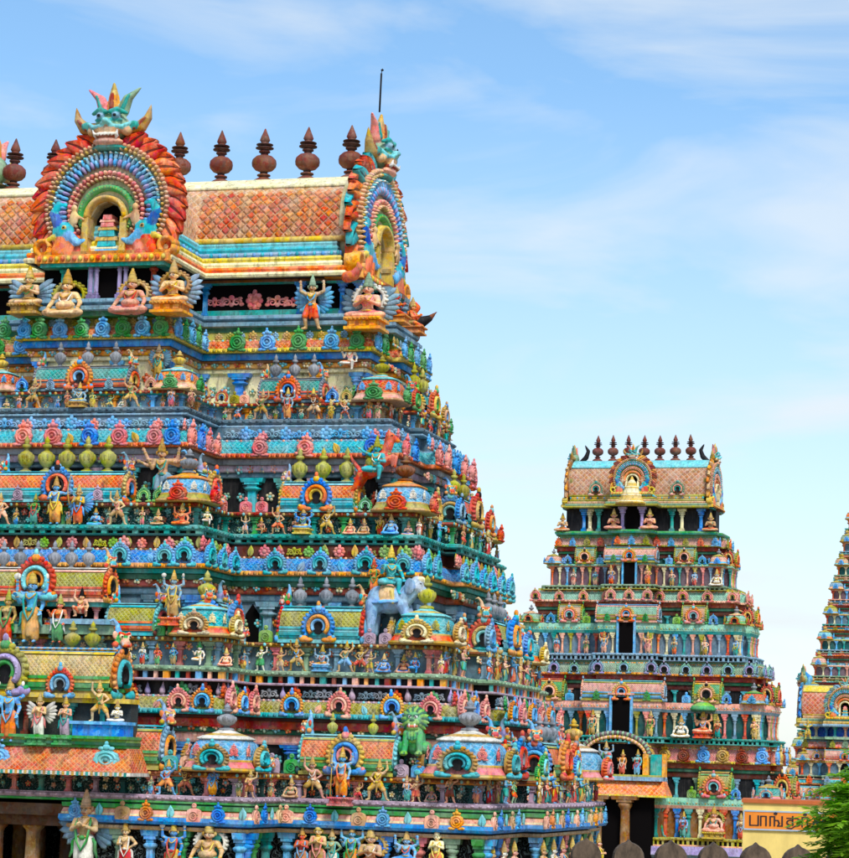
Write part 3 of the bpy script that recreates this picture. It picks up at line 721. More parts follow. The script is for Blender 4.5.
# ------------------------------------------------------------------ temple towers
def ray(px, py): return C_FW * FPX + C_R * (px - PW / 2) - C_U * (py - PH / 2)
class Tower:
    def __init__(s, X, Y, th, label, seed=1):
        s.X, s.Y, s.th = X, Y, th; s.rnd = random.Random(seed)
        s.root = tag(empty('temple_tower', (X, Y, 0), -th), label, 'tower')
        s.u = Vector((math.cos(th), -math.sin(th), 0)); s.vv = Vector((-math.sin(th), -math.cos(th), 0)); s.O = Vector((X, Y, 0))
    def world(s, x, y, z): return s.O + s.u * x - s.vv * y + Vector((0, 0, z))     # local x right, y back
    def at(s, px, py, v):
        """pixel -> (x, z) on the frontal plane at distance v in front of the tower axis"""
        d = ray(px, py); t = (v - (C_POS - s.O).dot(s.vv)) / d.dot(s.vv); q = C_POS + d * t - s.O
        return q.dot(s.u), q.z
    def ats(s, px, py, x):
        d = ray(px, py); t = (x - (C_POS - s.O).dot(s.u)) / d.dot(s.u); q = C_POS + d * t - s.O
        return -q.dot(s.vv), q.z
    def ppm(s, x, y): return FPX / (s.world(x, y, HC) - C_POS).dot(C_FW)

def plan(d, o):
    if callable(d): return d(o)
    W, D, Wc, pc, Ds, ps = d
    q = [(-W - o, -D - o), (-Wc - o, -D - o), (-Wc - o, -D - pc - o), (Wc + o, -D - pc - o), (Wc + o, -D - o), (W + o, -D - o),
         (W + o, -Ds - o), (W + ps + o, -Ds - o), (W + ps + o, Ds + o), (W + o, Ds + o)]
    return q + [(-x, -y) for x, y in q]
def ring(mb, d, prof, uvs=.15):
    pts = [plan(d, p[0]) for p in prof]; n = len(pts[0]); L = 0
    for i in range(1, len(prof)):
        a, b = pts[i - 1], pts[i]; z0, z1 = prof[i - 1][1], prof[i][1]; col = prof[i][2]; mt = prof[i][3] if len(prof[i]) > 3 else 0
        seg = math.hypot(prof[i][0] - prof[i - 1][0], z1 - z0); per = 0; k0 = len(mb.v)
        mb.v += [(x, y, z0) for x, y in a] + [(x, y, z1) for x, y in b]
        for k in range(n):
            k2 = (k + 1) % n; ln = math.hypot(a[k2][0] - a[k][0], a[k2][1] - a[k][1])
            uv = [(per / uvs, L / uvs), ((per + ln) / uvs, L / uvs), ((per + ln) / uvs, (L + seg) / uvs), (per / uvs, (L + seg) / uvs)] if mt else None
            mb.face((k0 + k, k0 + k2, k0 + n + k2, k0 + n + k), col, mt, uv); per += ln
        L += seg
def fpos(d, face, s, off, z):
    """a point on a face: F front right, L front left, B bay front, R bay right flank, S right side (1: before, B: bay, 2: behind)"""
    W, D, Wc, pc, Ds, ps = d
    if face in 'FL': return (s, -(D + off), z), 0.0
    if face == 'B': return (s, -(D + pc + off), z), 0.0
    if face == 'R': return (Wc + off, s, z), math.pi / 2
    if face == 'S': return ((W + ps + off) if abs(s) < Ds else (W + off), s, z), math.pi / 2
def spans(d, o=0.0):
    W, D, Wc, pc, Ds, ps = d
    return {'F': (Wc + o, W + o), 'L': (-W - o, -Wc - o), 'B': (-Wc - o, Wc + o), 'R': (-D - pc - o, -D - o), 'S': (-D - o, D + o)}
def evenly(a, b, sp, m=.2):
    n = max(1, int(round((b - a - 2 * m) / sp)) + 1)
    return [(a + b) / 2] if n == 1 else [a + m + (b - a - 2 * m) * i / (n - 1) for i in range(n)]

def add_shala(tw, par, loc, rz, L, D, H, cols, front=None, gab=None, pots=0, potc='olive', beast=0, potsc=.46, side_plq=None, small=False):
    o = link('shrine_roof', shala_mesh(round(L, 2), round(D, 2), round(H, 2), *cols), par, loc, rz)
    gab = gab or ('gold', 'vermil', 'blue')
    gm = kudu_mesh(*gab)
    for s in (-1, 1):
        link('gable_arch', gm, o, (s * (L / 2 + .02), 0, 0), s * math.pi / 2, (D * 1.02, .8 * H, H * 1.08))
        if not small: link('beast_finial', KIT['beast%d' % ((beast + (s > 0)) % 4)], o, (s * (L / 2 + .02), 0, H * 1.04), s * math.pi / 2 - s * .6, H * .62)
    if front: link('arch_plaque', kudu_mesh(*front[:3]), o, (0, -D * .5 - .04, H * .02), 0, front[3] * H); 
    if front and not small: link('beast_finial', KIT['beast%d' % ((beast + 2) % 4)], o, (0, -D * .42, H * .86 * front[3]), 0, H * .28)
    for k in range(pots):
        w = min(L * .66, pots * .56); x = 0 if pots == 1 else -w / 2 + w * k / (pots - 1)
        link('pot_finial', KIT['pot'], o, (x, 0, H * .97), 0, (potsc, potsc, potsc * 1.9), C(potc))
    if side_plq:
        for s in (-1, 1): link('rosette', KIT['rosette'], o, (s * L * .32, -D * .5 - .03, H * .04), 0, H * .42, C(side_plq))
    return o
def add_kuta(tw, par, loc, w, cols, plq, finial='gold', fins=.34, finh=None, med=None, small=False):
    w *= 1.06; o = link('corner_dome', kuta_mesh(*cols), par, loc, 0, (w, w, w * .74))
    link('pot_finial', KIT['pot'], o, (0, 0, .77), 0, (fins, fins, finh or fins * 1.5), C(finial))
    for k, rz in ((0, 0), (1, math.pi / 2)) + (() if small else ((3, -math.pi / 2),)):
        if isinstance(plq, tuple): m, c, sc = kudu_mesh(*plq), None, .52
        else: m, c, sc = KIT['rosette'], C(plq), .42
        q = Matrix.Rotation(rz, 3, 'Z') @ Vector((0, -.52, .02)); link('arch_plaque', m, o, q, rz, sc, c)
        if med:
            for s in (-1, 1):
                q = Matrix.Rotation(rz, 3, 'Z') @ Vector((s * .27, -.425, .30)); link('medallion', KIT['rosette'], o, q, rz, (.15, .1, .19), C(med))
    return o

def zb_bead(zc0, bm, S): return zc0 - (bm[-1][1] + bm[-2][1] * .5) * S
def storey(tw, sp):
    """one storey: ledge, figure band, eave with miniature shrines, wall, cornice and the ornament band above"""
    d = sp['d']; zl, ze0, ze1, zc0, zc1, zt, co, lh = [sp[k] for k in ('zl', 'ze0', 'ze1', 'zc0', 'zc1', 'zt', 'co', 'lh')]
    c = {k: C(v) for k, v in sp['c'].items()}; S = sp.get('scale', 1.0); uvs = sp.get('uvs', .15)
    mb = MB(); f1 = zl - lh; wo = co - .42 * S; ws = -.50 * S
    bm = sp.get('beams') or [('maroon', .3), ('dgreen', .2), ('crimson', .3)]
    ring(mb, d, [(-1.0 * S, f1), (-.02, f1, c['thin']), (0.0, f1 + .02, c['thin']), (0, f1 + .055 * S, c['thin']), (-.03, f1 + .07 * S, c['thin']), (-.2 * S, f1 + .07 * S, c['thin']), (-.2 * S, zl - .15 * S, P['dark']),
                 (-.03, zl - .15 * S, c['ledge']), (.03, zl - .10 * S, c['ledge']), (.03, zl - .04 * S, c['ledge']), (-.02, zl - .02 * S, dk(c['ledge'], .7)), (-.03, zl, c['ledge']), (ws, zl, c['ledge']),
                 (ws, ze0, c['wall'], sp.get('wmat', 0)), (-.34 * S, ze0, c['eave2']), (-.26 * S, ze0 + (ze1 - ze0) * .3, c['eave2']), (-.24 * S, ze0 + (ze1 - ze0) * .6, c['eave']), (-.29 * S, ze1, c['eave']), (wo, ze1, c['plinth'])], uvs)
    # wall behind the shrines, then stepped beams, then the cornice
    zb = zc0 - sum(b[1] for b in bm) * S
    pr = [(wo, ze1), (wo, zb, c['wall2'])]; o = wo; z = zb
    for bc, bh in bm:
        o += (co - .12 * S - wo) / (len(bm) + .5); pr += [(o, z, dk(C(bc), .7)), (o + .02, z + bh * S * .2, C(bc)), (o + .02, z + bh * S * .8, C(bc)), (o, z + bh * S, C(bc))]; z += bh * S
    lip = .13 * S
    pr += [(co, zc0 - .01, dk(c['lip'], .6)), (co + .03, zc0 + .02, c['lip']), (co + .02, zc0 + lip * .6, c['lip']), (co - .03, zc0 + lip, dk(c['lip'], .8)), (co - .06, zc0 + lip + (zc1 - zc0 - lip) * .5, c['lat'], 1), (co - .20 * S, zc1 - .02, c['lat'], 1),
           (co - .20 * S, zc1 + .02, c['band2']), (co - .30 * S, zc1 + .03, c['band2']), (co - .30 * S, zt, c['band']), (co - 1.0 * S, zt, c['band'])]
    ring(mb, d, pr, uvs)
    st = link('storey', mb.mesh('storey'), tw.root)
    faces = sp.get('faces', 'FLBRS'); det = sp.get('detail', 2); rnd = tw.rnd
    # balustrade stubs (a few pixels each): one part
    mb = MB(); zs0, zs1 = f1 + .07 * S, zl - .15 * S
    stub = [C(x) for x in sp.get('stubs', [sp['c']['ledge']])]
    for f in faces:
        a, b = spans(d)[f]; k = 0
        for s in evenly(a, b, sp.get('stubsp', .30), .12):
            (x, y, z), rz = fpos(d, f, s, -.10 * S, 0)
            w = .10 * S if k % 3 else .16 * S
            mb.box(x, y, (zs0 + zs1) / 2, w, w, zs1 - zs0 + .01, stub[k % len(stub)]); k += 1
    tag(link('balustrade', mb.mesh('balustrade'), st), kind='stuff')
    # pilasters of the figure band
    pc_ = [C(x) for x in sp.get('pil', ['pink', 'teal', 'mauve'])]; h = ze0 - zl
    for f in faces:
        a, b = spans(d, ws)[f]; sp_ = sp.get('pilsp', .62); k = 0
        for s in evenly(a, b, sp_, .10):
            if f == 'B' and abs(s) < sp.get('skipB', 0): k += 1; continue
            p, rz = fpos(d, f, s, ws + .07 * S, zl)
            wk = sp.get('pilw', .62); link('pilaster', KIT['sq' if sp.get('pk', 0) == 0 else 'rd'], st, p, rz, (wk * S, wk * S, h), pc_[(k + (f == 'S')) % len(pc_)]); k += 1
    # rosettes on the cornice, leaves between, knobs and scrolls on the band above
    rc = sp['ros']; rs = sp.get('rosw', .46) * S; k = 0
    for f in faces:
        a, b = spans(d, co)[f]
        if f == 'F' and sp.get('rospx'): pos = [tw.at(x, y, d[1] + co)[0] for x, y in sp['rospx']]
        elif f == 'B' and sp.get('rosbx'): pos = [tw.at(x, y, d[1] + d[3] + co)[0] for x, y in sp['rosbx']]
        else: pos = evenly(a, b, sp.get('rossp', 1.0) * (1.0 if f != 'R' else .75), .24 * S)
        if f == 'S' : pos = evenly(a, b, sp.get('rossp', 1.0) * 1.0, .24 * S)
        for i, s in enumerate(pos):
            it = rc[(i + (1 if f in 'RS' else 0)) % len(rc)]; p, rz = fpos(d, f, s, co + .02, zc0 + .03)
            if isinstance(it, tuple): o = link('arch_plaque', kudu_mesh(*it), st, p, rz, rs)
            else: o = link('rosette', KIT['rosette'], st, p, rz, rs, C(it))
            if sp.get('knob') and det > 0:
                q, _ = fpos(d, f, s, co - .22 * S, zc1 - .04); link('flower_knob', KIT['flower'], st, q, rz, rs * .62, C(sp['knob'][i % len(sp['knob'])]))
            if i and sp.get('leaf') and det > 1:
                q, _ = fpos(d, f, (s + pos[i - 1]) / 2, co - .04, zc0 + .12 * S); o = link('leaf', KIT['leaf'], st, q, rz, (zc1 - zc0) * .62, C(sp['leaf'][i % len(sp['leaf'])])); o.rotation_euler = (0, .5 if i % 2 else -.5, rz)
        if sp.get('scroll') and det > 0:
            for i, s in enumerate(evenly(a, b, sp.get('scrsp', .75), .3 * S)):
                q, rz = fpos(d, f, s, co - .24 * S, zc1 + .03)
                ky = sp['scroll'][i % len(sp['scroll'])]; hh = (zt - zc1) * 1.0
                link(ky[0] + '_ornament' if ky[0] in ('scroll', 'drop') else 'bud', KIT[ky[0]], st, q, rz, (hh * ky[2], hh * .8, hh * .95), C(ky[1]))
    # beads, dentils and scallops along the mouldings (a few pixels each)
    mb = MB(); bc = [C(x) for x in sp.get('bead', ['gold', 'aqua', 'rose'])]
    for f in faces:
        for off_, z_, step, sz, cl_ in ((co + .035, zc0 + lip * .45, .15, (.055, .03, .06), [c['lip'], dk(c['lip'], .55)]), (-.245 * S, ze0 + (ze1 - ze0) * .5, .17, (.05, .03, .05), [bc[0], c['eave'], bc[1]]), (co - .30 * S, zb_bead(zc0, bm, S), .16, (.05, .03, .055), [bc[2], bc[0]]), (.035, zl - .07 * S, .21, (.05, .02, .035), [dk(c['ledge'], 1.25), dk(c['ledge'], .6)]), (co - .21 * S, zc1 - .01, .14, (.05, .04, .045), [c['band2'], bc[1], bc[2]])):
            a, b = spans(d, off_)[f]
            for i, s in enumerate(evenly(a, b, step * S, .08)):
                (x, y, z), rz = fpos(d, f, s, off_, z_); q = sz if f not in 'RS' else (sz[1], sz[0], sz[2])
                if det > 0: mb.ell((x, y, z), (q[0] * S, q[1] * S, q[2] * S), cl_[i % len(cl_)], 5, 4)
                elif i % 2: mb.box(x, y, z, q[0] * 2 * S, q[1] * 2 * S, q[2] * 2 * S, cl_[i % len(cl_)])
        if det > 1:                                          # little flowers on the beams and on the figure-band wall
            for off_, z_, step, r_ in ((co - .26 * S, zc0 - .30 * S, .34, .075), (ws + .02, zl + (ze0 - zl) * .80, .30, .06), (ws + .02, zl + (ze0 - zl) * .35, .36, .055), (wo + .03, (ze1 + zb) / 2, .42, .08)):
                a, b = spans(d, off_)[f]
                for i, s in enumerate(evenly(a, b, step * S, .1)):
                    (x, y, z), rz = fpos(d, f, s, off_, z_ + rnd.uniform(-.02, .02)); c0 = bc[i % 3]; c1 = dk(C(('rose', 'aqua', 'cream', 'sage', 'vermil')[(i * 3) % 5]), .9); r = r_ * rnd.uniform(.85, 1.2)
                    for k in range(5):
                        q = 2 * math.pi * k / 5 + i; dx, dz = r * math.cos(q), r * math.sin(q)
                        mb.ell((x + dx, y, z + dz) if f not in 'RS' else (x, y + dx, z + dz), (r * .62,) * 3, c1, 5, 3)
                    mb.ell((x, y, z), (r * .7,) * 3, c0, 5, 3)
    tag(link('beading', mb.mesh('beading'), st), kind='stuff')
    # pilasters on the wall behind the shrines
    wpc = [C(x) for x in sp.get('wpc', ['steel', 'turq', 'sage', 'rose'])]
    if zb - ze1 > .3:
        for f in faces:
            a, b = spans(d, wo)[f]
            for i, s in enumerate(evenly(a, b, 1.05 * S, .2)):
                p, rz = fpos(d, f, s, wo + .05 * S, ze1); link('pilaster', KIT['rd' if i % 3 else 'sq'], st, p, rz, (.85 * S, .7 * S, zb - ze1), wpc[i % len(wpc)])
    # gap fillers on the eave between shrines
    if sp.get('fill'):
        occ = {}
        for it in sp.get('shr', []):
            kw = it[3] if len(it) > 3 else {}
            if it[0] in ('shala', 'kuta', 'plaque', 'kudu'): occ.setdefault(it[1], []).append((it[2], {'shala': kw.get('L', 2.0) / 2 + .05, 'kuta': kw.get('w', 1.4) * .56}.get(it[0], kw.get('w', .45) * .5)))
        for f in faces:
            a, b = spans(d, -.3)[f]; n_ = 0
            for s in evenly(a, b, .46 * S, .2):
                if any(abs(s - q) < w + .18 * S for q, w in occ.get(f, [])): continue
                p, rz = fpos(d, f, s, -.36 * S, ze1); it = sp['fill'][n_ % len(sp['fill'])]; n_ += 1
                if it[0] == 'beast': o = link('beast_head', KIT['beast%d' % it[1]], st, (p[0], p[1], p[2] + .12 * S), rz, .5 * S * rnd.uniform(.85, 1.15))
                elif isinstance(it[1], tuple): o = link('arch_plaque', kudu_mesh(*it[1]), st, p, rz, .46 * S * rnd.uniform(.9, 1.12))
                else: o = link('plaque' if it[0] == 'plaque' else 'pot_finial' if it[0] == 'pot' else 'rosette', KIT[it[0]], st, p, rz, (.42 * S, .42 * S, .42 * S * rnd.uniform(.95, 1.2)), C(it[1]))
    for o in st.children:                                     # hand-made: nothing quite equal or quite upright
        if o.name.split('.')[0] in ('rosette', 'arch_plaque', 'flower_knob', 'leaf', 'plaque', 'scroll_ornament', 'bud', 'drop_ornament', 'beast_head'):
            k_ = rnd.uniform(.92, 1.09); o.scale = (o.scale[0] * k_, o.scale[1] * k_, o.scale[2] * k_ * rnd.uniform(.95, 1.06)); e_ = o.rotation_euler; o.rotation_euler = (e_[0], e_[1] + rnd.gauss(0, .05), e_[2] + rnd.gauss(0, .05))
    # shrines: corner domes and barrel roofs standing on the eave
    sh = sp.get('sh', .9); dep = min(1.05 * S, -co + .12 * S); off = -.24 * S - dep / 2
    for it in sp.get('shr', []):
        kind, f, s = it[0], it[1], it[2]; kw = it[3] if len(it) > 3 else {}
        p, rz = fpos(d, f, s, kw.pop('off', off), kw.pop('z', ze1)); kw = dict(kw)
        if kind == 'shala': add_shala(tw, tw.root, p, rz, kw.pop('L', 2.0), kw.pop('D', dep), kw.pop('H', sh), kw.pop('cols', sp['shc']), **kw)
        elif kind == 'kuta': add_kuta(tw, tw.root, p, kw.pop('w', 1.4), kw.pop('cols', sp['kuc']), kw.pop('plq', sp['kup']), **kw)
        elif kind == 'plaque': link('plaque', KIT['plaque'], st, fpos(d, f, s, -.32 * S, ze1)[0], rz, kw.get('w', .4) * S, C(kw.get('c', 'pink')))
        elif kind == 'kudu': link('arch_plaque', kudu_mesh(*kw['c']), st, fpos(d, f, s, -.32 * S, ze1)[0], rz, kw.get('w', .45) * S)
        elif kind == 'wpil': link('pilaster', KIT['sq'], st, fpos(d, f, s, wo + .1, ze1)[0], rz, (1.3 * S, 1.0 * S, zb - ze1), C(kw.get('c', 'blue')))
        elif kind == 'door':
            m2 = MB(); hh = (zb - ze1); poly = [(-.2, 0), (.2, 0), (.2, hh * .7), (0, hh * .95), (-.2, hh * .7)]; m2.prism(poly, -.02, .1, P['black']); link('doorway', m2.mesh('doorway'), st, fpos(d, f, s, wo + .01, ze1)[0], rz)  # solid panel, its black paints the dark of the opening
    return st

def big_gable_mesh(v=0):
    mb = MB(); a0, a1 = math.radians(-38), math.radians(218); cz = .70
    ca = [('cream', 'sky', 'pink', 'green', 'gold', 'vermil', 'orange', 'tan'), ('olive', 'turq', 'rose', 'vermil', 'cream', 'teal', 'yellow', 'tan')][v]
    k0, k1, k2, k3, k4, k5, k6, k7 = [P[x] for x in ca]
    poly = [(.80 * math.cos(a0 + (a1 - a0) * i / 30), cz + .80 * math.sin(a0 + (a1 - a0) * i / 30)) for i in range(31)] + [(-.60, .1), (-.21, .1), (-.21, .58), (-.12, .72), (0, .77), (.12, .72), (.21, .58), (.21, .1), (.60, .1)]
    mb.prism([(x, z) for x, z in poly], -.06, .14, dk(k0, .6))
    mb.arc(0, cz, .69, .81, a0, a1, -.10, .05, dk(k7, .55), 40); mb.arc(0, .68, .52, .69, a0, a1, -.07, .05, dk(k1, .35), 40)
    mb.arc(0, .64, .38, .52, a0, a1, -.10, .05, dk(k2, .45), 36); mb.arc(0, .60, .29, .385, math.radians(-25), math.radians(205), -.13, .05, k3, 30)
    mb.arc(0, .56, .205, .285, math.radians(0), math.radians(180), -.17, .1, k4, 24)
    for s in (-1, 1): mb.box(s * .245, -.03, .33, .08, .26, .46, k4); mb.box(s * .245, -.05, .33, .11, .2, .05, dk(k4, .6))
    for n, cc_, r, c1, c2, e in ((60, cz, .775, k7, P['rose'], (.03, .05, .022)), (50, cz, .725, P['gold'], P['skin'], (.026, .06, .02)), (46, .68, .635, P['steel'], k1, (.075, .04, .024)), (42, .68, .565, k1, P['lilac'], (.06, .06, .024)), (44, .68, .68, P['ivory'], P['aqua'], (.016, .07, .02)), (36, .64, .475, k2, P['rose'], (.032, .06, .026)), (32, .64, .415, P['rose'], P['tan'], (.022, .07, .020)), (40, .60, .335, P['lime'], P['olive'], (.024, .04, .016))):
        for i in range(n):
            a = a0 + (a1 - a0) * (i + .5) / n
            mb.ell((r * math.cos(a), -.10, cc_ + r * math.sin(a)), e, c1 if i % 2 else c2, 7, 4, Matrix.Rotation(-a, 3, 'Y'))
    mb.prism([(-.24, .1), (.24, .1), (.24, .66), (0, .80), (-.24, .66)], .125, .15, P['black'])  # black backing paints the dark inside the arch
    for w, z, h, c in ((.30, .14, .08, 'sky'), (.24, .22, .07, 'turq'), (.30, .29, .05, 'gold'), (.20, .34, .08, 'turq'), (.24, .42, .04, 'gold'), (.17, .46, .06, 'pink'), (.20, .52, .03, 'rose'), (.12, .55, .06, 'pink')):
        mb.box(0, .04, z + h / 2, w, .2, h, P[c], 0, .92)
    for s in (-1, 1):
        mb.prism([(s * x, z) for x, z in ((.20, .10), (.62, .10), (.70, .28), (.52, .42), (.34, .36), (.20, .20))][::s], -.13, .05, k5, None, .12)
        mb.arc(s * .80, .20, .06, .13, 0, 2 * math.pi, -.16, .02, k6, 12)
    mb.box(0, .04, .05, 1.72, .46, .10, k6); mb.box(0, .04, .12, 1.60, .40, .05, dk(k6, .6)); mb.box(0, .05, -.02, 1.6, .42, .05, P['teal'])
    for i in range(22): mb.ell((-.80 + i * .0762, -.20, .05), (.03, .03, .035), P['yellow'] if i % 2 else P['vermil'], 6, 4)
    return mb.mesh('gable_arch')
BG = [big_gable_mesh(0), big_gable_mesh(1)]
def big_gable(tw, x, y, z, rz, R, v=0, flame=('red', 'vermil'), nfl=22, crest=1.0, sx=1.0):
    o = link('gable_arch', BG[v], tw.root, (x, y, z), rz, (R * sx, R, R))
    for i in range(nfl):
        t = (i + .5) / nfl; a = math.radians(-30 + 240 * t)
        if 78 < math.degrees(a) < 102: continue
        r = .74; f = link('flame', KIT['flame'], o, (r * math.cos(a), -.02 - .02 * (i % 2), .70 + r * math.sin(a)), 0, (.36 if a < math.pi / 2 else -.36, .55, .32), C(flame[i % len(flame)]))
        f.rotation_euler = (0, math.pi / 2 - a + (-.5 if a > math.pi / 2 else .5), 0)
    for s in (-1, 1): link('sea_beast', KIT['makara'], o, (s * .47, -.13, .22), 0, (.62 * s, .42, .60))
    if crest: link('face_crest', KIT['kirti'], o, (0, -.04, 1.46), 0, (.92 * crest / sx, .92 * crest, .80 * crest))
    return o

def roof(tw, sp):
    """barrel roof with moulded eave, gable ends, frontal gable and ridge finials"""
    d = sp['d']; W, D, Wc, pc = d[:4]; z0, z1, zb, zr = sp['ze'], sp['ze1'], sp['zb'], sp['zr']; h = z1 - z0
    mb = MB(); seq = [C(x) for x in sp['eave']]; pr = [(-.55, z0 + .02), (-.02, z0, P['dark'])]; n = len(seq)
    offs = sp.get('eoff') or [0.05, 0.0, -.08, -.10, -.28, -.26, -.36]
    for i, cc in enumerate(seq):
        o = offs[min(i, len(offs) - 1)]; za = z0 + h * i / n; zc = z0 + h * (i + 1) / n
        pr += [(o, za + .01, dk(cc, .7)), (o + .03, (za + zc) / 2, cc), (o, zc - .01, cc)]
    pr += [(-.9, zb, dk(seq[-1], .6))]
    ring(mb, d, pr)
    N = 24; hb = zr - zb; bd = D - sp.get('bin', .30); q = sp.get('uvs', .30); crown_c = C(sp['ridge']); lat = C(sp['lat'])
    prof = []
    for i in range(N + 1):
        ph = math.pi * i / N; cy, sz = -math.cos(ph), math.sin(ph); prof.append((math.copysign(abs(cy) ** .8, cy) * bd, zb + hb * sz ** .85))
    acc = 0
    for i in range(N):
        (y0, za), (y1, zc) = prof[i], prof[i + 1]; seg = math.hypot(y1 - y0, zc - za); dd = min(i, N - 1 - i); b = len(mb.v)
        mb.v += [(-W, y0, za), (W, y0, za), (W, y1, zc), (-W, y1, zc)]
        mb.face((b, b + 1, b + 2, b + 3), crown_c if dd > 5 else lat, 0 if dd > 5 else 1, [(0, acc / q), (2 * W / q, acc / q), (2 * W / q, (acc + seg) / q), (0, (acc + seg) / q)], True); acc += seg
    # rolls where barrel meets eave and ridge band
    for s in (-1, 1):
        mb.tube([(-W, s * (bd + .02), zb + .03), (W, s * (bd + .02), zb + .03)], .09, C(sp['roll']), 8); y8, z8 = prof[6]; mb.tube([(-W, s * abs(y8), z8 + .03), (W, s * abs(y8), z8 + .03)], .05, dk(crown_c, .8), 6)
    # frontal barrel behind the big gable
    wn = sp['nw']; yf = -(D + pc - .2); pf = [(math.copysign(abs(math.cos(math.pi * i / 16)) ** .8, -math.cos(math.pi * i / 16)) * wn, zb + (sp.get('nh', hb * .9)) * math.sin(math.pi * i / 16) ** .85) for i in range(17)]
    for i in range(16):
        b = len(mb.v); (xa, za), (xb, zc) = pf[i], pf[i + 1]; seg = math.hypot(xb - xa, zc - za)
        mb.v += [(xa, yf, za), (xa, 0, za), (xb, 0, zc), (xb, yf, zc)]
        mb.face((b, b + 1, b + 2, b + 3), lat if 3 < i < 12 else lat, 1, [(0, i * seg / q), (abs(yf) / q, i * seg / q), (abs(yf) / q, (i + 1) * seg / q), (0, (i + 1) * seg / q)], True)
    ro = link('roof', mb.mesh('roof'), tw.root)
    # dots along the eave
    mb = MB(); 
    for f in 'FLBRS':
        a, b = spans(d)[f]
        for j, s in enumerate(evenly(a, b, sp.get('dot', .30), .14)):
            (x, y, z), rz = fpos(d, f, s, .05, 0); mb.ell((x, y, z0 + h * .5 / n), (h * .36 / n,) * 3, P['ivory'] if j % 2 else P['aqua'], 7, 5)
            (x, y, z), rz = fpos(d, f, s, .0, 0); mb.ell((x, y, z0 + h * 1.5 / n), (h * .42 / n,) * 3, P['vermil'] if j % 2 else P['cream'], 6, 4)
            if n > 4: (x, y, z), rz = fpos(d, f, s, offs[4] + .03, 0); mb.ell((x, y, z0 + h * 4.5 / n), (h * .34 / n, h * .34 / n, h * .46 / n), P['sky'] if j % 2 else P['turq'], 6, 4)
    tag(link('eave_beading', mb.mesh('eave_beading'), ro), kind='stuff')
    nk = sp['nk']; dks = sp['ks']
    for i in range(nk):
        x = (i - (nk - 1) / 2) * dks + sp.get('kx', 0); o = link('ridge_finial', KIT['kalasam'], tw.root, (x, 0, zr - .08), 0, (sp['kh'] * tw.rnd.uniform(.96, 1.04), sp['kh'] * tw.rnd.uniform(.96, 1.04), sp['kh'] * tw.rnd.uniform(.97, 1.02)), P['kal']); o.rotation_euler = (tw.rnd.gauss(0, .012), tw.rnd.gauss(0, .018), 0)
    return ro, prof
# ------------------------------------------------------------------ the large tower
TW = Tower(-7.936, 74.8, 0.26987, 'large painted temple tower with a red diamond-tiled barrel roof and dark red ridge finials', 5)
def A(z): return z + HC
LV = {}
LV[1] = dict(fill=[('kudu', ('gold', 'vermil', 'aqua')), ('beast', 0), ('plaque', 'rose'), ('kudu', ('green', 'lime', 'red')), ('beast', 2)], wpc=['blue', 'dteal', 'maroon', 'sky'], d=(12.35, 7.5, 6.7, 2.3, 3.4, .5), zl=A(-.88), ze0=A(-.41), ze1=A(-.26), zc0=A(1.22), zc1=A(1.68), zt=A(2.06), co=-1.2, lh=.22, sh=1.02,
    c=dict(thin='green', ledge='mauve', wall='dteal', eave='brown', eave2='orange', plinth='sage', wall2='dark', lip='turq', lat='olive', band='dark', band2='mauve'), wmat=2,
    beams=[('rose', .26), ('dgreen', .14), ('red', .22), ('maroon', .10)], stubs=['mauve', 'mauve', 'maroon'], pil=['pink', 'mauve', 'dteal', 'pink', 'teal'], pilsp=.78,
    ros=[('orange', 'sky', 'blue'), ('pink', 'rose', 'pink')], rosw=.70, rossp=1.20, knob=['red', 'green'], leaf=['turq', 'rose', 'aqua'], scroll=[('scroll', 'grey', 1.0), ('drop', 'lilac', .8), ('drop', 'mauve', .8), ('scroll', 'slate', 1.0)], scrsp=.40,
    rospx=[(292, 718), (338, 718), (393, 718), (430, 720)], rosbx=[(127, 716), (179, 716), (202, 716), (-40, 716), (-85, 716)],
    shc=('olive', 'green', 'vermil', 'aqua'), kuc=('gold', 'pink', 'sky', 'ivory'), kup=('ochre', 'turq', 'turq'))
LV[2] = dict(fill=[('kudu', ('rose', 'cream', 'dark')), ('beast', 1), ('plaque', 'lime'), ('kudu', ('sky', 'blue', 'vermil')), ('beast', 3)], wpc=['steel', 'teal', 'slate', 'sky'], d=(10.75, 6.2, 5.4, 2.4, 2.9, .5), zl=A(2.47), ze0=A(3.12), ze1=A(3.24), zc0=A(5.11), zc1=A(5.62), zt=A(5.97), co=-1.0, lh=.40, sh=.98,
    c=dict(thin='mauve', ledge='sage', wall='slate', eave='brown', eave2='ochre', plinth='mint', wall2='slate', lip='orange', lat='blue', band='maroon', band2='brown'),
    beams=[('slate', .20), ('crimson', .20), ('dgreen', .16), ('teal', .14)], stubs=['orange', 'teal', 'crimson', 'sky', 'rose'], pil=['steel', 'pink', 'sage', 'steel', 'mauve'], pilsp=.80,
    ros=[('sky', 'turq', 'turq')], rosw=.66, rossp=1.05, knob=['pink', 'lime'], leaf=['sky', 'steel'], scroll=[('leaf', 'olive', .9), ('flower', 'pink', 1.1), ('leaf', 'gold', .9), ('scroll', 'olive', 1.0), ('flower', 'lime', 1.1)], scrsp=.42,
    rospx=[(276, 574), (320, 574), (365, 574), (404, 574)], rosbx=[(165, 567), (184, 567), (120, 567), (-20, 566), (-60, 566)],
    shc=('aqua', 'turq', 'olive', 'turq'), kuc=('gold', 'vermil', 'turq', 'aqua'), kup=('gold', 'cream', 'tan'))
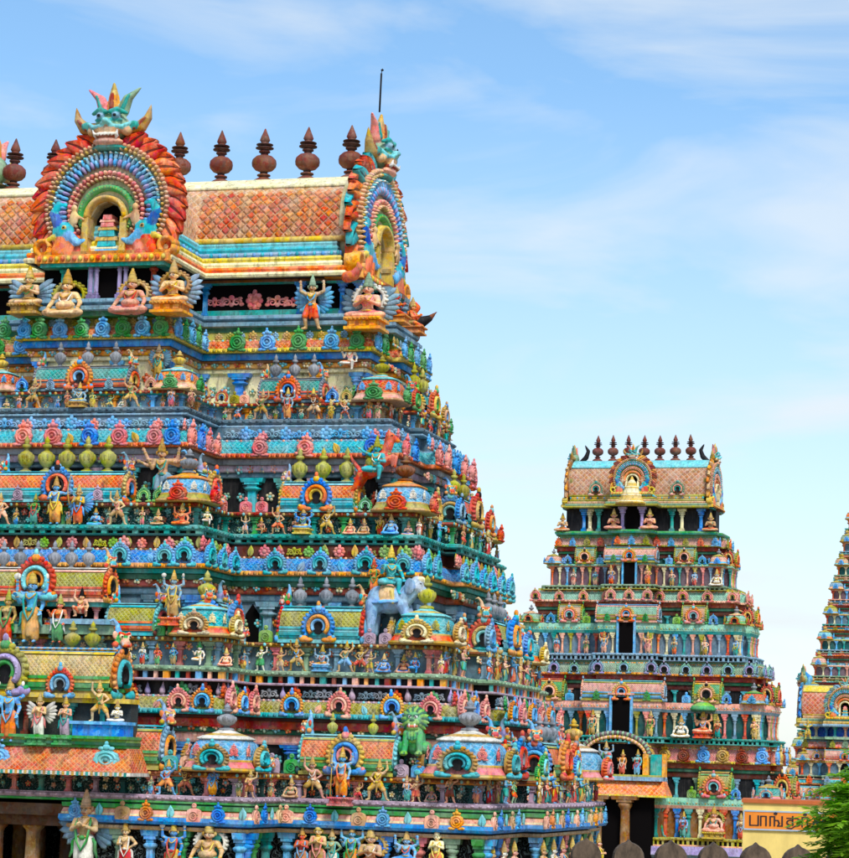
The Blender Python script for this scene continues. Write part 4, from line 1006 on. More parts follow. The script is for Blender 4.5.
LV[3] = dict(fill=[('kudu', ('gold', 'orange', 'blue')), ('beast', 2), ('plaque', 'pink'), ('kudu', ('green', 'mint', 'red')), ('beast', 1)], wpc=['turq', 'slate', 'teal', 'mauve'], d=(9.6, 4.95, 4.2, 2.5, 2.3, .45), zl=A(6.28), ze0=A(6.79), ze1=A(6.92), zc0=A(8.52), zc1=A(9.03), zt=A(9.42), co=-.85, lh=.30, sh=.86,
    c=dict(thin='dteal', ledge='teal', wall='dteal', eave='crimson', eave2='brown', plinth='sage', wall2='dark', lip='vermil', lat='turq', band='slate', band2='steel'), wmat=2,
    beams=[('slate', .16), ('mauve', .20), ('grey', .18)], stubs=['teal', 'teal', 'dgreen'], pil=['teal', 'green', 'dteal'], pilsp=.85,
    ros=['pink', 'pink', 'blue'], rosw=.58, rossp=.95, knob=['pink', 'sky'], leaf=['gold', 'aqua'], scroll=[('scroll', 'steel', 1.1), ('flower', 'sky', 1.1), ('scroll', 'sky', 1.1)], scrsp=.40,
    rospx=[(260, 455), (304, 455), (372, 455)], rosbx=[(24, 443), (53, 443), (90, 443), (119, 443), (155, 443), (172, 443)],
    shc=('aqua', 'turq', 'vermil', 'turq'), kuc=('gold', 'olive', 'sky', 'orange'), kup='red')
LV[4] = dict(fill=[('kudu', ('red', 'gold', 'sky')), ('beast', 3), ('kudu', ('green', 'lime', 'aqua')), ('rosette', 'rose')], wpc=['blue', 'cream', 'sky', 'orange'], d=(8.3, 3.75, 3.2, 2.6, 1.8, .4), zl=A(9.67), ze0=A(10.05), ze1=A(10.17), zc0=A(11.74), zc1=A(12.13), zt=A(12.38), co=-.8, lh=.24, sh=.74,
    c=dict(thin='steel', ledge='slate', wall='steel', eave='crimson', eave2='teal', plinth='sage', wall2='cream', lip='yellow', lat='vermil', band='olive', band2='gold'),
    beams=[('cream', .14), ('orange', .15), ('brown', .08), ('blue', .20)], stubs=['steel', 'slate'], pil=['sky', 'tan', 'orange', 'steel'], pilsp=.55,
    ros=['green', 'sky'], rosw=.55, rossp=.72, knob=None, leaf=None, scroll=[('flower', 'gold', 1.2), ('flower', 'olive', 1.2), ('flower', 'steel', 1.1)], scrsp=.36,
    rospx=[(237, 351), (268, 351), (299, 351), (331, 351), (357, 351)], rosbx=[(3, 336), (25, 336), (39, 336), (60, 336), (82, 336), (102, 336), (123, 336), (143, 336), (161, 336)],
    shc=('slate', 'vermil', 'teal', 'grey'), kuc=('tan', 'rose', 'vermil', 'aqua'), kup='green')
def FX(k, px, py, face='F', off=-.2):
    d = LV[k]['d']; v = d[1] + (d[3] if face == 'B' else 0) + off
    return TW.at(px, py, v)
def fx(k, px, py, face='F', off=-.2): return FX(k, px, py, face, off)[0]
def sides(k, L, wq, cols=None, gab=None, front=None):
    d = LV[k]['d']; D = d[1]; co = LV[k]['co']
    r = [('shala', 'S', 0.0, dict(L=L, gab=gab, front=front or ('gold', 'vermil', 'blue', .9), pots=3, potc='grey', beast=1)),
         ('kuta', 'S', D - .85, dict(w=wq))]
    for s in (-1, 1):
        m = s * (L / 2 + D - 1.5) / 2
        if D > 3: r += [('kudu', 'S', m - .3, dict(c=('red', 'orange', 'lime'), w=.75)), ('kudu', 'S', m + .35, dict(c=('deep', 'sky', 'pink'), w=.72))]
    return r
LV[1]['shr'] = [('shala', 'F', fx(1, 345, 775), dict(L=2.5, front=('gold', 'blue', 'pink', 1.08), gab=('aqua', 'dteal', 'dark'), pots=2, potc='olive', potsc=.34)), ('kuta', 'F', fx(1, 463, 775) , dict(w=2.05, finial='grey', fins=.34, med='pink')),
    ('plaque', 'F', fx(1, 270, 775), dict(c='mauve', w=.5)), ('plaque', 'F', fx(1, 290, 775), dict(c='green', w=.5)), ('plaque', 'F', fx(1, 400, 775), dict(c='mauve', w=.44)), ('plaque', 'F', fx(1, 417, 775), dict(c='sky', w=.44)), ('wpil', 'F', fx(1, 293, 740, 'F', -1.5), dict(c='blue')), ('wpil', 'F', fx(1, 392, 740, 'F', -1.5), dict(c='blue')),
    ('kuta', 'B', fx(1, 224, 772, 'B', -.7), dict(w=1.75, finial='grey', fins=.34, med='pink')), ('shala', 'B', fx(1, 128, 772, 'B'), dict(L=1.6, H=1.1, gab=('steel', 'orange', 'dark'), pots=0, cols=('olive', 'green', 'vermil', 'turq'))), ('plaque', 'B', fx(1, 168, 772, 'B'), dict(c='teal', w=.5)), ('plaque', 'B', fx(1, 186, 772, 'B'), dict(c='rose', w=.5)), ('wpil', 'B', fx(1, 180, 740, 'B', -1.5), dict(c='blue')),
    ('plaque', 'R', -8.6, dict(c='gold', w=.6)), ('plaque', 'R', -7.9, dict(c='rose', w=.6)),
    ('shala', 'S', 0.0, dict(L=2.6, front=('orange', 'vermil', 'red', 1.15), gab=('blue', 'sky', 'red'), pots=3, potc='grey')), ('kuta', 'S', 6.3, dict(w=1.9, plq=('vermil', 'pink', 'aqua'))), ('shala', 'S', -3.6, dict(L=1.1, front=('blue', 'red', 'grey', 1.15), gab=('red', 'gold', 'dark'))), ('shala', 'S', 3.6, dict(L=1.3, front=('vermil', 'orange', 'grey', 1.15), gab=('blue', 'gold', 'dark'))), ('kudu', 'S', -5.0, dict(c=('orange', 'red', 'gold'), w=.95)), ('kudu', 'S', -2.2, dict(c=('green', 'aqua', 'gold'), w=.8)), ('kudu', 'S', 2.2, dict(c=('blue', 'aqua', 'gold'), w=.8))]
LV[2]['shr'] = [('shala', 'F', fx(2, 318, 644), dict(L=2.25, front=('blue', 'orange', 'sky', 1.0), gab=('red', 'sky', 'steel'), pots=3, potc='grey', beast=2)), ('kuta', 'F', fx(2, 420, 644), dict(w=1.62, finial='olive', fins=.36, finh=.72, med='olive')),
    ('plaque', 'F', fx(2, 264, 644), dict(c='lime', w=.44)), ('plaque', 'F', fx(2, 281, 644), dict(c='lime', w=.44)), ('plaque', 'F', fx(2, 368, 644), dict(c='mauve', w=.40)), ('plaque', 'F', fx(2, 384, 644), dict(c='mauve', w=.40)), ('wpil', 'F', fx(2, 270, 600, 'F', -1.4), dict(c='steel')), ('wpil', 'F', fx(2, 378, 600, 'F', -1.4), dict(c='slate')), ('door', 'F', fx(2, 253, 600, 'F', -1.4)),
    ('kuta', 'B', fx(2, 204, 640, 'B', -.7), dict(w=1.52, finial='olive', fins=.36, finh=.72, med='cream')), ('plaque', 'B', fx(2, 156, 640, 'B'), dict(c='green', w=.46)), ('plaque', 'B', fx(2, 173, 640, 'B'), dict(c='green', w=.46)), ('shala', 'B', fx(2, 134, 640, 'B', -.6), dict(L=1.3, H=.85, gab=('aqua', 'crimson', 'dark'), cols=('turq', 'vermil', 'olive', 'aqua'))), ('wpil', 'B', fx(2, 196, 590, 'B', -1.4), dict(c='blue')),
    ('shala', 'R', -7.4, dict(L=1.0, H=.95, gab=('blue', 'vermil', 'red'), front=('blue', 'vermil', 'red', 1.1))), ('wpil', 'R', -6.8, dict(c='teal'))] + [('shala', 'S', 0.0, dict(L=2.2, front=('blue', 'orange', 'turq', 1.2), gab=('red', 'gold', 'aqua'), pots=3, potc='grey', beast=3)), ('kuta', 'S', 5.2, dict(w=1.5)), ('kudu', 'S', -3.5, dict(c=('crimson', 'orange', 'aqua'), w=.9)), ('kudu', 'S', -2.3, dict(c=('steel', 'sky', 'blue'), w=.85)), ('kudu', 'S', 2.4, dict(c=('blue', 'turq', 'vermil'), w=.9)), ('kudu', 'S', 3.6, dict(c=('blue', 'aqua', 'red'), w=.9))]
LV[3]['shr'] = [('shala', 'F', fx(3, 316, 512), dict(L=2.1, front=('blue', 'vermil', 'gold', 1.12), gab=('gold', 'orange', 'steel'), pots=3, potc='olive', potsc=.54, beast=1)), ('kuta', 'F', fx(3, 399, 512), dict(w=1.5, finial='brown', fins=.42, med='ivory')),
    ('plaque', 'F', fx(3, 244, 514), dict(c='pink', w=.40)), ('plaque', 'F', fx(3, 260, 514), dict(c='pink', w=.40)), ('kudu', 'F', fx(3, 349, 512), dict(c=('green', 'mint', 'green'), w=.42)), ('kudu', 'F', fx(3, 364, 512), dict(c=('green', 'mint', 'green'), w=.42)), ('wpil', 'F', fx(3, 254, 470, 'F', -1.2), dict(c='turq')),
    ('kuta', 'B', fx(3, 186, 505, 'B', -.6), dict(w=1.38, finial='grey', fins=.42, med='ivory')), ('shala', 'B', fx(3, 57, 505, 'B'), dict(L=3.7, front=('blue', 'vermil', 'dark', 1.15), gab=('gold', 'vermil', 'blue'), pots=5, potc='olive', potsc=.56, side_plq='mauve')), ('kudu', 'B', fx(3, 142, 505, 'B'), dict(c=('green', 'lime', 'green'), w=.42)), ('kudu', 'B', fx(3, 158, 505, 'B'), dict(c=('green', 'lime', 'green'), w=.42)),
    ('shala', 'R', -6.2, dict(L=.9, H=.9, gab=('gold', 'orange', 'blue'), front=('gold', 'vermil', 'blue', 1.1)))] + [('shala', 'S', 0.0, dict(L=1.7, front=('red', 'gold', 'dark', 1.25), gab=('blue', 'gold', 'aqua'), pots=2, potc='olive')), ('kuta', 'S', 4.05, dict(w=1.35)), ('kudu', 'S', -2.4, dict(c=('red', 'gold', 'olive'), w=.85)), ('kudu', 'S', 2.2, dict(c=('red', 'orange', 'aqua'), w=.85)), ('kudu', 'S', -1.4, dict(c=('blue', 'steel', 'dark'), w=.8))]
LV[4]['shr'] = [('shala', 'F', fx(4, 288, 403), dict(L=1.75, front=('vermil', 'red', 'blue', 1.06), gab=('grey', 'red', 'gold'), pots=3, potc='grey', potsc=.40, beast=3)), ('kuta', 'F', fx(4, 376, 403), dict(w=1.36, finial='olive', fins=.36, med='sky')),
    ('plaque', 'F', fx(4, 233, 403), dict(c='olive', w=.34)), ('plaque', 'F', fx(4, 243, 403), dict(c='rose', w=.34)), ('kudu', 'F', fx(4, 331, 403), dict(c=('blue', 'sky', 'blue'), w=.40)), ('kudu', 'F', fx(4, 345, 403), dict(c=('olive', 'gold', 'olive'), w=.38)), ('wpil', 'F', fx(4, 240, 380, 'F', -1.1), dict(c='blue')),
    ('kuta', 'B', fx(4, 176, 395, 'B', -.55), dict(w=1.15, finial='gold', fins=.36, med='sky')), ('kuta', 'B', fx(4, -2, 395, 'B', -.55), dict(w=1.15, finial='gold', fins=.36, med='sky')), ('shala', 'B', fx(4, 79, 395, 'B'), dict(L=2.75, front=('orange', 'vermil', 'sky', 1.15), gab=('grey', 'vermil', 'gold'), pots=3, potc='grey', potsc=.40, side_plq='steel', beast=2)), ('kudu', 'B', fx(4, 149, 395, 'B'), dict(c=('rose', 'tan', 'rose'), w=.38)), ('kudu', 'B', fx(4, 20, 395, 'B'), dict(c=('blue', 'sky', 'blue'), w=.4)),
    ('kudu', 'R', -5.4, dict(c=('green', 'lime', 'red'), w=.6)), ('kudu', 'R', -4.6, dict(c=('green', 'aqua', 'sky'), w=.5))] + [('shala', 'S', 0.0, dict(L=1.4, front=('red', 'gold', 'green', 1.2), gab=('gold', 'orange', 'blue'), pots=2)), ('kuta', 'S', 3.0, dict(w=1.1)), ('kudu', 'S', -1.6, dict(c=('red', 'green', 'lime'), w=.7)), ('kudu', 'S', 1.7, dict(c=('gold', 'tan', 'blue'), w=.7))]
for k in (1, 2, 3, 4): storey(TW, LV[k])

# ground storey with the gateway, on a stone base
d1 = LV[1]['d']; GA = TW.at(66, 830, 9.8)[0] - .1
def plan0(o, W=d1[0], D=d1[1], Wc=d1[2], pc=d1[3], Ds=d1[4], ps=d1[5], a=GA):
    f = [(-W - o, -D - o), (-Wc - o, -D - o), (-Wc - o, -D - pc - o), (-a + o, -D - pc - o), (-a + o, -2.0), (a - o, -2.0), (a - o, -D - pc - o), (Wc + o, -D - pc - o), (Wc + o, -D - o), (W + o, -D - o),
         (W + o, -Ds - o), (W + ps + o, -Ds - o), (W + ps + o, Ds + o), (W + o, Ds + o)]
    return f + [(W + o, D + o), (Wc + o, D + o), (Wc + o, D + pc + o), (-Wc - o, D + pc + o), (-Wc - o, D + o), (-W - o, D + o), (-W - o, 0)]
mb = MB()
ring(mb, plan0, [(.5, 0), (.5, .5, P['stone2'], 3), (.35, .6, P['stone2'], 3), (.35, 1.5, P['stone2'], 3), (.5, 1.6, P['stone2'], 3), (.5, 1.9, P['stone2'], 3), (.1, 2.0, P['stone2'], 3), (.1, 4.9, P['stone2'], 3), (.45, 5.1, P['stone2'], 3), (.45, 5.4, P['stone2'], 3), (.1, 5.6, P['stone2'], 3)], .5)
link('stone_base', mb.mesh('stone_base'), TW.root)
mb = MB()
ring(mb, plan0, [(.1, A(-3.4)), (.12, A(-3.35), P['teal']), (.12, A(-3.2), P['teal']), (-.45, A(-3.18), P['sage']), (-.45, A(-1.78), P['dark'], 2), (-.10, A(-1.78), P['tan']), (-.06, A(-1.74), P['tan']), (-.08, A(-1.68), P['tan']), (-.15, A(-1.66), P['dark']),  # dark strip between tan beam and blue band paints the shadow there
    (.06, A(-1.62), P['deep']), (.10, A(-1.55), P['blue']), (.09, A(-1.44), P['blue']), (.05, A(-1.43), P['orange']), (.04, A(-1.38), P['cream']), (.0, A(-1.28), P['rose']), (-.02, A(-1.26), P['orange']), (.03, A(-1.24), P['green']), (.04, A(-1.14), P['green']), (-.05, A(-1.12), P['dgreen']), (-1.2, A(-1.10), P['dgreen'])], .2)
st0 = link('storey', mb.mesh('storey'), TW.root)
rnd = random.Random(11)
for f in 'FBRS':
    a, b = spans(d1)[f]
    for i, s in enumerate(evenly(a, b, .66, .2)):
        if f == 'B' and abs(s) < GA + .3: continue
        p, rz = fpos(d1, f, s, .06, A(-1.55)); kn = i % 3
        if kn == 0: link('plaque', KIT['plaque'], st0, p, rz, .46, P[('rose', 'tan', 'gold')[i % 2]])
        elif kn == 1: link('rosette', KIT['rosette'], st0, p, rz, .44, P[('blue', 'sky', 'orange')[(i // 3) % 3]])
        else: link('leaf', KIT['leaf'], st0, (p[0], p[1], p[2] + .08), rz, .34, P['aqua'])
    for i, s in enumerate(evenly(a, b, .85, .15)):
        if f == 'B' and abs(s) < GA + .2: continue
        p, rz = fpos(d1, f, s, -.30, A(-3.18)); link('pilaster', KIT['rd' if i % 2 else 'sq'], st0, p, rz, (.95, .95, 1.42), P[('sky', 'green', 'teal', 'blue', 'pink', 'sage')[(i + (f == 'S')) % 6]])
# gateway: ceiling, stone pillars, deep dark passage
mb = MB(); mb.box(0, -6.0, A(-1.35), 2 * GA + .4, 7.6, .3, P['wood'], 3); mb.box(0, -9.3, A(-1.62), 2 * GA, .5, .3, P['wood'], 3); mb.box(0, -5.5, 5.5, 2 * GA + .3, 8.4, .2, P['stone2'], 3)
link('gateway_ceiling', mb.mesh('gateway_ceiling'), TW.root)
mb = MB(); mb.box(0, 0, .12, .56, .56, .24, WHT, 3); mb.lathe([(.20, .24), (.21, .3), (.185, .5), (.17, 1.45), (.19, 1.52), (.26, 1.60), (.27, 1.68), (.20, 1.72)], 14, cols=[WHT] * 8, mats=[3] * 8, sup=4); mb.box(0, 0, 1.76, .62, .56, .08, WHT, 3); mb.box(0, 0, 1.86, 1.0, .6, .12, WHT, 3, 1.1)
pm = mb.mesh('stone_pillar')
gx = TW.at(32, 830, 9.3)[0]
for x, y in ((gx, -9.2), (-gx, -9.2), (gx * .95, -6.5), (-gx * .95, -6.5), (gx - 1.6, -6.5)):
    link('stone_pillar', pm, TW.root, (x, y, A(-3.42)), 0, 1.0, P['stone'])
for x in (gx + .62, -gx - .62): link('stone_pillar', pm, TW.root, (x, -8.4, A(-3.42)), 0, 1.0, dk(P['wood'], .8))

# porch roof over the gateway, with its own ledge, wall and great barrel
vb = d1[1] + d1[3]
xr, ze = TW.at(130, 777, vb + 1.0); ztp = TW.at(60, 747, vb + .60)[1]; zl2 = TW.at(60, 735, vb + .7)[1]; xg = TW.at(126, 741, vb + .7)[0]
mb = MB(); b = len(mb.v); yb, yt = -(vb + 1.0), -(vb + .60); xt = xr - .18
q = .155
mb.v += [(-xr, yb, ze + .10), (xr, yb, ze + .10), (xt, yt, ztp), (-xt, yt, ztp)]; sl = math.hypot(yt - yb, ztp - ze - .1)
mb.face((b, b + 1, b + 2, b + 3), srgb('f2702e'), 1, [(0, 0), (2 * xr / q, 0), (2 * xr / q, sl / q), (0, sl / q)])
b = len(mb.v); mb.v += [(xr, yb, ze + .10), (xr, -vb + .3, ze + .10), (xt, -vb + .3, ztp), (xt, yt, ztp)]; mb.face((b, b + 1, b + 2, b + 3), srgb('f2702e'), 1, [(0, 0), (1 / q, 0), (1 / q, sl / q), (0, sl / q)])
b = len(mb.v); mb.v += [(-xr, -vb + .3, ze + .10), (-xr, yb, ze + .10), (-xt, yt, ztp), (-xt, -vb + .3, ztp)]; mb.face((b, b + 1, b + 2, b + 3), srgb('f2702e'), 1, [(0, 0), (1 / q, 0), (1 / q, sl / q), (0, sl / q)])
mb.box(0, (yb - vb + .3) / 2 - .02, ze + .05, 2 * xr + .04, abs(-vb + .3 - yb) + .04, .09, P['ivory'])
nb = int(2 * xr / .13)
for i in range(nb): mb.box(-xr + .06 + i * .13, yb - .045, ze + .045, .065, .03, .10, P['teal'] if i % 2 else P['gold'])
for j, (o, cc) in enumerate(((.66, 'green'), (.72, 'dgreen'), (.68, 'lime'), (.76, 'green'))):
    h = (zl2 - ztp) / 4; mb.box(0, -(vb + o) / 1 / 2 - vb / 2 + .2, ztp + h * (j + .5), 2 * xg + .05 * (j % 2), o + .4, h - .002, P[cc])
zw = TW.at(60, 698, vb)[1]
mb.box(0, -vb + .16, (zl2 + zw) / 2, 2 * xg - .3, .5, zw - zl2, P['dark'], 2)
mb.box(0, -vb + .02, zw - .06, 2 * xg - .2, .7, .12, P['yellow'])
po = link('porch', mb.mesh('porch'), TW.root)
for s in (-1, 1): link('medallion', KIT['rosette'], po, (s * (xr - .75), yb + .22, ze + .12), 0, (.85, .5, .62), P['aqua'])
link('medallion', KIT['rosette'], po, (TW.at(2, 765, vb + .5)[0], yb + .22, ze + .14), 0, (.8, .5, .58), P['sky'])
for px in (28, 72, 104): 
    for s in (1, -1):
        x = TW.at(px, 700, vb + .1)[0]; link('pilaster', KIT['rd'], po, (s * x, -vb - .16, zl2), 0, (.7, .6, zw - zl2 - .12), P['crimson' if px == 28 else 'teal'])
xs = TW.at(116, 690, vb)[0]; zsh = TW.at(60, 650, vb - .3)[1]
gsh = add_shala(TW, TW.root, (0, -vb + .25, zw), 0, 2 * xs, 1.35, zsh - zw, ('yellow', 'green', srgb('e6c070'), 'sky'), ('olive', 'lilac', 'green', 1.12), ('orange', 'turq', 'dark'), 0, beast=1)
mb = MB()
for i in range(34): mb.ell((-xs + (i + .5) * 2 * xs / 34, -.25, (zsh - zw) * 1.0), (xs / 30, .07, .05), P['orange'] if i % 2 else P['gold'], 6, 4)
tag(link('rope_moulding', mb.mesh('rope_moulding'), gsh), kind='stuff')
for px in (72, 92): x, z = TW.at(px, 652, vb - .2); link('pot_finial', KIT['pot'], gsh, (x, -.05, (zsh - zw) * .98), 0, (.5, .5, .78), P['olive'])
for px in (68, -55): link('arch_plaque', kudu_mesh('vermil', 'sky', 'steel'), gsh, (TW.at(px, 690, vb)[0], -.74, -.02), 0, .82)
mb = MB(); x0 = TW.at(72, 725, vb + .7)[0]; x1 = TW.at(124, 725, vb + .7)[0]; zz = TW.at(100, 722, vb + .5)[1]
mb.box((x0 + x1) / 2, -vb - .36, (zz + zl2) / 2, x1 - x0, .6, zz - zl2, P['blue']); mb.box((x0 + x1) / 2, -vb - .38, zz - .03, x1 - x0 + .12, .74, .08, P['sky']); link('bracket_shelf', mb.mesh('bracket_shelf'), po)

# second-storey central barrel, raised above a niche whose dark is a black slab
d2 = LV[2]['d']; v2 = d2[1] + d2[3]; x2 = TW.at(106, 600, v2 - .3)[0]; zb2 = TW.at(30, 602, v2 - .3)[1]; zt2 = TW.at(30, 569, v2 - .5)[1]
mb = MB(); z3 = LV[2]['ze1']; mb.box(0, -v2 + .55, (z3 + zb2) / 2, 2 * x2 - .4, .3, zb2 - z3, P['black']); mb.box(0, -v2 + .45, zb2 - .06, 2 * x2, .8, .12, P['teal'], 0); mb.box(0, -v2 + .3, z3 + .12, 2 * x2 + .6, .7, .24, P['sage'])
mb.box(TW.at(86, 618, v2 - .2)[0], -v2 + .05, TW.at(86, 622, v2)[1], 1.7, .5, .14, P['steel'])
link('niche', mb.mesh('niche'), TW.root)
add_shala(TW, TW.root, (0, -v2 + .5, zb2), 0, 2 * x2, 1.0, zt2 - zb2, ('rose', 'red', 'olive', 'ivory'), ('red', 'aqua', 'orange', 1.35), ('red', 'orange', 'dark'), 6, 'grey', 2, .42)
for px in (68, 96, 6): link('pilaster', KIT['rd'], TW.root, (TW.at(px, 620, v2 - .3)[0], -v2 + .3, z3 + .24), 0, (.6, .6, zb2 - z3 - .3), P['pink'])

# neck under the roof
dn = (7.5, 2.95, 2.4, 3.0, 1.45, .3); zn = A(12.88)
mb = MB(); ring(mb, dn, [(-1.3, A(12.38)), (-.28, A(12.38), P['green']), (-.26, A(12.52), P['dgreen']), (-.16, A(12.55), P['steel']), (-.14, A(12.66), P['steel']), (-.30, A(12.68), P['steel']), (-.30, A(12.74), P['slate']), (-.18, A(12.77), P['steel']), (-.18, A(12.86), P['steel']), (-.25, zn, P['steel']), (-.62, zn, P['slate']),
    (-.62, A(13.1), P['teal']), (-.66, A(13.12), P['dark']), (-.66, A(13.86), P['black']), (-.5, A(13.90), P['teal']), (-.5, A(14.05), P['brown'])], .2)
nk = link('neck', mb.mesh('neck'), TW.root)
for px, s in ((214, .42), (231, .5), (277, .5), (293, .42)):
    x, z = TW.at(px, 308, 2.33); link('scroll_relief', KIT['scroll'], nk, (x, -2.29, z), 0, (s * 1.2, .25, s), P['pink'])
x, z = TW.at(254, 309, 2.33); link('flower_relief', KIT['flower'], nk, (x, -2.29, z), 0, (.62, .3, .62), P['pink'])
for px in (205, 300, 342, 358): link('pilaster', KIT['sq'], nk, (TW.at(px, 300, 2.4)[0], -2.36, zn), 0, (.7, .5, 1.05), P['blue'])
vn = dn[1] + dn[3]; mb = MB(); xd, zd = TW.at(104, 308, vn - .4); xd2 = TW.at(116, 308, vn - .4)[0]
mb.box(xd, -vn + .62, zn + .62, 2 * (xd2 - xd), .12, 1.3, P['black']); mb.box(xd - 2 * (xd2 - xd) * .62, -vn + .56, zn + .6, .22, .2, 1.2, P['steel']); link('doorway', mb.mesh('doorway'), nk)  # closed box, black for the dark of an open door
for px in (88, 94, 117, 123): link('pilaster', KIT['rd'], nk, (TW.at(px, 300, vn - .3)[0], -vn + .42, zn), 0, (.62, .62, 1.28), P['lilac'])
for px in (60, 150): link('pilaster', KIT['sq'], nk, (TW.at(px, 300, vn - .3)[0], -vn + .5, zn), 0, (.7, .5, 1.2), P['crimson' if px == 150 else 'teal'])
for s in evenly(-1.9, 1.9, 1.0, .1):
    p, rz = fpos(dn, 'S', s, -.55, zn); link('pilaster', KIT['sq'], nk, p, rz, (.7, .7, 1.1), P['steel'])

# roof
dr = (6.4, 2.75, 2.15, 2.75, 1.2, .02)
ZR = A(17.45)
RO, rprof = roof(TW, dict(d=dr, ze=A(13.97), ze1=A(15.1), zb=A(15.12), zr=ZR, eave=['cream', 'vermil', 'cream', 'yellow', 'steel', 'turq', 'aqua'], eoff=[.10, .04, -.04, -.10, -.22, -.26, -.30], ridge='cream', lat=srgb('d89a78'), roll='gold', nw=1.75, nh=1.7, nk=9, ks=1.38, kx=.16, kh=1.78, dot=.27, uvs=.31, bin=.34))
# ridge band of flowers and diamond tiles on the barrel
for i in range(16):
    for s in (1,):
        x = 2.0 + i * .28; y, z = rprof[8]; o = link('flower_knob', KIT['flower'], RO, (x, y - .02, z - .1), 0, (.22, .12, .2), P[('rose', 'mint', 'cream')[i % 3]]); o.rotation_euler = (-.7, 0, 0)
mb = MB(); e = .46; mb.v += [(0, 0, 1), (-1, 0, 0), (0, 0, -1), (1, 0, 0), (0, -.22, .62), (-.62, -.22, 0), (0, -.22, -.62), (.62, -.22, 0)]
for a in ((0, 1, 5, 4), (1, 2, 6, 5), (2, 3, 7, 6), (3, 0, 4, 7)): mb.face(a, (.8, .72, .62))
mb.face((4, 5, 6, 7), WHT); tile = mb.mesh('roof_tile')
arcs = [0]; 
for i in range(6): arcs.append(arcs[-1] + math.hypot(rprof[i + 1][0] - rprof[i][0], rprof[i + 1][1] - rprof[i][1]))
tw_, th_ = .30, .30; cnt = 0
rows = int((arcs[6] - .30) / (th_ / 2))
for r in range(rows):
    sarc = .22 + r * th_ / 2
    i = max(k for k in range(6) if arcs[k] <= sarc); t = (sarc - arcs[i]) / (arcs[i + 1] - arcs[i]); (ya, za), (yb_, zb_) = rprof[i], rprof[i + 1]
    y = ya + (yb_ - ya) * t; z = za + (zb_ - za) * t; ang = math.atan2(yb_ - ya, zb_ - za)
    for x0, x1 in ((1.9, 6.3), (-4.6, -2.9)):
        x = x0 + (tw_ / 2 if r % 2 else 0)
        while x < x1:
            if cnt < 300:
                o = link('roof_tile', tile, RO, (x, y - .015, z), 0, (tw_ * .43, .10, th_ * .43), [srgb('e07e5c'), srgb('d87050'), srgb('e48a64'), srgb('d8966a'), srgb('de6c4c')][(cnt * 7 + r * 3) % 5]); o.rotation_euler = (-ang, 0, 0); cnt += 1
            x += tw_
xn, znb = TW.at(107, 265, 5.35)
NAS = big_gable(TW, xn, -5.35, znb, 0, 2.36, 0, ('red', 'vermil', 'red'), 26, 1.0)
GR = big_gable(TW, 6.5, 0.0, A(13.95), math.pi / 2, 2.5, 0, ('red', 'vermil', 'turq'), 26, .95, 1.22)
GL = big_gable(TW, -5.95, 0.0, A(13.95), -math.pi / 2, 2.5, 0, ('red', 'vermil', 'turq'), 20, .95, 1.22)
mb = MB(); mb.tube([(0, 0, 0), (.02, 0, 1.2)], .03, P['dark'], 6); mb.tube([(.02, 0, 1.2), (.05, 0, 1.35)], .012, P['dark'], 5); mb.ell((.045, 0, 1.3), (.05, .05, .03), P['dark'])
x, z = TW.at(379.5, 112, 0); link('lightning_rod', mb.mesh('lightning_rod'), TW.root, (x, 0, z), 0, 1.0)
x, z = TW.at(326, 221, 2.2); m2 = link('medallion', KIT['rosette'], RO, (x, -2.1, z - .3), 0, (.9, .5, .8), P['olive']); m2.rotation_euler = (-.45, 0, 0)
hb_ = blob('horn', [('e', (0, 0, 0), (.45, .35, .30), P['dark']), ('c', (.1, 0, -.05), .28, (.55, 0, .15), .14, P['dark']), ('c', (.55, 0, .15), .13, (.85, 0, .42), .02, P['brown']), ('c', (0, 0, -.2), .22, (0, .1, -.55), .2, P['brown'])], .05, 1)
x, z = TW.at(414, 322, -1.5); link('eave_horn', hb_, TW.root, (x, 1.6, z), math.pi * .02, .8)
mb = MB(); mb.box(0, 0, 0, 1, 1, 1, P['vermil'])
for s in (-1, 1):
    c = blob('eave_curl', [('c', (0, 0, 0), .22, (.35, 0, .02), .20, P['vermil']), ('c', (.35, 0, .02), .2, (.62, 0, .28), .12, P['red']), ('c', (.62, 0, .28), .12, (.52, 0, .46), .06, P['red'])], .05, 1) if s < 0 else c
    link('eave_curl', c, TW.root, (6.6, -s * 2.9, A(13.9)), s * -.5, .8)
# ------------------------------------------------------------------ statues on the large tower
CN = dict(rose='rose', tan='tan', crimson='crimson', ochre='ochre', ivory='white', sky='pale blue', sage='grey-green')
PN = dict(anjali='praying figure', hold='hand-on-hip figure', stride='striding figure', danceR='dancer', lady='lady')
REG = {}
def ST(k, face, pose, px, py, hp, skin, cloth, label, crown='gold', ex=(), off=-.10, fl='l', ped=None, rz=0.0, jewel='gold', name='statue', group=None):
    """k storey, pixel of the foot, height in pixels of the photograph"""
    if k in LV: d = LV[k]['d']
    else: d = dn if k == 5 else d1
    v = d[1] + (d[3] if face == 'B' else 0) + off
    x, z = TW.at(px, py, v)
    if fl == 'l' and k in LV: z = LV[k]['zl']
    elif fl == 'e': z = LV[k]['ze1']
    H = hp / TW.ppm(x, -v) * (1.12 if k == 5 else 1.0)
    REG.setdefault((k, face), []).append(x)
    return statue(pose, TW.world(x, -v, z), -TW.th + rz, H, skin, cloth, crown, label, group, name, ex, jewel, ped)
WG = (('wings', 'steel'),); EM = (('emblem', 'ivory'),)
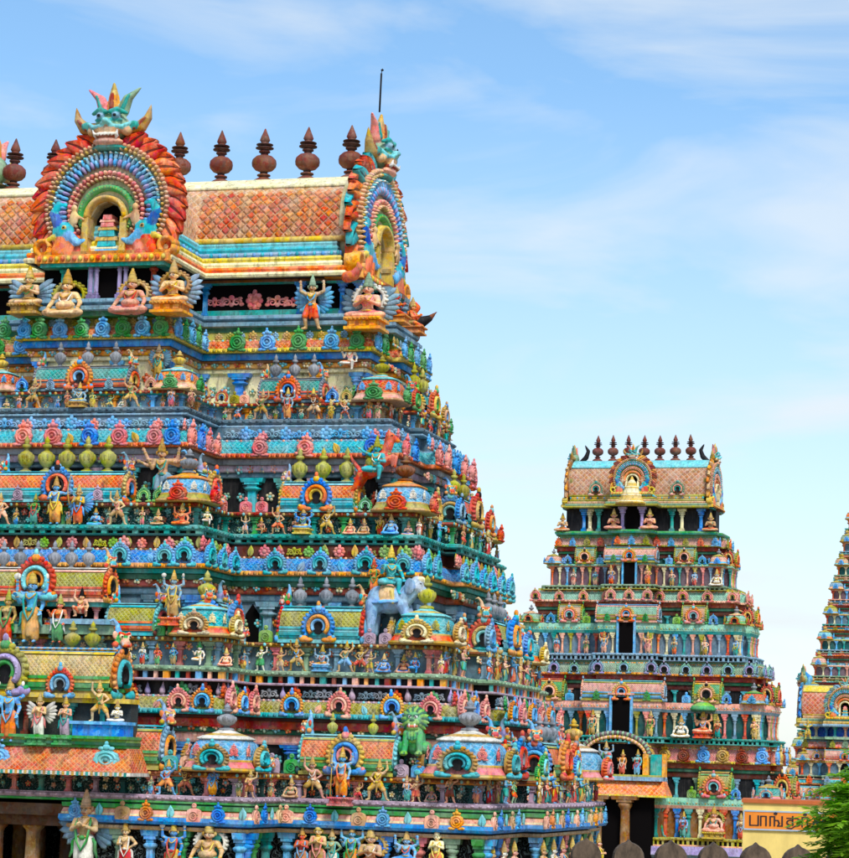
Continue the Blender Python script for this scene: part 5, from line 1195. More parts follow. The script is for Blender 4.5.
# round the neck, under the roof
ST(5, 'B', 'sit_anjali', 28, 316, 47, 'tan', 'ochre', 'seated tan winged figure praying at the bay corner beside the gold seated figure', ex=WG, fl='p', ped='ochre', off=-.3)
ST(5, 'B', 'sit', 66, 318, 46, 'skin', 'gold', 'pot-bellied seated figure in gold with hands on knees beside the small roof doorway', ex=(('halo', 'olive'),), fl='p', off=-.25)
ST(5, 'B', 'sit', 131, 315, 44, 'pinkskin', 'pink', 'bare-chested pink seated figure with hands on knees beside the blue-jambed roof doorway', ex=(('halo', 'gold'),), fl='p', off=-.25)
ST(5, 'B', 'sit_anjali', 172, 315, 52, 'skin', 'orange', 'winged figure praying on an orange block at the bay corner under the big gable', ex=(('wings', 'steel'), ('halo', 'ochre')), fl='p', ped='orange', off=-.22)
ST(5, 'F', 'armsup', 311, 330, 52, 'tan', 'vermil', 'winged tan figure with both arms raised, standing before the scroll-painted neck', ex=(('wings', 'sky'),), fl='p', off=-.05, crown='sage')
ST(5, 'F', 'sit_anjali', 367, 332, 56, 'pinkskin', 'pink', 'pink winged figure praying cross-legged on an orange block at the roof corner', ex=(('wings', 'steel'), ('halo', 'ivory')), fl='p', ped='orange', off=-.12, crown='sage')
# fourth storey
ST(4, 'B', 'danceR', 33, 402, 32, 'tan', 'ochre', 'tan crouching bearer with an arm up at the far end of the teal-latticed barrel shrine')
ST(4, 'B', 'danceL', 131, 405, 33, 'tan', 'gold', 'golden bearer with bent legs at the near end of the teal-latticed barrel shrine')
ST(4, 'B', 'sit4', 79, 413, 27, 'steel', 'yellow', 'pale blue four-armed deity seated on gold below the orange horseshoe arch', ped='gold', off=-.1)
ST(4, 'B', 'hold', 67, 412, 20, 'pinkskin', 'gold', 'small pink attendant at the left hand of the pale blue seated deity', off=-.12)
ST(4, 'B', 'hold', 92, 412, 20, 'sage', 'gold', 'small green attendant at the right hand of the pale blue seated deity', off=-.12)
ST(4, 'B', 'anjali', 171, 408, 24, 'pinkskin', 'pink', 'small all-pink standing figure under the green-plaqued dome of the bay')
ST(4, 'B', 'hold', 191, 408, 22, 'tan', 'brown', 'small brown figure between blue posts at the bay corner')
ST(4, 'B', 'anjali', 158, 376, 34, 'tan', 'gold', 'pale hooded figure with wings standing behind the small red dome', ex=WG, off=-.95, fl='p', crown='tan')
ST(4, 'F', 'danceR', 261, 416, 32, 'tan', 'ochre', 'tan bearer striding beside the small red-arched barrel shrine of the fourth storey', crown='tan')
ST(4, 'F', 'danceL', 314, 417, 33, 'brown', 'tan', 'brown bearer with raised arm at the shrine end next to two small arches')
ST(4, 'F', 'deity', 287, 424, 33, 'steel', 'orange', 'grey-blue four-armed deity in orange skirt below the red and blue arch', ex=EM, off=-.06)
ST(4, 'F', 'hold', 331, 413, 20, 'gold', 'ochre', 'tiny golden figure under the bright blue arch plaque')
ST(4, 'F', 'danceL', 345, 413, 20, 'pinkskin', 'crimson', 'tiny pink dancer under the olive arch plaque')
ST(4, 'F', 'ease', 350, 372, 34, 'ivory', 'vermil', 'pale seated musician in red and white on the ledge beside the green-plaqued dome', off=-.9, fl='p', crown='olive')
ST(4, 'F', 'anjali', 369, 414, 21, 'orange', 'pink', 'tiny orange figure below the green-plaqued corner dome')
ST(4, 'F', 'anjali', 378, 414, 21, 'rose', 'rose', 'tiny rose figure below the green-plaqued corner dome')
# third storey
ST(3, 'B', 'danceL', 1, 524, 33, 'pinkskin', 'rose', 'pink striding bearer at the cut-off end of the long barrel shrine')
ST(3, 'B', 'lady', 33, 536, 32, 'green', 'teal', 'green-clad lady standing beside the blue archer', crown='olive', off=-.06)
ST(3, 'B', 'archer', 54, 537, 50, 'sky', 'orange', 'blue-skinned archer in orange trousers under the blue and red arch', ex=(('bow', 'gold'),), off=-.05)
ST(3, 'B', 'anjali', 77, 537, 42, 'gold', 'red', 'blue-winged praying figure in red skirt beside the archer', ex=(('wings', 'sky'),), off=-.06)
ST(3, 'B', 'danceL', 117, 526, 36, 'tan', 'ochre', 'tan bearer with spread legs at the shrine end near two green arches')
ST(3, 'B', 'warrior', 163, 489, 68, 'tan', 'steel', 'many-armed tan warrior kicking one leg out beside the red-plaqued dome', crown='ochre', off=-.75, fl='e', ex=())
ST(3, 'B', 'anjali', 142, 523, 19, 'rose', 'pink', 'small pale pink figure under the first green arch')
ST(3, 'B', 'sit_anjali', 158, 523, 17, 'tan', 'ochre', 'small tan seated figure under the second green arch')
ST(3, 'B', 'sit4', 182, 521, 23, 'vermil', 'red', 'orange-red many-armed deity seated below the red plaque of the dome')
ST(3, 'B', 'ease', 207, 524, 19, 'ivory', 'rose', 'pale seated couple figure at the corner of the third-storey bay', rz=.4)
ST(3, 'F', 'armsup', 245, 533, 20, 'tan', 'rose', 'thin little figure with both arms up under a pink plaque')
ST(3, 'F', 'ease', 261, 533, 18, 'tan', 'brown', 'small brown reclining figure under a pink plaque')
ST(3, 'F', 'danceL', 278, 534, 29, 'tan', 'red', 'dancer in red with an arm thrown out beside the big blue arch')
ST(3, 'F', 'sit4', 303, 537, 29, 'blue', 'yellow', 'bright blue four-armed deity seated on a yellow lotus below the big blue arch', ped='yellow', off=-.08)
ST(3, 'F', 'danceR', 327, 533, 31, 'ochre', 'gold', 'golden crouching bearer at the shrine end before the orange horse')
ST(3, 'F', 'sit', 350, 532, 17, 'pinkskin', 'pink', 'small pink seated figure under the first leafy green arch below the orange horse')
ST(3, 'F', 'sit', 364, 532, 17, 'tan', 'orange', 'small tan seated figure under the second leafy green arch below the orange horse')
ST(3, 'F', 'sit', 391, 532, 22, 'sky', 'blue', 'all-blue seated figure below the red plaque of the corner dome')
ST(3, 'F', 'anjali', 419, 532, 17, 'ivory', 'ivory', 'small pale figure at the third-storey corner')
# second storey
ST(2, 'B', 'deity', 30, 643, 76, 'sky', 'orange', 'tall blue four-armed deity in orange skirt under the red sunburst arch', ex=(('emblem', 'ivory'), ('halo', 'orange')), off=.12, fl='p')
ST(2, 'B', 'lady', 5, 644, 56, 'gold', 'vermil', 'golden lady in red-orange skirt at the right hand of the tall blue deity', off=.1, fl='p', crown='olive')
ST(2, 'B', 'lady', 57, 643, 50, 'vermil', 'green', 'lady in orange blouse and green skirt beside the tall blue deity', off=.1, fl='p', crown='olive')
ST(2, 'B', 'squat', 81, 617, 30, 'pinkskin', 'red', 'bare-chested squatting man in red shorts with one arm raised on a grey shelf', off=.05, fl='p', crown='black')
ST(2, 'B', 'deity', 172, 626, 57, 'steel', 'gold', 'lilac-blue four-armed deity in gold skirt standing above two green plaques', ex=EM, off=-.25, fl='p', ped='vermil')
ST(2, 'B', 'anjali', 142, 666, 23, 'ivory', 'vermil', 'small figure in white top and orange skirt on the second-storey ledge')
ST(2, 'B', 'hold', 157, 666, 22, 'vermil', 'green', 'small red figure with green skirt on the second-storey ledge')
ST(2, 'B', 'hold', 173, 666, 23, 'blue', 'ochre', 'small blue figure with ochre skirt below the green plaques')
ST(2, 'B', 'ease', 199, 666, 25, 'ivory', 'orange', 'pale seated deity with an orange cloth below the cream arch of the dome', crown='green')
ST(2, 'B', 'sit', 226, 666, 19, 'rose', 'red', 'small seated figure on red at the corner of the second-storey bay')
ST(2, 'F', 'flute', 243, 669, 22, 'sky', 'gold', 'small blue flute player beside the bay corner')
ST(2, 'F', 'stride', 280, 670, 24, 'tan', 'tan', 'small tan dancer below the lime plaques')
ST(2, 'F', 'danceL', 297, 670, 33, 'ochre', 'gold', 'ochre dancer with an arm up at the end of the yellow-latticed shrine')
ST(2, 'F', 'sit4', 322, 670, 27, 'steel', 'orange', 'grey-blue deity seated on an orange cushion below the round dark arch', ped='sky', off=-.08)
ST(2, 'F', 'danceR', 345, 670, 32, 'tan', 'sky', 'tan dancer in blue cloth at the shrine end near the elephant')
ST(2, 'F', 'stride', 370, 670, 22, 'tan', 'gold', 'small tan dancer under the mauve plaques below the elephant')
ST(2, 'F', 'sit', 384, 669, 20, 'blue', 'orange', 'bright blue seated figure below the elephant')
ST(2, 'F', 'ease', 415, 669, 22, 'blue', 'sky', 'blue reclining figure under the cream arch of the corner dome')
ST(2, 'F', 'anjali', 441, 671, 20, 'ivory', 'pink', 'small white-and-pink figure at the second-storey corner')
# first storey: on the porch ledge and along the mauve ledge
ST(1, 'B', 'deity', 8, 742, 66, 'sky', 'vermil', 'blue deity with vermilion skirt before the lilac-rimmed arch over the gateway', off=.62, fl='p', ex=EM)
ST(1, 'B', 'anjali', 38, 745, 53, 'skin', 'ivory', 'winged praying figure in white on the green porch ledge', ex=(('wings', 'ivory'),), off=.62, fl='p', ped='green')
ST(1, 'B', 'anjali', 64, 745, 50, 'pinkskin', 'mauve', 'praying figure in mauve without wings on the green porch ledge', off=.62, fl='p', ped='green')
ST(1, 'B', 'danceL', 100, 722, 42, 'tan', 'gold', 'tan crouching bearer on the blue bracket shelf', off=.55, fl='p')
ST(1, 'B', 'sit_anjali', 117, 722, 22, 'ivory', 'grey', 'small white seated figure on the blue bracket shelf', off=.55, fl='p')
ST(1, 'B', 'danceR', 166, 799, 36, 'sky', 'orange', 'blue dancer in orange with an arm out near the teal plaque')
ST(1, 'B', 'danceL', 185, 799, 34, 'brown', 'crimson', 'dark dancer in crimson below the rose plaque', crown='maroon')
ST(1, 'B', 'flute', 212, 799, 34, 'blue', 'orange', 'blue deity with orange cloth below the turquoise arch of the bay dome')
ST(1, 'B', 'stride', 249, 799, 29, 'tan', 'brown', 'tan dancer at the corner of the first-storey bay', rz=.3)
ST(1, 'F', 'anjali', 270, 799, 21, 'tan', 'gold', 'tiny gold figure below the mauve plaque')
ST(1, 'F', 'sit', 291, 799, 21, 'tan', 'brown', 'small brown seated figure below the green plaque')
ST(1, 'F', 'danceL', 313, 799, 43, 'pinkskin', 'ochre', 'large pink dancer with one arm up at the blue-ribbed shrine end', off=-.1)
ST(1, 'F', 'deity', 341, 806, 59, 'sky', 'orange', 'blue deity in orange skirt on a pink bracket under the blue and pink arch', off=.12, fl='p', ex=(('staff', 'gold'),), ped='pink')
ST(1, 'F', 'danceR', 377, 799, 42, 'tan', 'gold', 'large tan dancer with one arm up below the green lion', off=-.1)
ST(1, 'F', 'hold', 407, 799, 27, 'pinkskin', 'teal', 'small dancer in teal beside a partner in red')
ST(1, 'F', 'stride', 416, 799, 27, 'tan', 'red', 'small dancer in red beside a partner in teal')
ST(1, 'F', 'stride', 450, 799, 32, 'pinkskin', 'crimson', 'pink dancer in crimson below the turquoise arch of the corner dome')
# ground storey
ST(0, 'B', 'anjali', 83, 876, 86, 'tan', 'ivory', 'tall praying figure in a white loincloth on the gateway jamb', off=.05, fl='p', ex=(('wings', 'steel'),), crown='tan')
ST(0, 'B', 'hold', 125, 872, 52, 'tan', 'red', 'tan figure with red cloth and a drum on the ground storey', off=-.05, fl='p')
ST(0, 'B', 'deity', 172, 876, 56, 'blue', 'gold', 'blue four-armed deity between black scrollwork panels', off=-.05, fl='p', ex=EM)
ST(0, 'B', 'sit', 208, 866, 48, 'tan', 'teal', 'seated figure with long white hair and a teal cloth', off=-.05, fl='p', ex=(('halo', 'ivory'),))
ST(0, 'F', 'anjali', 301, 872, 46, 'vermil', 'orange', 'orange attendant at the left of the praying group', off=-.05, fl='p')
ST(0, 'F', 'anjali', 317, 874, 55, 'tan', 'ochre', 'tall crowned tan figure in the middle of the praying group', off=-.02, fl='p')
ST(0, 'F', 'hold', 332, 872, 44, 'sage', 'ivory', 'grey-green attendant at the right of the praying group', off=-.05, fl='p')
ST(0, 'F', 'deity', 351, 874, 52, 'sky', 'orange', 'pale blue deity under a small green parasol tree', off=-.05, fl='p')
ST(0, 'F', 'sit_anjali', 370, 868, 44, 'tan', 'vermil', 'praying figure under an orange canopy by the blue pilaster', off=-.05, fl='p', ex=(('halo', 'gold'),))
ST(0, 'F', 'sit4', 406, 862, 32, 'sky', 'blue', 'blue dancer-deity inside a green ring on the ground storey', off=-.05, fl='p', ex=(('halo', 'green'),))
ST(0, 'F', 'anjali', 436, 874, 48, 'cream', 'vermil', 'cream-coloured monk with joined palms by the green pilasters', off=-.05, fl='p', crown='cream')

# lesser figures filling the remaining bays of the front
FN = {4: 'fourth', 3: 'third', 2: 'second', 1: 'first'}; fk = 0
for k in (4, 3, 2, 1):
    d = LV[k]['d']; bh_ = LV[k]['ze0'] - LV[k]['zl']
    for f in 'FB':
        a, b = spans(d, -.2)[f]
        for s in evenly(max(a, -5.2), b, .40, .25):
            if any(abs(s - q) < .30 for q in REG.get((k, f), [])): continue
            if k == 1 and f == 'B' and s < xr: continue
            REG.setdefault((k, f), []).append(s); fk += 1
            sk = ('tan', 'rose', 'sky', 'sage', 'ivory', 'ochre', 'pinkskin')[fk % 7]; cl = ('red', 'teal', 'gold', 'blue', 'vermil', 'green')[(fk * 5) % 6]; po = ('anjali', 'sit', 'lady', 'stride', 'hold', 'sit_anjali', 'danceR', 'flute')[(fk * 3) % 8]
            (x, y, z), rz = fpos(d, f, s, -.30, LV[k]['zl'])
            statue(po, TW.world(x, y, z), -TW.th, bh_ * (1.02 + .12 * (fk % 3)) * (.8 if po.startswith('sit') else 1), sk, cl, ('gold', 'olive', 'ochre')[fk % 3], 'little %s %s in %s between pilasters on the %s storey\'s %s' % (CN.get(sk, 'pink'), PN.get(po, 'seated figure' if po == 'sit' else 'seated praying figure' if po == 'sit_anjali' else 'flute player'), cl, FN[k], 'bay' if f == 'B' else 'front'), 'lesser figures of the %s storey' % FN[k])

# small statues along the right-hand side of the tower: look-alikes on each ledge
SIDE = {4: ('top', ['rose', 'tan', 'crimson'], 0.62), 3: ('third', ['ochre', 'ivory', 'sky'], .66), 2: ('second', ['sky', 'tan', 'rose'], .80), 1: ('first', ['tan', 'rose', 'sky', 'sage'], .74)}
for k, (nm, cols, hh) in SIDE.items():
    d = LV[k]['d']; z = LV[k]['zl']
    for i, s in enumerate(evenly(-d[1] + .5, d[1] - .3, .95, .1)):
        c = cols[i % len(cols)]; (x, y, _), rz = fpos(d, 'S', s, -.20, z); po = ('anjali', 'hold', 'stride', 'danceR', 'lady')[i % 5]
        clo = ('red', 'gold', 'teal')[i % 3]
        lb = '%s %s in %s on the large tower\'s %s side ledge' % (CN[c], PN[po], clo, nm)
        statue(po, TW.world(x, y, z), -TW.th + rz, hh * (1.0 + .25 * (i % 4 == 2)), c, clo, 'gold', lb, 'small figures on the %s side ledge' % nm, 'statue', (), 'gold', None, True)
for i, s in enumerate(evenly(-d1[1], d1[1], 1.25, .5)):
    (x, y, _), rz = fpos(d1, 'S', s, -.05, A(-3.18)); statue(('anjali', 'lady', 'hold')[i % 3], TW.world(x, y, A(-3.18)), -TW.th + rz, 1.35, ('tan', 'ivory', 'rose')[i % 3], ('vermil', 'sky', 'ochre')[i % 3], 'gold', ('tan praying figure in vermilion', 'white lady in blue', 'rose standing figure in ochre')[i % 3] + ' between pilasters low on the narrow side', 'figures of the ground storey side')
for i, s in enumerate((-.9, .9)):
    (x, y, _), rz = fpos(dn, 'S', s, -.3, zn); statue('sit_anjali', TW.world(x, y, zn), -TW.th + rz, 1.15, 'vermil', 'gold', 'gold', 'red seated figure below the side gable of the roof', 'seated figures below the side gable', 'statue', (), 'gold', 'orange')

# ------------------------------------------------------------------ animals in stucco
def beast_thing(name, label, cat, k, px, py, off, parts, sc, rz=0.0):
    d = LV[k]['d']; v = d[1] + off; x, z = TW.at(px, py, v)
    r = empty(name, TW.world(x, -v, z), -TW.th + rz); r.scale = (sc,) * 3
    for nm, me, col in parts: link(nm, me, r, color=C(col) if col else None)
    return tag(r, label, cat)
b_, w_, bd_ = srgb('86b2cc'), P['ivory'], P['slate']
ele = [('e', (0, 0, 1.05), (.62, .36, .42), b_), ('e', (-.35, 0, 1.05), (.35, .36, .42), b_), ('c', (.45, 0, 1.15), .30, (.68, 0, 1.38), .26, b_), ('e', (.82, 0, 1.48), (.26, .26, .29), srgb('b9c9d2')), ('e', (.92, 0, 1.62), (.15, .2, .14), P['cream']),
       ('c', (1.0, 0, 1.36), .14, (1.18, 0, 1.15), .10, b_), ('c', (1.18, 0, 1.15), .10, (1.16, 0, .80), .075, b_), ('c', (1.16, 0, .80), .075, (1.02, 0, .60), .055, b_), ('c', (1.02, 0, .60), .055, (.94, 0, .66), .05, b_)]
for s in (-1, 1):
    ele += [('c', (-.5, s * .2, .9), .20, (-.52, s * .2, .10), .15, b_), ('c', (.42, s * .2, .9), .18, (.62, s * .2, .5), .14, b_), ('c', (.62, s * .2, .5), .14, (.70, s * .2, .28), .12, b_), ('e', (.66, s * .30, 1.44), (.17, .05, .26), dk(b_, .8)), ('c', (1.0, s * .13, 1.28), .05, (1.25, s * .16, 1.2), .03, w_), ('e', (.98, s * .2, 1.52), (.035, .03, .035), P['dark'])]
sad = [('e', (-.05, 0, 1.16), (.40, .39, .36), P['tan']), ('c', (-.42, -.36, .95), .05, (.32, -.37, 1.0), .05, P['sky']), ('e', (-.05, 0, 1.42), (.26, .22, .12), P['rose']), ('c', (.15, -.34, 1.3), .06, (.2, -.36, .95), .05, P['gold'])]
beast_thing('elephant_statue', 'blue-grey stucco elephant with saddle cloth striding beside a turquoise dome', 'elephant', 2, 389, 636, -.75, [('body', blob('body', ele, .035, 2), None), ('saddle_cloth', blob('saddle_cloth', sad, .04, 1), None)], .92)
ST(2, 'F', 'ease', 390, 596, 52, 'turq', 'turq', 'turquoise rider with a tall yellow hat on the elephant', fl='p', off=-.75, crown='yellow', rz=.5)
ST(2, 'F', 'hold', 374, 594, 37, 'orange', 'vermil', 'orange lion-faced attendant behind the elephant rider', fl='p', off=-.85, crown='red')
o_ = P['vermil']
hor = [('e', (0, 0, 0), (.46, .22, .24), o_, (0, -.75, 0)), ('c', (.22, 0, .28), .20, (.42, 0, .62), .13, o_), ('c', (.42, 0, .62), .13, (.46, 0, .84), .11, o_), ('c', (.46, 0, .86), .11, (.64, 0, .74), .075, o_), ('e', (.66, 0, .72), (.08, .07, .06), P['orange']), ('c', (.40, .05, .98), .03, (.42, .05, 1.08), .012, o_), ('c', (.40, -.05, .98), .03, (.42, -.05, 1.08), .012, o_), ('c', (.30, 0, .55), .05, (.36, 0, .95), .05, P['red']),
       ('c', (-.36, 0, -.14), .07, (-.62, 0, .18), .05, P['red']), ('c', (-.62, 0, .18), .05, (-.72, 0, .38), .02, P['red']), ('e', (.52, -.10, .86), (.025, .02, .025), P['dark'])]
for s in (-1, 1):
    hor += [('c', (-.30, s * .12, -.2), .15, (-.46, s * .13, -.55), .10, o_), ('c', (-.46, s * .13, -.55), .10, (-.64, s * .13, -.78), .06, o_), ('c', (-.64, s * .13, -.78), .06, (-.60, s * .13, -1.02), .06, P['red']), ('c', (.30, s * .12, .15), .12, (.58, s * .13, .28), .07, o_), ('c', (.58, s * .13, .28), .07, (.56, s * .13, .02), .045, o_)]
sad = [('e', (-.04, 0, .12), (.22, .25, .20), P['olive'], (0, -.7, 0)), ('c', (.02, -.22, .1), .04, (.05, -.24, -.15), .04, P['gold'])]
beast_thing('horse_statue', 'orange stucco horse rearing beside a blue-latticed dome', 'horse', 3, 374, 467, -.5, [('body', blob('body', hor, .03, 2), None), ('saddle', blob('saddle', sad, .03, 1), None)], 1.0)
ST(3, 'F', 'rider', 376, 482, 48, 'turq', 'turq', 'turquoise-coated rider with an arm flung out on the rearing orange horse', fl='p', off=-.32, crown='olive', ex=(('halo', 'olive'),))
g_, gd, gl = P['green'], P['dgreen'], P['lime']
lio = [('e', (0, .10, .46), (.30, .30, .44), g_), ('e', (0, -.06, .60), (.25, .22, .30), gl), ('e', (0, -.06, 1.02), (.23, .22, .23), g_), ('e', (0, -.24, .93), (.20, .12, .10), gl), ('e', (0, -.33, 1.00), (.075, .05, .045), gd), ('e', (0, -.26, .83), (.17, .10, .05), P['red']), ('e', (0, -.22, .77), (.17, .11, .05), gl), ('e', (0, .10, 1.04), (.36, .20, .36), gd)]
for i in range(22):
    a = math.radians(-70 + 320 * i / 21); lio.append(('c', (.24 * math.cos(a), -.10, 1.03 + .25 * math.sin(a)), .055, (.40 * math.cos(a), 0.0, 1.0 + .38 * math.sin(a)), .03, gd if i % 2 else gl))
for i in range(9): lio.append(('c', (-.2 + .05 * i, -.24, .72 - .03 * abs(i - 4)), .03, (-.16 + .04 * i, -.27, .50 - .02 * (4 - abs(i - 4))), .018, gd if i % 2 else g_))
for s in (-1, 1):
    lio += [('c', (s * .19, -.14, .62), .11, (s * .22, -.26, .12), .085, g_), ('e', (s * .22, -.34, .06), (.12, .16, .07), gl), ('e', (s * .34, .05, .22), (.16, .26, .20), g_), ('e', (s * .09, -.255, 1.09), (.05, .04, .038), P['white']), ('e', (s * .09, -.29, 1.09), (.022, .02, .024), P['dark']), ('c', (s * .04, -.26, 1.13), .03, (s * .16, -.22, 1.16), .03, gd), ('c', (s * .08, -.33, .88), .022, (s * .08, -.34, .80), .008, P['white'])]
    for j in (-1, 0, 1): lio.append(('c', (s * .22 + j * .05, -.44, .08), .03, (s * .22 + j * .055, -.49, .04), .02, gd))
beast_thing('lion_statue', 'bright green stucco lion sitting upright between a barrel shrine and a blue dome', 'lion', 1, 414, 756, -.45, [('body', blob('body', lio, .020, 1), None)], .92)
# ------------------------------------------------------------------ the second tower, farther off
def anchor(px, py, Y):
    d = ray(px, py); q = C_POS + d * (Y / d.y); return q
q = anchor(644, 461, 158.0)
T2 = Tower(q.x, q.y, .31, 'slimmer painted temple tower with dark doorways up its middle and seven ridge finials', 9); ZR2 = q.z
def vzero(t, px, py):
    a, b = 0.0, 14.0
    for _ in range(40):
        m = (a + b) / 2
        if t.at(px, py, m)[0] < 0: a = m
        else: b = m
    return (a + b) / 2
def mk(t, D, corner, cy, ctr, Wc, ys, co, c, **kw):
    """storey spec from picture heights (zl, ze0, ze1, zc0, zc1, zt)"""
    W = t.at(corner, cy, D)[0]; pc = min(3.4, max(1.2, vzero(t, ctr, cy) - D))
    zs = [t.at(690, y, D)[1] for y in ys]
    r = dict(d=(W, D, Wc, pc, D * .5, .35), co=co, c=c, **kw)
    for k, z in zip(('zl', 'ze0', 'ze1', 'zc0', 'zc1', 'zt'), zs): r[k] = z
    return r
def C2(thin, ledge, wall, eave, eave2, plinth, wall2, lip, lat, band): return dict(thin=thin, ledge=ledge, wall=wall, eave=eave, eave2=eave2, plinth=plinth, wall2=wall2, lip=lip, lat=lat, band=band, band2=lip)
PLC = ['vermil', 'cream', 'sky', 'teal', 'rose', 'olive', 'pink', 'steel']
V = {}
V[5] = mk(T2, 2.5, 726, 585, 629, 1.75, (586, 567, 564, 546, 537, 534), -.62, C2('olive', 'sage', 'plum', 'mint', 'rose', 'sage', 'dteal', 'olive', 'rose', 'mint'), lh=.3, sh=1.0, scale=.9, ros=['vermil', 'sky', 'olive'], rosw=.55, rossp=.95, pil=PLC, pilsp=.5, pilw=.66, pk=1, shc=('olive', 'vermil', 'sage', 'aqua'), kuc=('gold', 'sky', 'rose', 'olive'), kup='sky', faces='FLBS', detail=1)
V[4] = mk(T2, 3.1, 745, 655, 626, 2.1, (655, 634, 624, 602, 591, 588), -.7, C2('slate', 'steel', 'slate', 'mint', 'teal', 'sage', 'dteal', 'rose', 'mint', 'olive'), lh=.42, sh=1.15, scale=1.0, ros=[('rose', 'pink', 'olive')], rosw=.72, rossp=1.35, pil=PLC, pilsp=.55, pilw=.72, pk=1, shc=('sage', 'rose', 'tan', 'olive'), kuc=('olive', 'green', 'mint', 'rose'), kup=('olive', 'red', 'dark'), faces='FLBS', detail=1)
V[3] = mk(T2, 3.8, 764, 738, 620, 2.75, (738, 713, 703, 676, 664, 661), -.8, C2('teal', 'teal', 'dteal', 'rose', 'steel', 'mint', 'dark', 'orange', 'sage', 'mint'), lh=.40, sh=1.3, scale=1.05, ros=[('steel', 'lilac', 'dark'), ('mint', 'steel', 'dark')], rosw=.8, rossp=1.4, pil=PLC, pilsp=.6, pilw=.78, pk=1, shc=('gold', 'olive', 'green', 'vermil'), kuc=('olive', 'steel', 'vermil', 'green'), kup='sky', faces='FLBS', detail=1)
V[2] = mk(T2, 4.5, 780, 836, 614, 3.1, (838, 809, 798, 763, 748, 744), -1.0, C2('rose', 'olive', 'brown', 'mint', 'rose', 'sage', 'dark', 'yellow', 'pink', 'rose'), lh=.5, sh=1.55, scale=1.1, ros=['gold', 'crimson', 'sky'], rosw=.85, rossp=1.15, pil=['vermil', 'blue', 'teal', 'cream', 'red'], pilsp=.75, pilw=.85, pk=0, shc=('green', 'vermil', 'olive', 'gold'), kuc=('olive', 'pink', 'teal', 'gold'), kup=('rose', 'aqua', 'blue'), faces='FLBS', detail=1)
for k in (2, 3, 4, 5):
    sp = V[k]; d = sp['d']; W, D, Wc, pc = d[:4]; wq = 1.05 + .17 * (5 - k); L = 1.15 + .2 * (5 - k); hs_ = sp['sh']
    mid = (Wc + W - wq) / 2
    sh = []
    for s in (1, -1):
        f = 'F' if s > 0 else 'L'
        sh += [('kuta', f, s * (W - wq * .55), dict(w=wq, finial='grey', fins=.3)), ('shala', f, s * (mid - (0 if k < 4 else .1)), dict(L=L, front=('gold', 'rose', 'dark', .9) if k % 2 else ('orange', 'pink', 'aqua', .95), gab=('olive', 'green', 'dark'), small=True))]
        for j, pp in enumerate((mid - L / 2 - .5, mid + L / 2 + .45)):
            if pp > Wc + .2: sh.append(('kudu' if j else 'plaque', f, s * pp, dict(c=('sky', 'blue', 'aqua') if j else ('lime', 'sky')[k % 2], w=.6)))
    sh += [('kuta', 'S', D - wq * .6, dict(w=wq, small=True)), ('shala', 'S', 0, dict(L=L * 1.1, front=('olive', 'vermil', 'dark', 1.0), gab=('red', 'gold', 'dark'), small=True)), ('kudu', 'S', -D * .55, dict(c=('orange', 'red', 'gold'), w=.8)), ('kudu', 'S', D * .5, dict(c=('blue', 'sky', 'gold'), w=.7)),
           ('shala', 'B', 0, dict(L=2 * Wc * .9, D=1.0, H=hs_ * .95, front=('gold', 'vermil', 'sky', .95), gab=('rose', 'steel', 'dark'), side_plq='green', cols=(('rose', 'olive', 'mint', 'sky'), ('olive', 'sky', 'rose', 'aqua'))[k % 2], small=True))]
    sp['shr'] = sh; dw = (.62, .78, .95, 1.3)[5 - k]; sp['skipB'] = dw * .75
    st = storey(T2, sp)
    # doorway with jambs, its dark painted as a black slab, two guardians
    hgt = sp['ze0'] - sp['zl']; mb = MB(); yv = -(D + pc - .22 * sp['scale'])
    hd = hgt + (sp['ze1'] - sp['ze0']) * 1.6
    mb.box(0, yv, sp['zl'] + hd * .5, dw * 1.2, .10, hd, P['black'])
    for s in (-1, 1): mb.box(s * dw * .68, yv - .06, sp['zl'] + hd * .5, dw * .17, .2, hd, P['sky'])
    mb.box(0, yv - .08, sp['zl'] + hd + .06, dw * 1.7, .3, .12, P['rose'])
    link('doorway', mb.mesh('doorway'), st)
    nm = {5: 'top', 4: 'upper', 3: 'middle', 2: 'gateway'}[k]
    if k > 2:
        for s in (-1, 1):
            yy = -(D + pc - .15); statue(('deity', 'lady')[k % 2] if k != 5 else 'hold', T2.world(s * Wc * .66, yy, sp['zl']), -T2.th, hgt * 1.05, ('pinkskin', 'skin', 'tan')[k % 3], ('gold', 'rose', 'vermil')[k % 3], 'gold', 'guardian figure beside the %s dark doorway of the slimmer tower' % nm, 'guardians of the %s doorway' % nm)
    cc = ['tan', 'rose', 'sky', 'ivory']
    for i, u in enumerate(evenly(Wc + .5, W - .4, 1.7 if k > 3 else 2.0, .2)):
        statue(('anjali', 'hold', 'lady', 'sit')[(i + k) % 4], T2.world(u, -(D - .1), sp['zl']), -T2.th, hgt * .92, cc[(i + k) % 4], ('red', 'gold', 'teal', 'ochre')[(i * 3 + k) % 4], 'gold', '%s %s in %s among the slimmer tower\'s %s pillars' % (('tan', 'rose', 'pale blue', 'white')[(i + k) % 4], ('praying figure', 'standing figure', 'lady', 'seated figure')[(i + k) % 4], ('red', 'gold', 'teal', 'ochre')[(i * 3 + k) % 4], nm), 'pillar figures of the slimmer tower, %s row' % nm)
        if i < 2 and k > 3: statue('anjali', T2.world(-u, -(D - .1), sp['zl']), -T2.th, hgt * .92, cc[(i + k + 1) % 4], 'rose', 'gold', '%s praying figure in rose among the %s pillars across the bay' % (('tan', 'rose', 'pale blue', 'white')[(i + k + 1) % 4], nm), 'far pillar figures, %s row' % nm)
def V2(px, py, k, off): 
    d = V[k]['d']; return T2.at(px, py, d[1] + off)
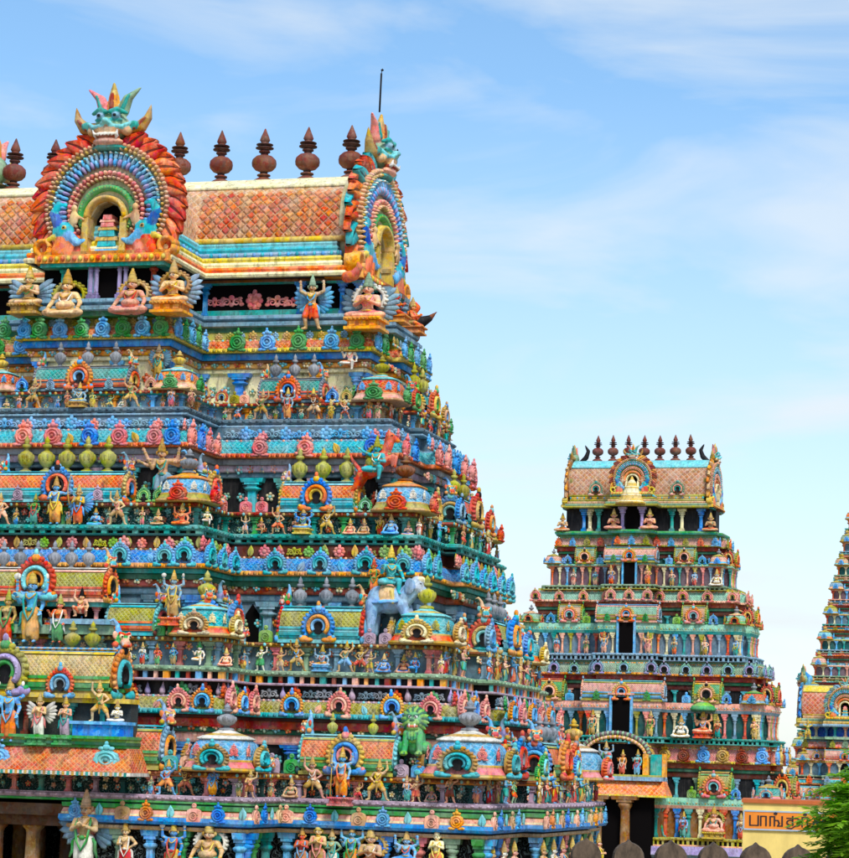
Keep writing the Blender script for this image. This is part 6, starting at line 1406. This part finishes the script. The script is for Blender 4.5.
x, z = V2(703, 736, 3, .05); statue('sit4', T2.world(x, -V[3]['d'][1] - .05, V[3]['zl']), -T2.th, 1.75, 'pinkskin', 'vermil', 'gold', 'pink deity seated beneath a green parasol on the slimmer tower', None, 'statue', (), 'gold', 'vermil')
mb = MB(); mb.lathe([(0, .62), (.35, .55), (.72, .35), (.80, .12), (.70, 0), (.0, .06)], 14, cols=[P['green'], P['lime'], P['green'], P['dgreen'], P['dgreen']]); mb.tube([(0, .1, .1), (0, .1, -1.9)], .07, P['olive'], 6)
x, z = V2(703, 712, 3, .0); link('parasol', mb.mesh('parasol'), T2.root, (x, -V[3]['d'][1] - .02, z))
x, z = V2(655, 838, 2, .0); statue('danceR', T2.world(x, -V[2]['d'][1] - .1, V[2]['zl']), -T2.th, 2.3, 'teal', 'green', 'olive', 'large green striding giant beside the dark gateway of the slimmer tower')
statue('sit', T2.world(V2(714, 838, 2, 0)[0], -V[2]['d'][1] - .08, V[2]['zl']), -T2.th, 2.0, 'rose', 'rose', 'gold', 'pink seated figure in a yellow-framed niche low on the slimmer tower', None, 'statue', (('halo', 'olive'),), 'gold', 'yellow')
# gateway and porch
d = V[2]['d']; vb2 = d[1] + d[3]
mb = MB(); xa, za = T2.at(612, 835, vb2 + .3); xw = T2.at(653, 835, vb2)[0]
zt_ = T2.at(612, 797, vb2)[1]
mb.box(0, -vb2 - .02, (zt_ + A(-7)) / 2, 2 * xw, 1.2, zt_ - A(-7), P['black']); link('gateway', mb.mesh('gateway'), T2.root)  # solid black block paints the darkness of the gateway
for px in (625,): link('stone_pillar', pm, T2.root, (T2.at(px, 835, vb2 + .8)[0], -vb2 - .85, zt_ - 3.55), 0, (1.5, 1.5, 1.9), P['stone'])
link('stone_pillar', pm, T2.root, (T2.at(597, 835, vb2 + .8)[0], -vb2 - .85, zt_ - 3.55), 0, (1.5, 1.5, 1.9), P['stone'])
mb = MB(); x1, z1 = T2.at(667, 796, vb2 + 1.0); z2 = T2.at(640, 781, vb2 + .5)[1]; x1 = abs(x1); b = 0
mb.v += [(-x1, -vb2 - 1.2, z1), (x1, -vb2 - 1.2, z1), (x1 - .35, -vb2 - .4, z2), (-x1 + .35, -vb2 - .4, z2)]; mb.face((0, 1, 2, 3), P['vermil'], 1, [(0, 0), (2 * x1 / .3, 0), (2 * x1 / .3, 3), (0, 3)])
b = 4; mb.v += [(x1, -vb2 - 1.2, z1), (x1, -vb2 + .5, z1), (x1 - .35, -vb2 + .5, z2), (x1 - .35, -vb2 - .4, z2)]; mb.face((4, 5, 6, 7), P['vermil'], 1, [(0, 0), (4, 0), (4, 3), (0, 3)])
mb.box(0, -vb2 - .4, z1 - .06, 2 * x1, 1.7, .12, P['yellow']); mb.box(0, -vb2 - .2, z2 + .12, 2 * x1 - .8, 1.2, .24, P['steel']); mb.box(0, -vb2 - .25, z2 + .30, 2 * x1 - 1.0, 1.1, .12, P['olive'])
za2 = T2.at(612, 741, vb2 + .4)[1]; xa1 = abs(T2.at(643, 778, vb2 + .4)[0])
mb.box(0, -vb2 + .25, (z2 + za2) / 2, 2 * xa1, .6, za2 - z2 - .3, P['black'])  # black block paints the shade inside the arched niche
for s in (-1, 1): mb.box(s * (xa1 + .12), -vb2 - .1, z2 + .95, .34, .5, 1.3, P['orange']); mb.box(s * (xa1 + .72), -vb2 + .1, z2 + .95, .7, .4, 1.3, P['teal'], 0); mb.box(s * (xa1 + 1.2), -vb2 + .1, z2 + .95, .22, .45, 1.4, P['orange'], 0)
for i in range(43):
    a = math.pi * i / 42; mb.ell((1.04 * xa1 * math.cos(a), -vb2 - .15, z2 + 1.45 + (za2 - z2 - 1.2) * math.sin(a)), (.12, .2, .12), P['rose'] if i % 2 else P['ochre'], 6, 4)
    mb.ell((1.16 * xa1 * math.cos(a), -vb2 - .1, z2 + 1.5 + (za2 - z2 - 1.0) * math.sin(a)), (.13, .2, .15), P['plum'] if i % 2 else P['sage'], 6, 4)
link('porch', mb.mesh('porch'), T2.root)
zf = z2 + .36
for px, hh, sk, cl, lb in ((606, 2.0, 'steel', 'blue', 'blue deity standing in the arched niche over the gateway of the slimmer tower'), (622, 1.5, 'orange', 'vermil', 'orange attendant next to the blue deity in the arched niche'), (637, 1.55, 'aqua', 'sky', 'pale lady at the edge of the arched niche over the gateway')):
    statue('deity' if hh > 1.9 else 'lady', T2.world(T2.at(px, 778, vb2 + .4)[0], -vb2 - .45, zf), -T2.th, hh, sk, cl, 'gold', lb)
mb = MB(); ring(mb, V[2]['d'], [(.3, 0), (.3, V[2]['zl'] - 1.2, P['stone2'], 3), (.6, V[2]['zl'] - 1.0, P['steel']), (.5, V[2]['zl'] - .5, P['lilac']), (-.5, V[2]['zl'] - .48, P['tan'])], .5); link('stone_base', mb.mesh('stone_base'), T2.root)
# neck and roof
zn2, ze2 = T2.at(690, 531, 2.2)[1], T2.at(690, 508, 2.2)[1]; dn2 = (T2.at(717, 531, 2.2)[0], 2.2, 1.45, max(1.2, vzero(T2, 631, 531) - 2.2), 1.1, .2)
mb = MB(); zt5 = V[5]['zt']; ring(mb, dn2, [(-.9, zt5 - .02), (-.05, zt5, P['green']), (0, zt5 + .08, P['teal']), (0, zn2 - .05, P['green']), (-.1, zn2, P['green']), (-.6, zn2, P['slate']), (-.6, ze2, P['dark']), (-.3, ze2 + .1, P['maroon'])]); nk2 = link('neck', mb.mesh('neck'), T2.root)
for px, c in ((584, 'blue'), (590, 'cream'), (599, 'teal'), (672, 'teal'), (682, 'cream'), (701, 'blue')): link('pilaster', KIT['rd'], nk2, (T2.at(px, 520, 1.8)[0], -1.8, zn2), 0, (1.1, 1.0, ze2 - zn2), P[c])
vn2 = dn2[1] + dn2[3]
for s in (-1, 1):
    link('pilaster', KIT['rd'], nk2, (s * .62, -vn2 + .35, zn2), 0, (1.1, 1.0, ze2 - zn2), P['lilac'])
    statue('sit_anjali', T2.world(s * 1.15, -vn2 + .25, zn2), -T2.th, 1.35, 'pinkskin', 'rose', 'gold', 'pink praying figure beside the doorway under the roof of the slimmer tower', 'praying pair under the second roof')
    statue('sit_anjali', T2.world(s * (dn2[0] - .45), -dn2[1] + .25, zn2), -T2.th, 1.2, 'tan', 'vermil', 'gold', 'tan seated figure at a corner under the roof of the slimmer tower', 'corner figures under the second roof')
mb = MB(); mb.box(0, -vn2 + .5, (zn2 + ze2) / 2, .8, .16, ze2 - zn2, P['black']); link('doorway', mb.mesh('doorway'), nk2)  # no opening behind: the doorway's dark is painted black
Wr = T2.at(705, 505, 2.1)[0]; dr2 = (Wr, 2.15, 1.5, dn2[3], 1.0, .02)
roof(T2, dict(d=dr2, ze=ze2, ze1=ze2 + .75, zb=ze2 + .78, zr=ZR2, eave=['olive', 'sage', 'tan', 'olive', 'gold'], eoff=[.2, .12, 0, -.12, -.2], ridge='aqua', lat=srgb('c98a66'), roll='olive', nw=1.2, nh=1.3, nk=7, ks=1.02, kx=0, kh=1.75, dot=.45, uvs=.36, bin=.3))
big_gable(T2, 0, -(vn2 - .35), ze2 + .75, 0, 1.55, 1, ('orange', 'crimson'), 20, .8)
mb = MB(); mb.lathe([(.95, 0), (.95, .12), (.78, .2), (.62, .55), (.64, .62), (.5, .7), (.44, 1.0), (.46, 1.08), (.3, 1.15), (.28, 1.35), (.14, 1.55), (.05, 1.75), (0, 1.8)], 12, cols=[P['gold'], P['cream']] * 6, sup=4); link('cream_spire', mb.mesh('cream_spire'), T2.root, (0, -(vn2 - .1), ze2 + .1))
for s in (-1, 1):
    big_gable(T2, s * (Wr + .1), 0, ze2 + .1, s * math.pi / 2, 2.0, 1, ('orange', 'tan'), 18, .85, 1.12); 
    h = link('crescent_horn', cached('crh', lambda: blob('crescent_horn', [('c', (0, 0, 0), .16, (-.38, 0, .35), .17, P['dark']), ('c', (-.38, 0, .35), .17, (-.52, 0, .75), .13, P['dark']), ('c', (-.52, 0, .75), .13, (-.30, 0, 1.12), .05, P['dark'])], .05, 1)), T2.root, (s * (Wr - .25), 0, ZR2 - .1), 0, (s * .95, .9, 1.0))
    for px in (597, 678): pass
for px in (596.5, 678): x, z = T2.at(px, 497, 1.9); add_ = link('arch_plaque', kudu_mesh('sage', 'rose', 'teal'), T2.root, (x, -2.05, ze2 + .8), 0, .95)

# ------------------------------------------------------------------ third tower: only its roof and upper storeys show beside the second
q = anchor(850, 686, 205.0)
T3 = Tower(q.x, q.y, .27, 'low painted temple tower with a red-latticed barrel roof and a blue horned gable end', 13); ZR3 = q.z
ze3 = T3.at(820, 727, 2.0)[1]; W3 = abs(T3.at(803, 715, 1.5)[0])
roof(T3, dict(d=(W3, 2.4, 1.6, 1.5, 1.0, .02), ze=ze3, ze1=ze3 + .9, zb=ze3 + .92, zr=ZR3, eave=['steel', 'gold', 'sage', 'tan'], eoff=[.15, .1, 0, -.1], ridge='yellow', lat=srgb('d2705a'), roll='gold', nw=1.3, nh=1.6, nk=0, ks=1, kh=1, dot=.5, uvs=.42, bin=.3))
big_gable(T3, 0, -3.7, ze3 + .6, 0, 1.75, 1, ('steel', 'sage'), 18, .6)
for s in (-1, 1): big_gable(T3, s * (W3 + .1), 0, ze3, s * math.pi / 2, 2.3, 1, ('sky', 'blue'), 16, 1.0, 1.1); link('crescent_horn', cached('bh', lambda: blob('crescent_horn', [('c', (0, 0, 0), .3, (-.2, 0, .5), .32, P['sky']), ('c', (-.2, 0, .5), .32, (.25, 0, 1.0), .22, P['blue']), ('c', (.25, 0, 1.0), .22, (.6, 0, .9), .08, P['blue'])], .08, 1)), T3.root, (s * (W3 - .1), 0, ZR3), 0, (s * 1.0, .9, 1.0))
def plain_tower(t, tops, dims, seed, nf='FLBS', mats=None, doors=True):
    """storeys given as (z_ledge, z_top), dims (W, D, Wc, pc); far away, so coarser pieces"""
    rn = random.Random(seed)
    for i, ((z0, z1), (W, D, Wc, pc)) in enumerate(zip(tops, dims)):
        h = z1 - z0; S = max(.8, h / 2.6); cs = ['rose', 'aqua', 'olive', 'steel', 'tan', 'sage', 'vermil', 'sky']
        c = C2(cs[i % 8], ['sage', 'steel', 'teal', 'rose'][i % 4], ['slate', 'plum', 'dteal'][i % 3], ['gold', 'rose', 'olive'][i % 3], 'rose', 'mint', 'steel', ['vermil', 'orange', 'pink', 'aqua'][i % 4], ['olive', 'pink', 'turq', 'tan'][(i + 1) % 4], cs[(i + 3) % 8])  # wall colours kept light in place of distance haze
        wq = min(1.5 * S, (W - Wc) * .5); mid = (Wc + W - wq) / 2
        sp = dict(d=(W, D, Wc, pc, D * .5, .3 * S), zl=z0, ze0=z0 + h * .34, ze1=z0 + h * .40, zc0=z0 + h * .76, zc1=z0 + h * .92, zt=z1 - h * .02, co=-.5 * S, lh=h * .12, sh=h * .30, scale=S * .8, c=c, ros=[cs[(i + 2) % 8], cs[(i + 5) % 8]], rosw=h * .2 / (S * .8), rossp=1.15 * S, pil=PLC, pilsp=.75 * S, pilw=1.0, pk=1, stubsp=.6 * S, shc=(cs[i % 8], 'vermil', 'rose', 'aqua'), kuc=('gold', cs[(i + 1) % 8], cs[(i + 4) % 8], 'olive'), kup='sky', faces=nf, detail=0, uvs=.3 * S)
        sh = []
        for s in (1, -1): sh += [('kuta', 'F' if s > 0 else 'L', s * (W - wq * .55), dict(w=wq, small=True)), ('shala', 'F' if s > 0 else 'L', s * mid, dict(L=1.5 * S, small=True, front=('gold', 'rose', 'blue', .95)))]
        sh += [('shala', 'B', 0, dict(L=Wc * 1.7, small=True, front=('sky', 'vermil', 'gold', .95))), ('shala', 'S', 0, dict(L=1.6 * S, small=True))]
        sp['shr'] = sh; st = storey(t, sp)
        if doors:
            mb = MB(); mb.box(0, -(D + pc - .38 * S), z0 + h * .18, Wc * .5, .2, h * .34, P['black']); link('doorway', mb.mesh('doorway'), st)  # black box paints the dark of each far doorway
hs3 = [(ze3 - 1.0 - 2.9, ze3 - 1.0), (ze3 - 6.9, ze3 - 3.95), (ze3 - 10, ze3 - 6.95)]
plain_tower(T3, hs3, [(W3 + .5, 2.6, 1.8, 1.5), (W3 + 1.3, 3.2, 2.1, 1.6), (W3 + 2.1, 3.8, 2.4, 1.7)], 3)
mb = MB(); ring(mb, (W3 + .1, 2.3, 1.6, 1.5, 1.1, .1), [(-.4, ze3 - 1.02), (0, ze3 - 1.0, P['green']), (0, ze3 - .8, P['sage']), (-.6, ze3 - .78, P['slate']), (-.6, ze3 + .05, P['deep'])]); nk3 = link('neck', mb.mesh('neck'), T3.root)
for i, u in enumerate(evenly(-W3, W3, .8, .3)): link('pilaster', KIT['rd'], nk3, (u, -(1.85 if abs(u) > 1.5 else 3.35), ze3 - .8), 0, (1, 1, .85), P[PLC[i % 8]])
mb = MB(); ring(mb, (W3 + 2.4, 4.1, 2.7, 1.7, 1.9, .3), [(.2, 0), (.2, ze3 - 10.2, P['stone2'], 3), (-1, ze3 - 10.2, P['stone2'], 3)], .6); link('stone_base', mb.mesh('stone_base'), T3.root)
statue('armsup', T3.world(T3.at(808, 744, 2.4)[0], -2.55, ze3 - 1.0), -T3.th, 1.6, 'yellow', 'gold', 'gold', 'small yellow figure with raised arms under the eave of the low tower')
# ------------------------------------------------------------------ fourth tower: tall and far, only its flank in view
q = anchor(947, 604, 330.0); T4 = Tower(q.x, q.y, .27, 'very tall pale tower of many stacked storeys rising behind the low tower', 17)
zs4 = [A(0.5) - 12 + 4.0 * 0]; tops = []; dims = []
z = 8.0
edge = lambda zz: 17.3 - (zz - 20.0) * .21
for i in range(18):
    h = 3.7 - .07 * i; tops.append((z, z + h)); W4 = max(4.6, edge(z)); dims.append((W4, W4 * .62, W4 * .32, 1.2)); z += h
plain_tower(T4, tops, dims, 7)
roof(T4, dict(d=(4.2, 2.6, 1.5, 1.0, 1.0, .02), ze=z, ze1=z + 1.2, zb=z + 1.2, zr=z + 4.2, eave=['gold', 'rose', 'aqua'], eoff=[.3, .1, 0], ridge='yellow', lat='rose', roll='gold', nw=1.4, nh=2, nk=7, ks=1.1, kh=2.2, dot=.6, uvs=.5, bin=.3))
for s in (-1, 1): big_gable(T4, s * 4.3, 0, z, s * math.pi / 2, 2.9, 1, ('orange', 'gold'), 16, 1.0)
mb = MB(); ring(mb, (18.5, 11.6, 6.2, 1.4, 5, .4), [(.2, 0), (.2, 8.0, P['stone2'], 3), (-2, 8.0, P['stone2'], 3)], .8); link('stone_base', mb.mesh('stone_base'), T4.root)
# ------------------------------------------------------------------ yellow building with its painted sign
def flat_mat(name, col, rough=.8, noise=.15, sc=2.0):
    m, n, l = new_mat(name); out = n.new('ShaderNodeOutputMaterial'); bs = n.new('ShaderNodeBsdfPrincipled'); geo = n.new('ShaderNodeNewGeometry')
    t = n.new('ShaderNodeTexNoise'); t.inputs['Scale'].default_value = sc; t.inputs['Detail'].default_value = 8; t.inputs['Roughness'].default_value = .65
    mpg = n.new('ShaderNodeMapping'); mpg.inputs['Scale'].default_value = (1, 1, .45); l.new(geo.outputs['Position'], mpg.inputs['Vector']); l.new(mpg.outputs['Vector'], t.inputs['Vector'])
    r = n.new('ShaderNodeMapRange'); r.inputs['From Min'].default_value = .35; r.inputs['From Max'].default_value = .75; r.inputs['To Min'].default_value = 1.06; r.inputs['To Max'].default_value = 1 - noise * 2
    l.new(t.outputs['Fac'], r.inputs['Value'])
    h = n.new('ShaderNodeHueSaturation'); h.inputs['Color'].default_value = (*col, 1); l.new(r.outputs['Result'], h.inputs['Value']); l.new(h.outputs['Color'], bs.inputs['Base Color'])
    bs.inputs['Roughness'].default_value = rough; bp = n.new('ShaderNodeBump'); bp.inputs['Strength'].default_value = .3; bp.inputs['Distance'].default_value = .02; l.new(t.outputs['Fac'], bp.inputs['Height']); l.new(bp.outputs['Normal'], bs.inputs['Normal'])
    l.new(bs.outputs['BSDF'], out.inputs['Surface']); return m
M_YEL, M_ORG, M_BLK, M_TRM, M_BLU = flat_mat('yellow_limewash', srgb('f0d277'), .85, .10), flat_mat('orange_sign_paint', srgb('f08a1e'), .6, .08), flat_mat('black_lettering', srgb('201820'), .6, .05), flat_mat('brick_red_trim', srgb('c8662e'), .8, .15), flat_mat('pale_blue_trim', srgb('a9bccb'), .7, .1)
YB = 116.0
q0 = anchor(743, 799, YB)
bx0, bw, bh = q0.x, 13.0, q0.z
BAN = -math.atan2(bx0, YB) - .012            # the house stands square to the lane, its side wall hidden
bdir = Vector((math.cos(BAN), math.sin(BAN), 0)); bnor = Vector((math.sin(BAN), -math.cos(BAN), 0)); borg = Vector((bx0, YB, 0))
def bpos(px, py):
    d = ray(px, py); t = (borg - C_POS).dot(bnor) / d.dot(bnor); q = C_POS + d * t; return (q - borg).dot(bdir), q.z
bld = tag(empty('yellow_building', (bx0, YB, 0), BAN), 'plain yellow building with an orange name board along its parapet', 'building')
def bbox(name, x0, x1, y0, y1, z0, z1, mat, par):
    mb = MB(); mb.box((x0 + x1) / 2, (y0 + y1) / 2, (z0 + z1) / 2, x1 - x0, y1 - y0, z1 - z0, WHT)
    return link(name, mb.mesh(name, [mat]), par)
zs0, zs1 = bpos(745, 811.5)[1], bpos(745, 828.3)[1]
bbox('wall', 0, bw, 0, 7, 0, bh - .16, M_YEL, bld)
bbox('parapet_cap', -.06, bw + .06, -.10, 7.1, bh - .16, bh, M_TRM, bld)
for i in range(4):
    x = 1.6 + i * 3.1; w = bbox('window', x - .55, x + .55, -.03, .1, 2.0, 3.5, M_BLK, bld); bbox('sill', x - .7, x + .7, -.16, -.002, 1.86, 1.98, M_TRM, w)
sg = tag(empty('name_board', (bx0, YB, 0), BAN), 'long orange board with black Tamil lettering on the yellow building', 'sign')
bbox('board', .08, bw - .1, -.08, -.004, zs1, zs0, M_ORG, sg)
for z0, z1 in ((zs0 + .002, zs0 + .07), (zs1 - .07, zs1 - .002)): bbox('frame', .05, bw - .07, -.10, -.004, z0, z1, M_BLU, sg)
bbox('frame', .02, .078, -.10, -.004, zs1, zs0, M_BLU, sg)
# letters as strokes: (start x in photo pixels, strokes in units of letter height)
HL = zs0 - zs1
def arcp(cx, cz, rx, rz, a0, a1, n=12): return [(cx + rx * math.cos(math.radians(a0 + (a1 - a0) * i / n)), cz + rz * math.sin(math.radians(a0 + (a1 - a0) * i / n))) for i in range(n + 1)]
LET = [  # pa, aa-sign, nga + dot, ku, ra + dot, tha
    (750.0, [[(0, .95), (0, .0), (.66, .0), (.66, .95)]]),
    (760.8, [[(0, 0), (0, .92), (.42, .92), (.42, 0)]]),
    (770.2, [[(0, 0), (0, .92), (.34, .92), (.34, .0)], [(.34, .55), (.62, .55), (.72, .25), (.60, .0), (.95, .0), (.95, .95)], arcp(.42, 1.22, .09, .09, 0, 360, 8)]),
    (786.9, [[(0, .80), (.86, .80)], [(.46, 1.0), (.46, .1)], arcp(.27, .38, .26, .24, 40, 330), arcp(.72, .42, .38, .38, 88, -100), [(.66, .04), (.36, -.22), (.02, -.16)]]),
    (802.2, [[(0, 0), (0, .92), (.42, .92), (.42, 0)], arcp(.22, 1.2, .09, .09, 0, 360, 8)]),
    (813.2, [arcp(.26, .36, .25, .3, 60, 400), [(.5, .7), (.5, .1), (.2, -.22), (-.05, -.1)], [(0, .92), (.78, .92), (.78, .3)]]),
    (827.0, [[(0, .95), (0, 0), (.66, 0), (.66, .95)]]), (837.5, [[(0, 0), (0, .92), (.42, .92), (.42, 0)]]),
    (848.0, [[(0, .78), (.8, .78)], [(.38, 1.0), (.38, .1)], arcp(.24, .36, .24, .22, 40, 330), arcp(.62, .42, .34, .36, 85, -95)])]
lh_ = HL * .60; zl_ = zs1 + HL * .20
for px, strokes in LET:
    x0 = bpos(px, 822)[0]; mb = MB()
    for st_ in strokes:
        for j in range(len(st_) - 1):
            (ax, az), (bx_, bz) = st_[j], st_[j + 1]; vert = abs(bz - az) > abs(bx_ - ax); wv = .125 if vert else .10
            dx, dz = bx_ - ax, bz - az; L = math.hypot(dx, dz); nx, nz_ = -dz / L * wv / 2, dx / L * wv / 2; ex, ez = dx / L * .04, dz / L * .04
            mb.prism([(ax - ex + nx, az - ez + nz_), (ax - ex - nx, az - ez - nz_), (bx_ + ex - nx, bz + ez - nz_), (bx_ + ex + nx, bz + ez + nz_)], -.02 - .0008 * j, .0, WHT)
    o = link('letter', mb.mesh('letter', [M_BLK]), sg, (x0, -.081, zl_), 0, (lh_ * 1.25, 1.0, lh_))

# ------------------------------------------------------------------ old stone wall with pointed merlons
M_WALL = flat_mat('mossy_stone', srgb('6a5846'), .95, .45, 6.0)
YW = 61.0
wx0 = anchor(569, 858, YW).x; zmer = anchor(715, 842, YW).z; zbase = zmer - .86
wl_ = tag(empty('stone_wall', (wx0 + 9, YW, 0)), 'old grey-brown stone wall topped with rounded pointed merlons', 'wall')
mb = MB(); mb.box(0, .3, zbase / 2 - .06, 18.0, .6, zbase - .12, WHT); link('wall', mb.mesh('wall', [M_WALL]), wl_)
mb = MB(); mb.box(0, .3, zbase - .06, 18.1, .78, .12, WHT); link('coping', mb.mesh('coping', [M_WALL]), wl_)
poly = [(-.36, 0), (.36, 0)] + [(.385 * math.cos(math.radians(t)) , .40 + .40 * math.sin(math.radians(t))) for t in (-20, 0, 20, 38, 54, 68)] + [(.07, .80), (0, .87), (-.07, .80)] + [(.385 * math.cos(math.radians(t)), .40 + .40 * math.sin(math.radians(t))) for t in (112, 126, 142, 160, 180, 200)]
mb = MB(); mb.prism(poly, -.02, .34, WHT, WHT, .08); mer = mb.mesh('merlon', [M_WALL])
for i in range(16):
    x = anchor(587 + 42.7 * i, 850, YW).x - (wx0 + 9)
    if x < 8.8: link('merlon', mer, wl_, (x, .14, zbase), 0, (.98 + .03 * (i % 3), 1, 1.0 - .02 * (i % 2)))

# ------------------------------------------------------------------ leafy tree in the right foreground
M_LEAF = None
def leaf_mat():
    m, n, l = new_mat('leaf'); out = n.new('ShaderNodeOutputMaterial'); bs = n.new('ShaderNodeBsdfPrincipled'); tr = n.new('ShaderNodeBsdfTranslucent'); mx_ = n.new('ShaderNodeMixShader'); mx_.inputs[0].default_value = .5
    at = n.new('ShaderNodeAttribute'); at.attribute_name = 'Col'; l.new(at.outputs['Color'], bs.inputs['Base Color'])
    t2 = nmix(n, l, at.outputs['Color'], (1.6, 1.7, .6), 1.0, 'MULTIPLY'); l.new(t2, tr.inputs['Color'])
    bs.inputs['Roughness'].default_value = .45; l.new(bs.outputs[0], mx_.inputs[1]); l.new(tr.outputs[0], mx_.inputs[2]); l.new(mx_.outputs[0], out.inputs['Surface']); return m
M_LEAF = leaf_mat(); M_BARK = flat_mat('bark', srgb('5c4634'), .9, .3, 6)
def tree(px, py, Y, R, label, seed):
    rn = random.Random(seed); q = anchor(px, py, Y); top = q.z; cx = q.x; cz = top - R * 1.15
    root = tag(empty('neem_tree', (cx, Y, 0)), label, 'tree')
    mb = MB(); mb.tube([(0, 0, 0), (.1, 0, cz * .35), (-.05, .05, cz * .7), (0, 0, cz)], [.24, .19, .15, .11], WHT, 10)
    link('trunk', mb.mesh('trunk', [M_BARK]), root)
    ml = MB(); tips = []
    for i in range(76):
        a = rn.random() * 6.283; e = math.asin(rn.uniform(-.55, 1)); r = R * rn.uniform(.55, 1.0)
        p = Vector((math.cos(a) * math.cos(e) * r, math.sin(a) * math.cos(e) * r, cz + math.sin(e) * r * 1.1)); s0 = Vector((0, 0, cz - R * .7 + rn.random() * R * .7)); mid = s0.lerp(p, .5) + Vector((0, 0, .12 * R))
        ml.tube([tuple(s0), tuple(mid), tuple(p)], [.07, .04, .012], WHT, 5)
        for j in range(9): tips.append(mid.lerp(p, .15 + .95 * rn.random()) + Vector((rn.gauss(0, .2), rn.gauss(0, .2), rn.gauss(0, .16))))
    link('limbs', ml.mesh('limbs', [M_BARK]), root)
    V_, F_, K_ = [], [], []
    for tp in tips:
        for k in range(4):                                   # a drooping feather of leaflets
            a = rn.random() * 6.283; dr = Vector((math.cos(a), math.sin(a), rn.uniform(-.2, .5))).normalized(); L = rn.uniform(.3, .52); g = rn.uniform(.7, 1.25)
            side = dr.cross(Vector((0, 0, 1))).normalized()
            for j in range(9):
                t = j / 8; base = tp + dr * L * t + Vector((0, 0, -.30 * t * t * L))
                for s in (-1, 1):
                    ld = (dr * .55 + side * s * .8 + Vector((0, 0, rn.uniform(-.45, .1)))).normalized(); ll = rn.uniform(.17, .30) * (1 - .35 * abs(t - .45)); w = ld.cross(Vector((rn.uniform(-.3, .3), rn.uniform(-.3, .3), 1))).normalized() * ll * .19
                    b = len(V_); V_ += [tuple(base), tuple(base + ld * ll * .45 + w), tuple(base + ld * ll), tuple(base + ld * ll * .45 - w)]
                    F_.append((b, b + 1, b + 2, b + 3)); c0 = rn.uniform(.75, 1.2) * g; K_.append((.25 * c0, .46 * c0, .04 * c0))
    mb = MB(); mb.v = V_; mb.f = F_; mb.c = K_; mb.m = [0] * len(F_); mb.u = [None] * len(F_); mb.s = [False] * len(F_)
    tag(link('crown', mb.mesh('crown', [M_LEAF]), root), kind='stuff')
tree(888, 750, 46.0, 1.26, 'bright green feathery tree in front of the orange name board', 4)

# ------------------------------------------------------------------ ground
M_GRD = flat_mat('dusty_ground', srgb('9a8465'), .95, .2, .3)
mb = MB(); mb.v += [(-3000, -500, 0), (3000, -500, 0), (3000, 6000, 0), (-3000, 6000, 0)]; mb.face((0, 1, 2, 3), WHT); tag(link('ground', mb.mesh('ground', [M_GRD])), kind='structure')
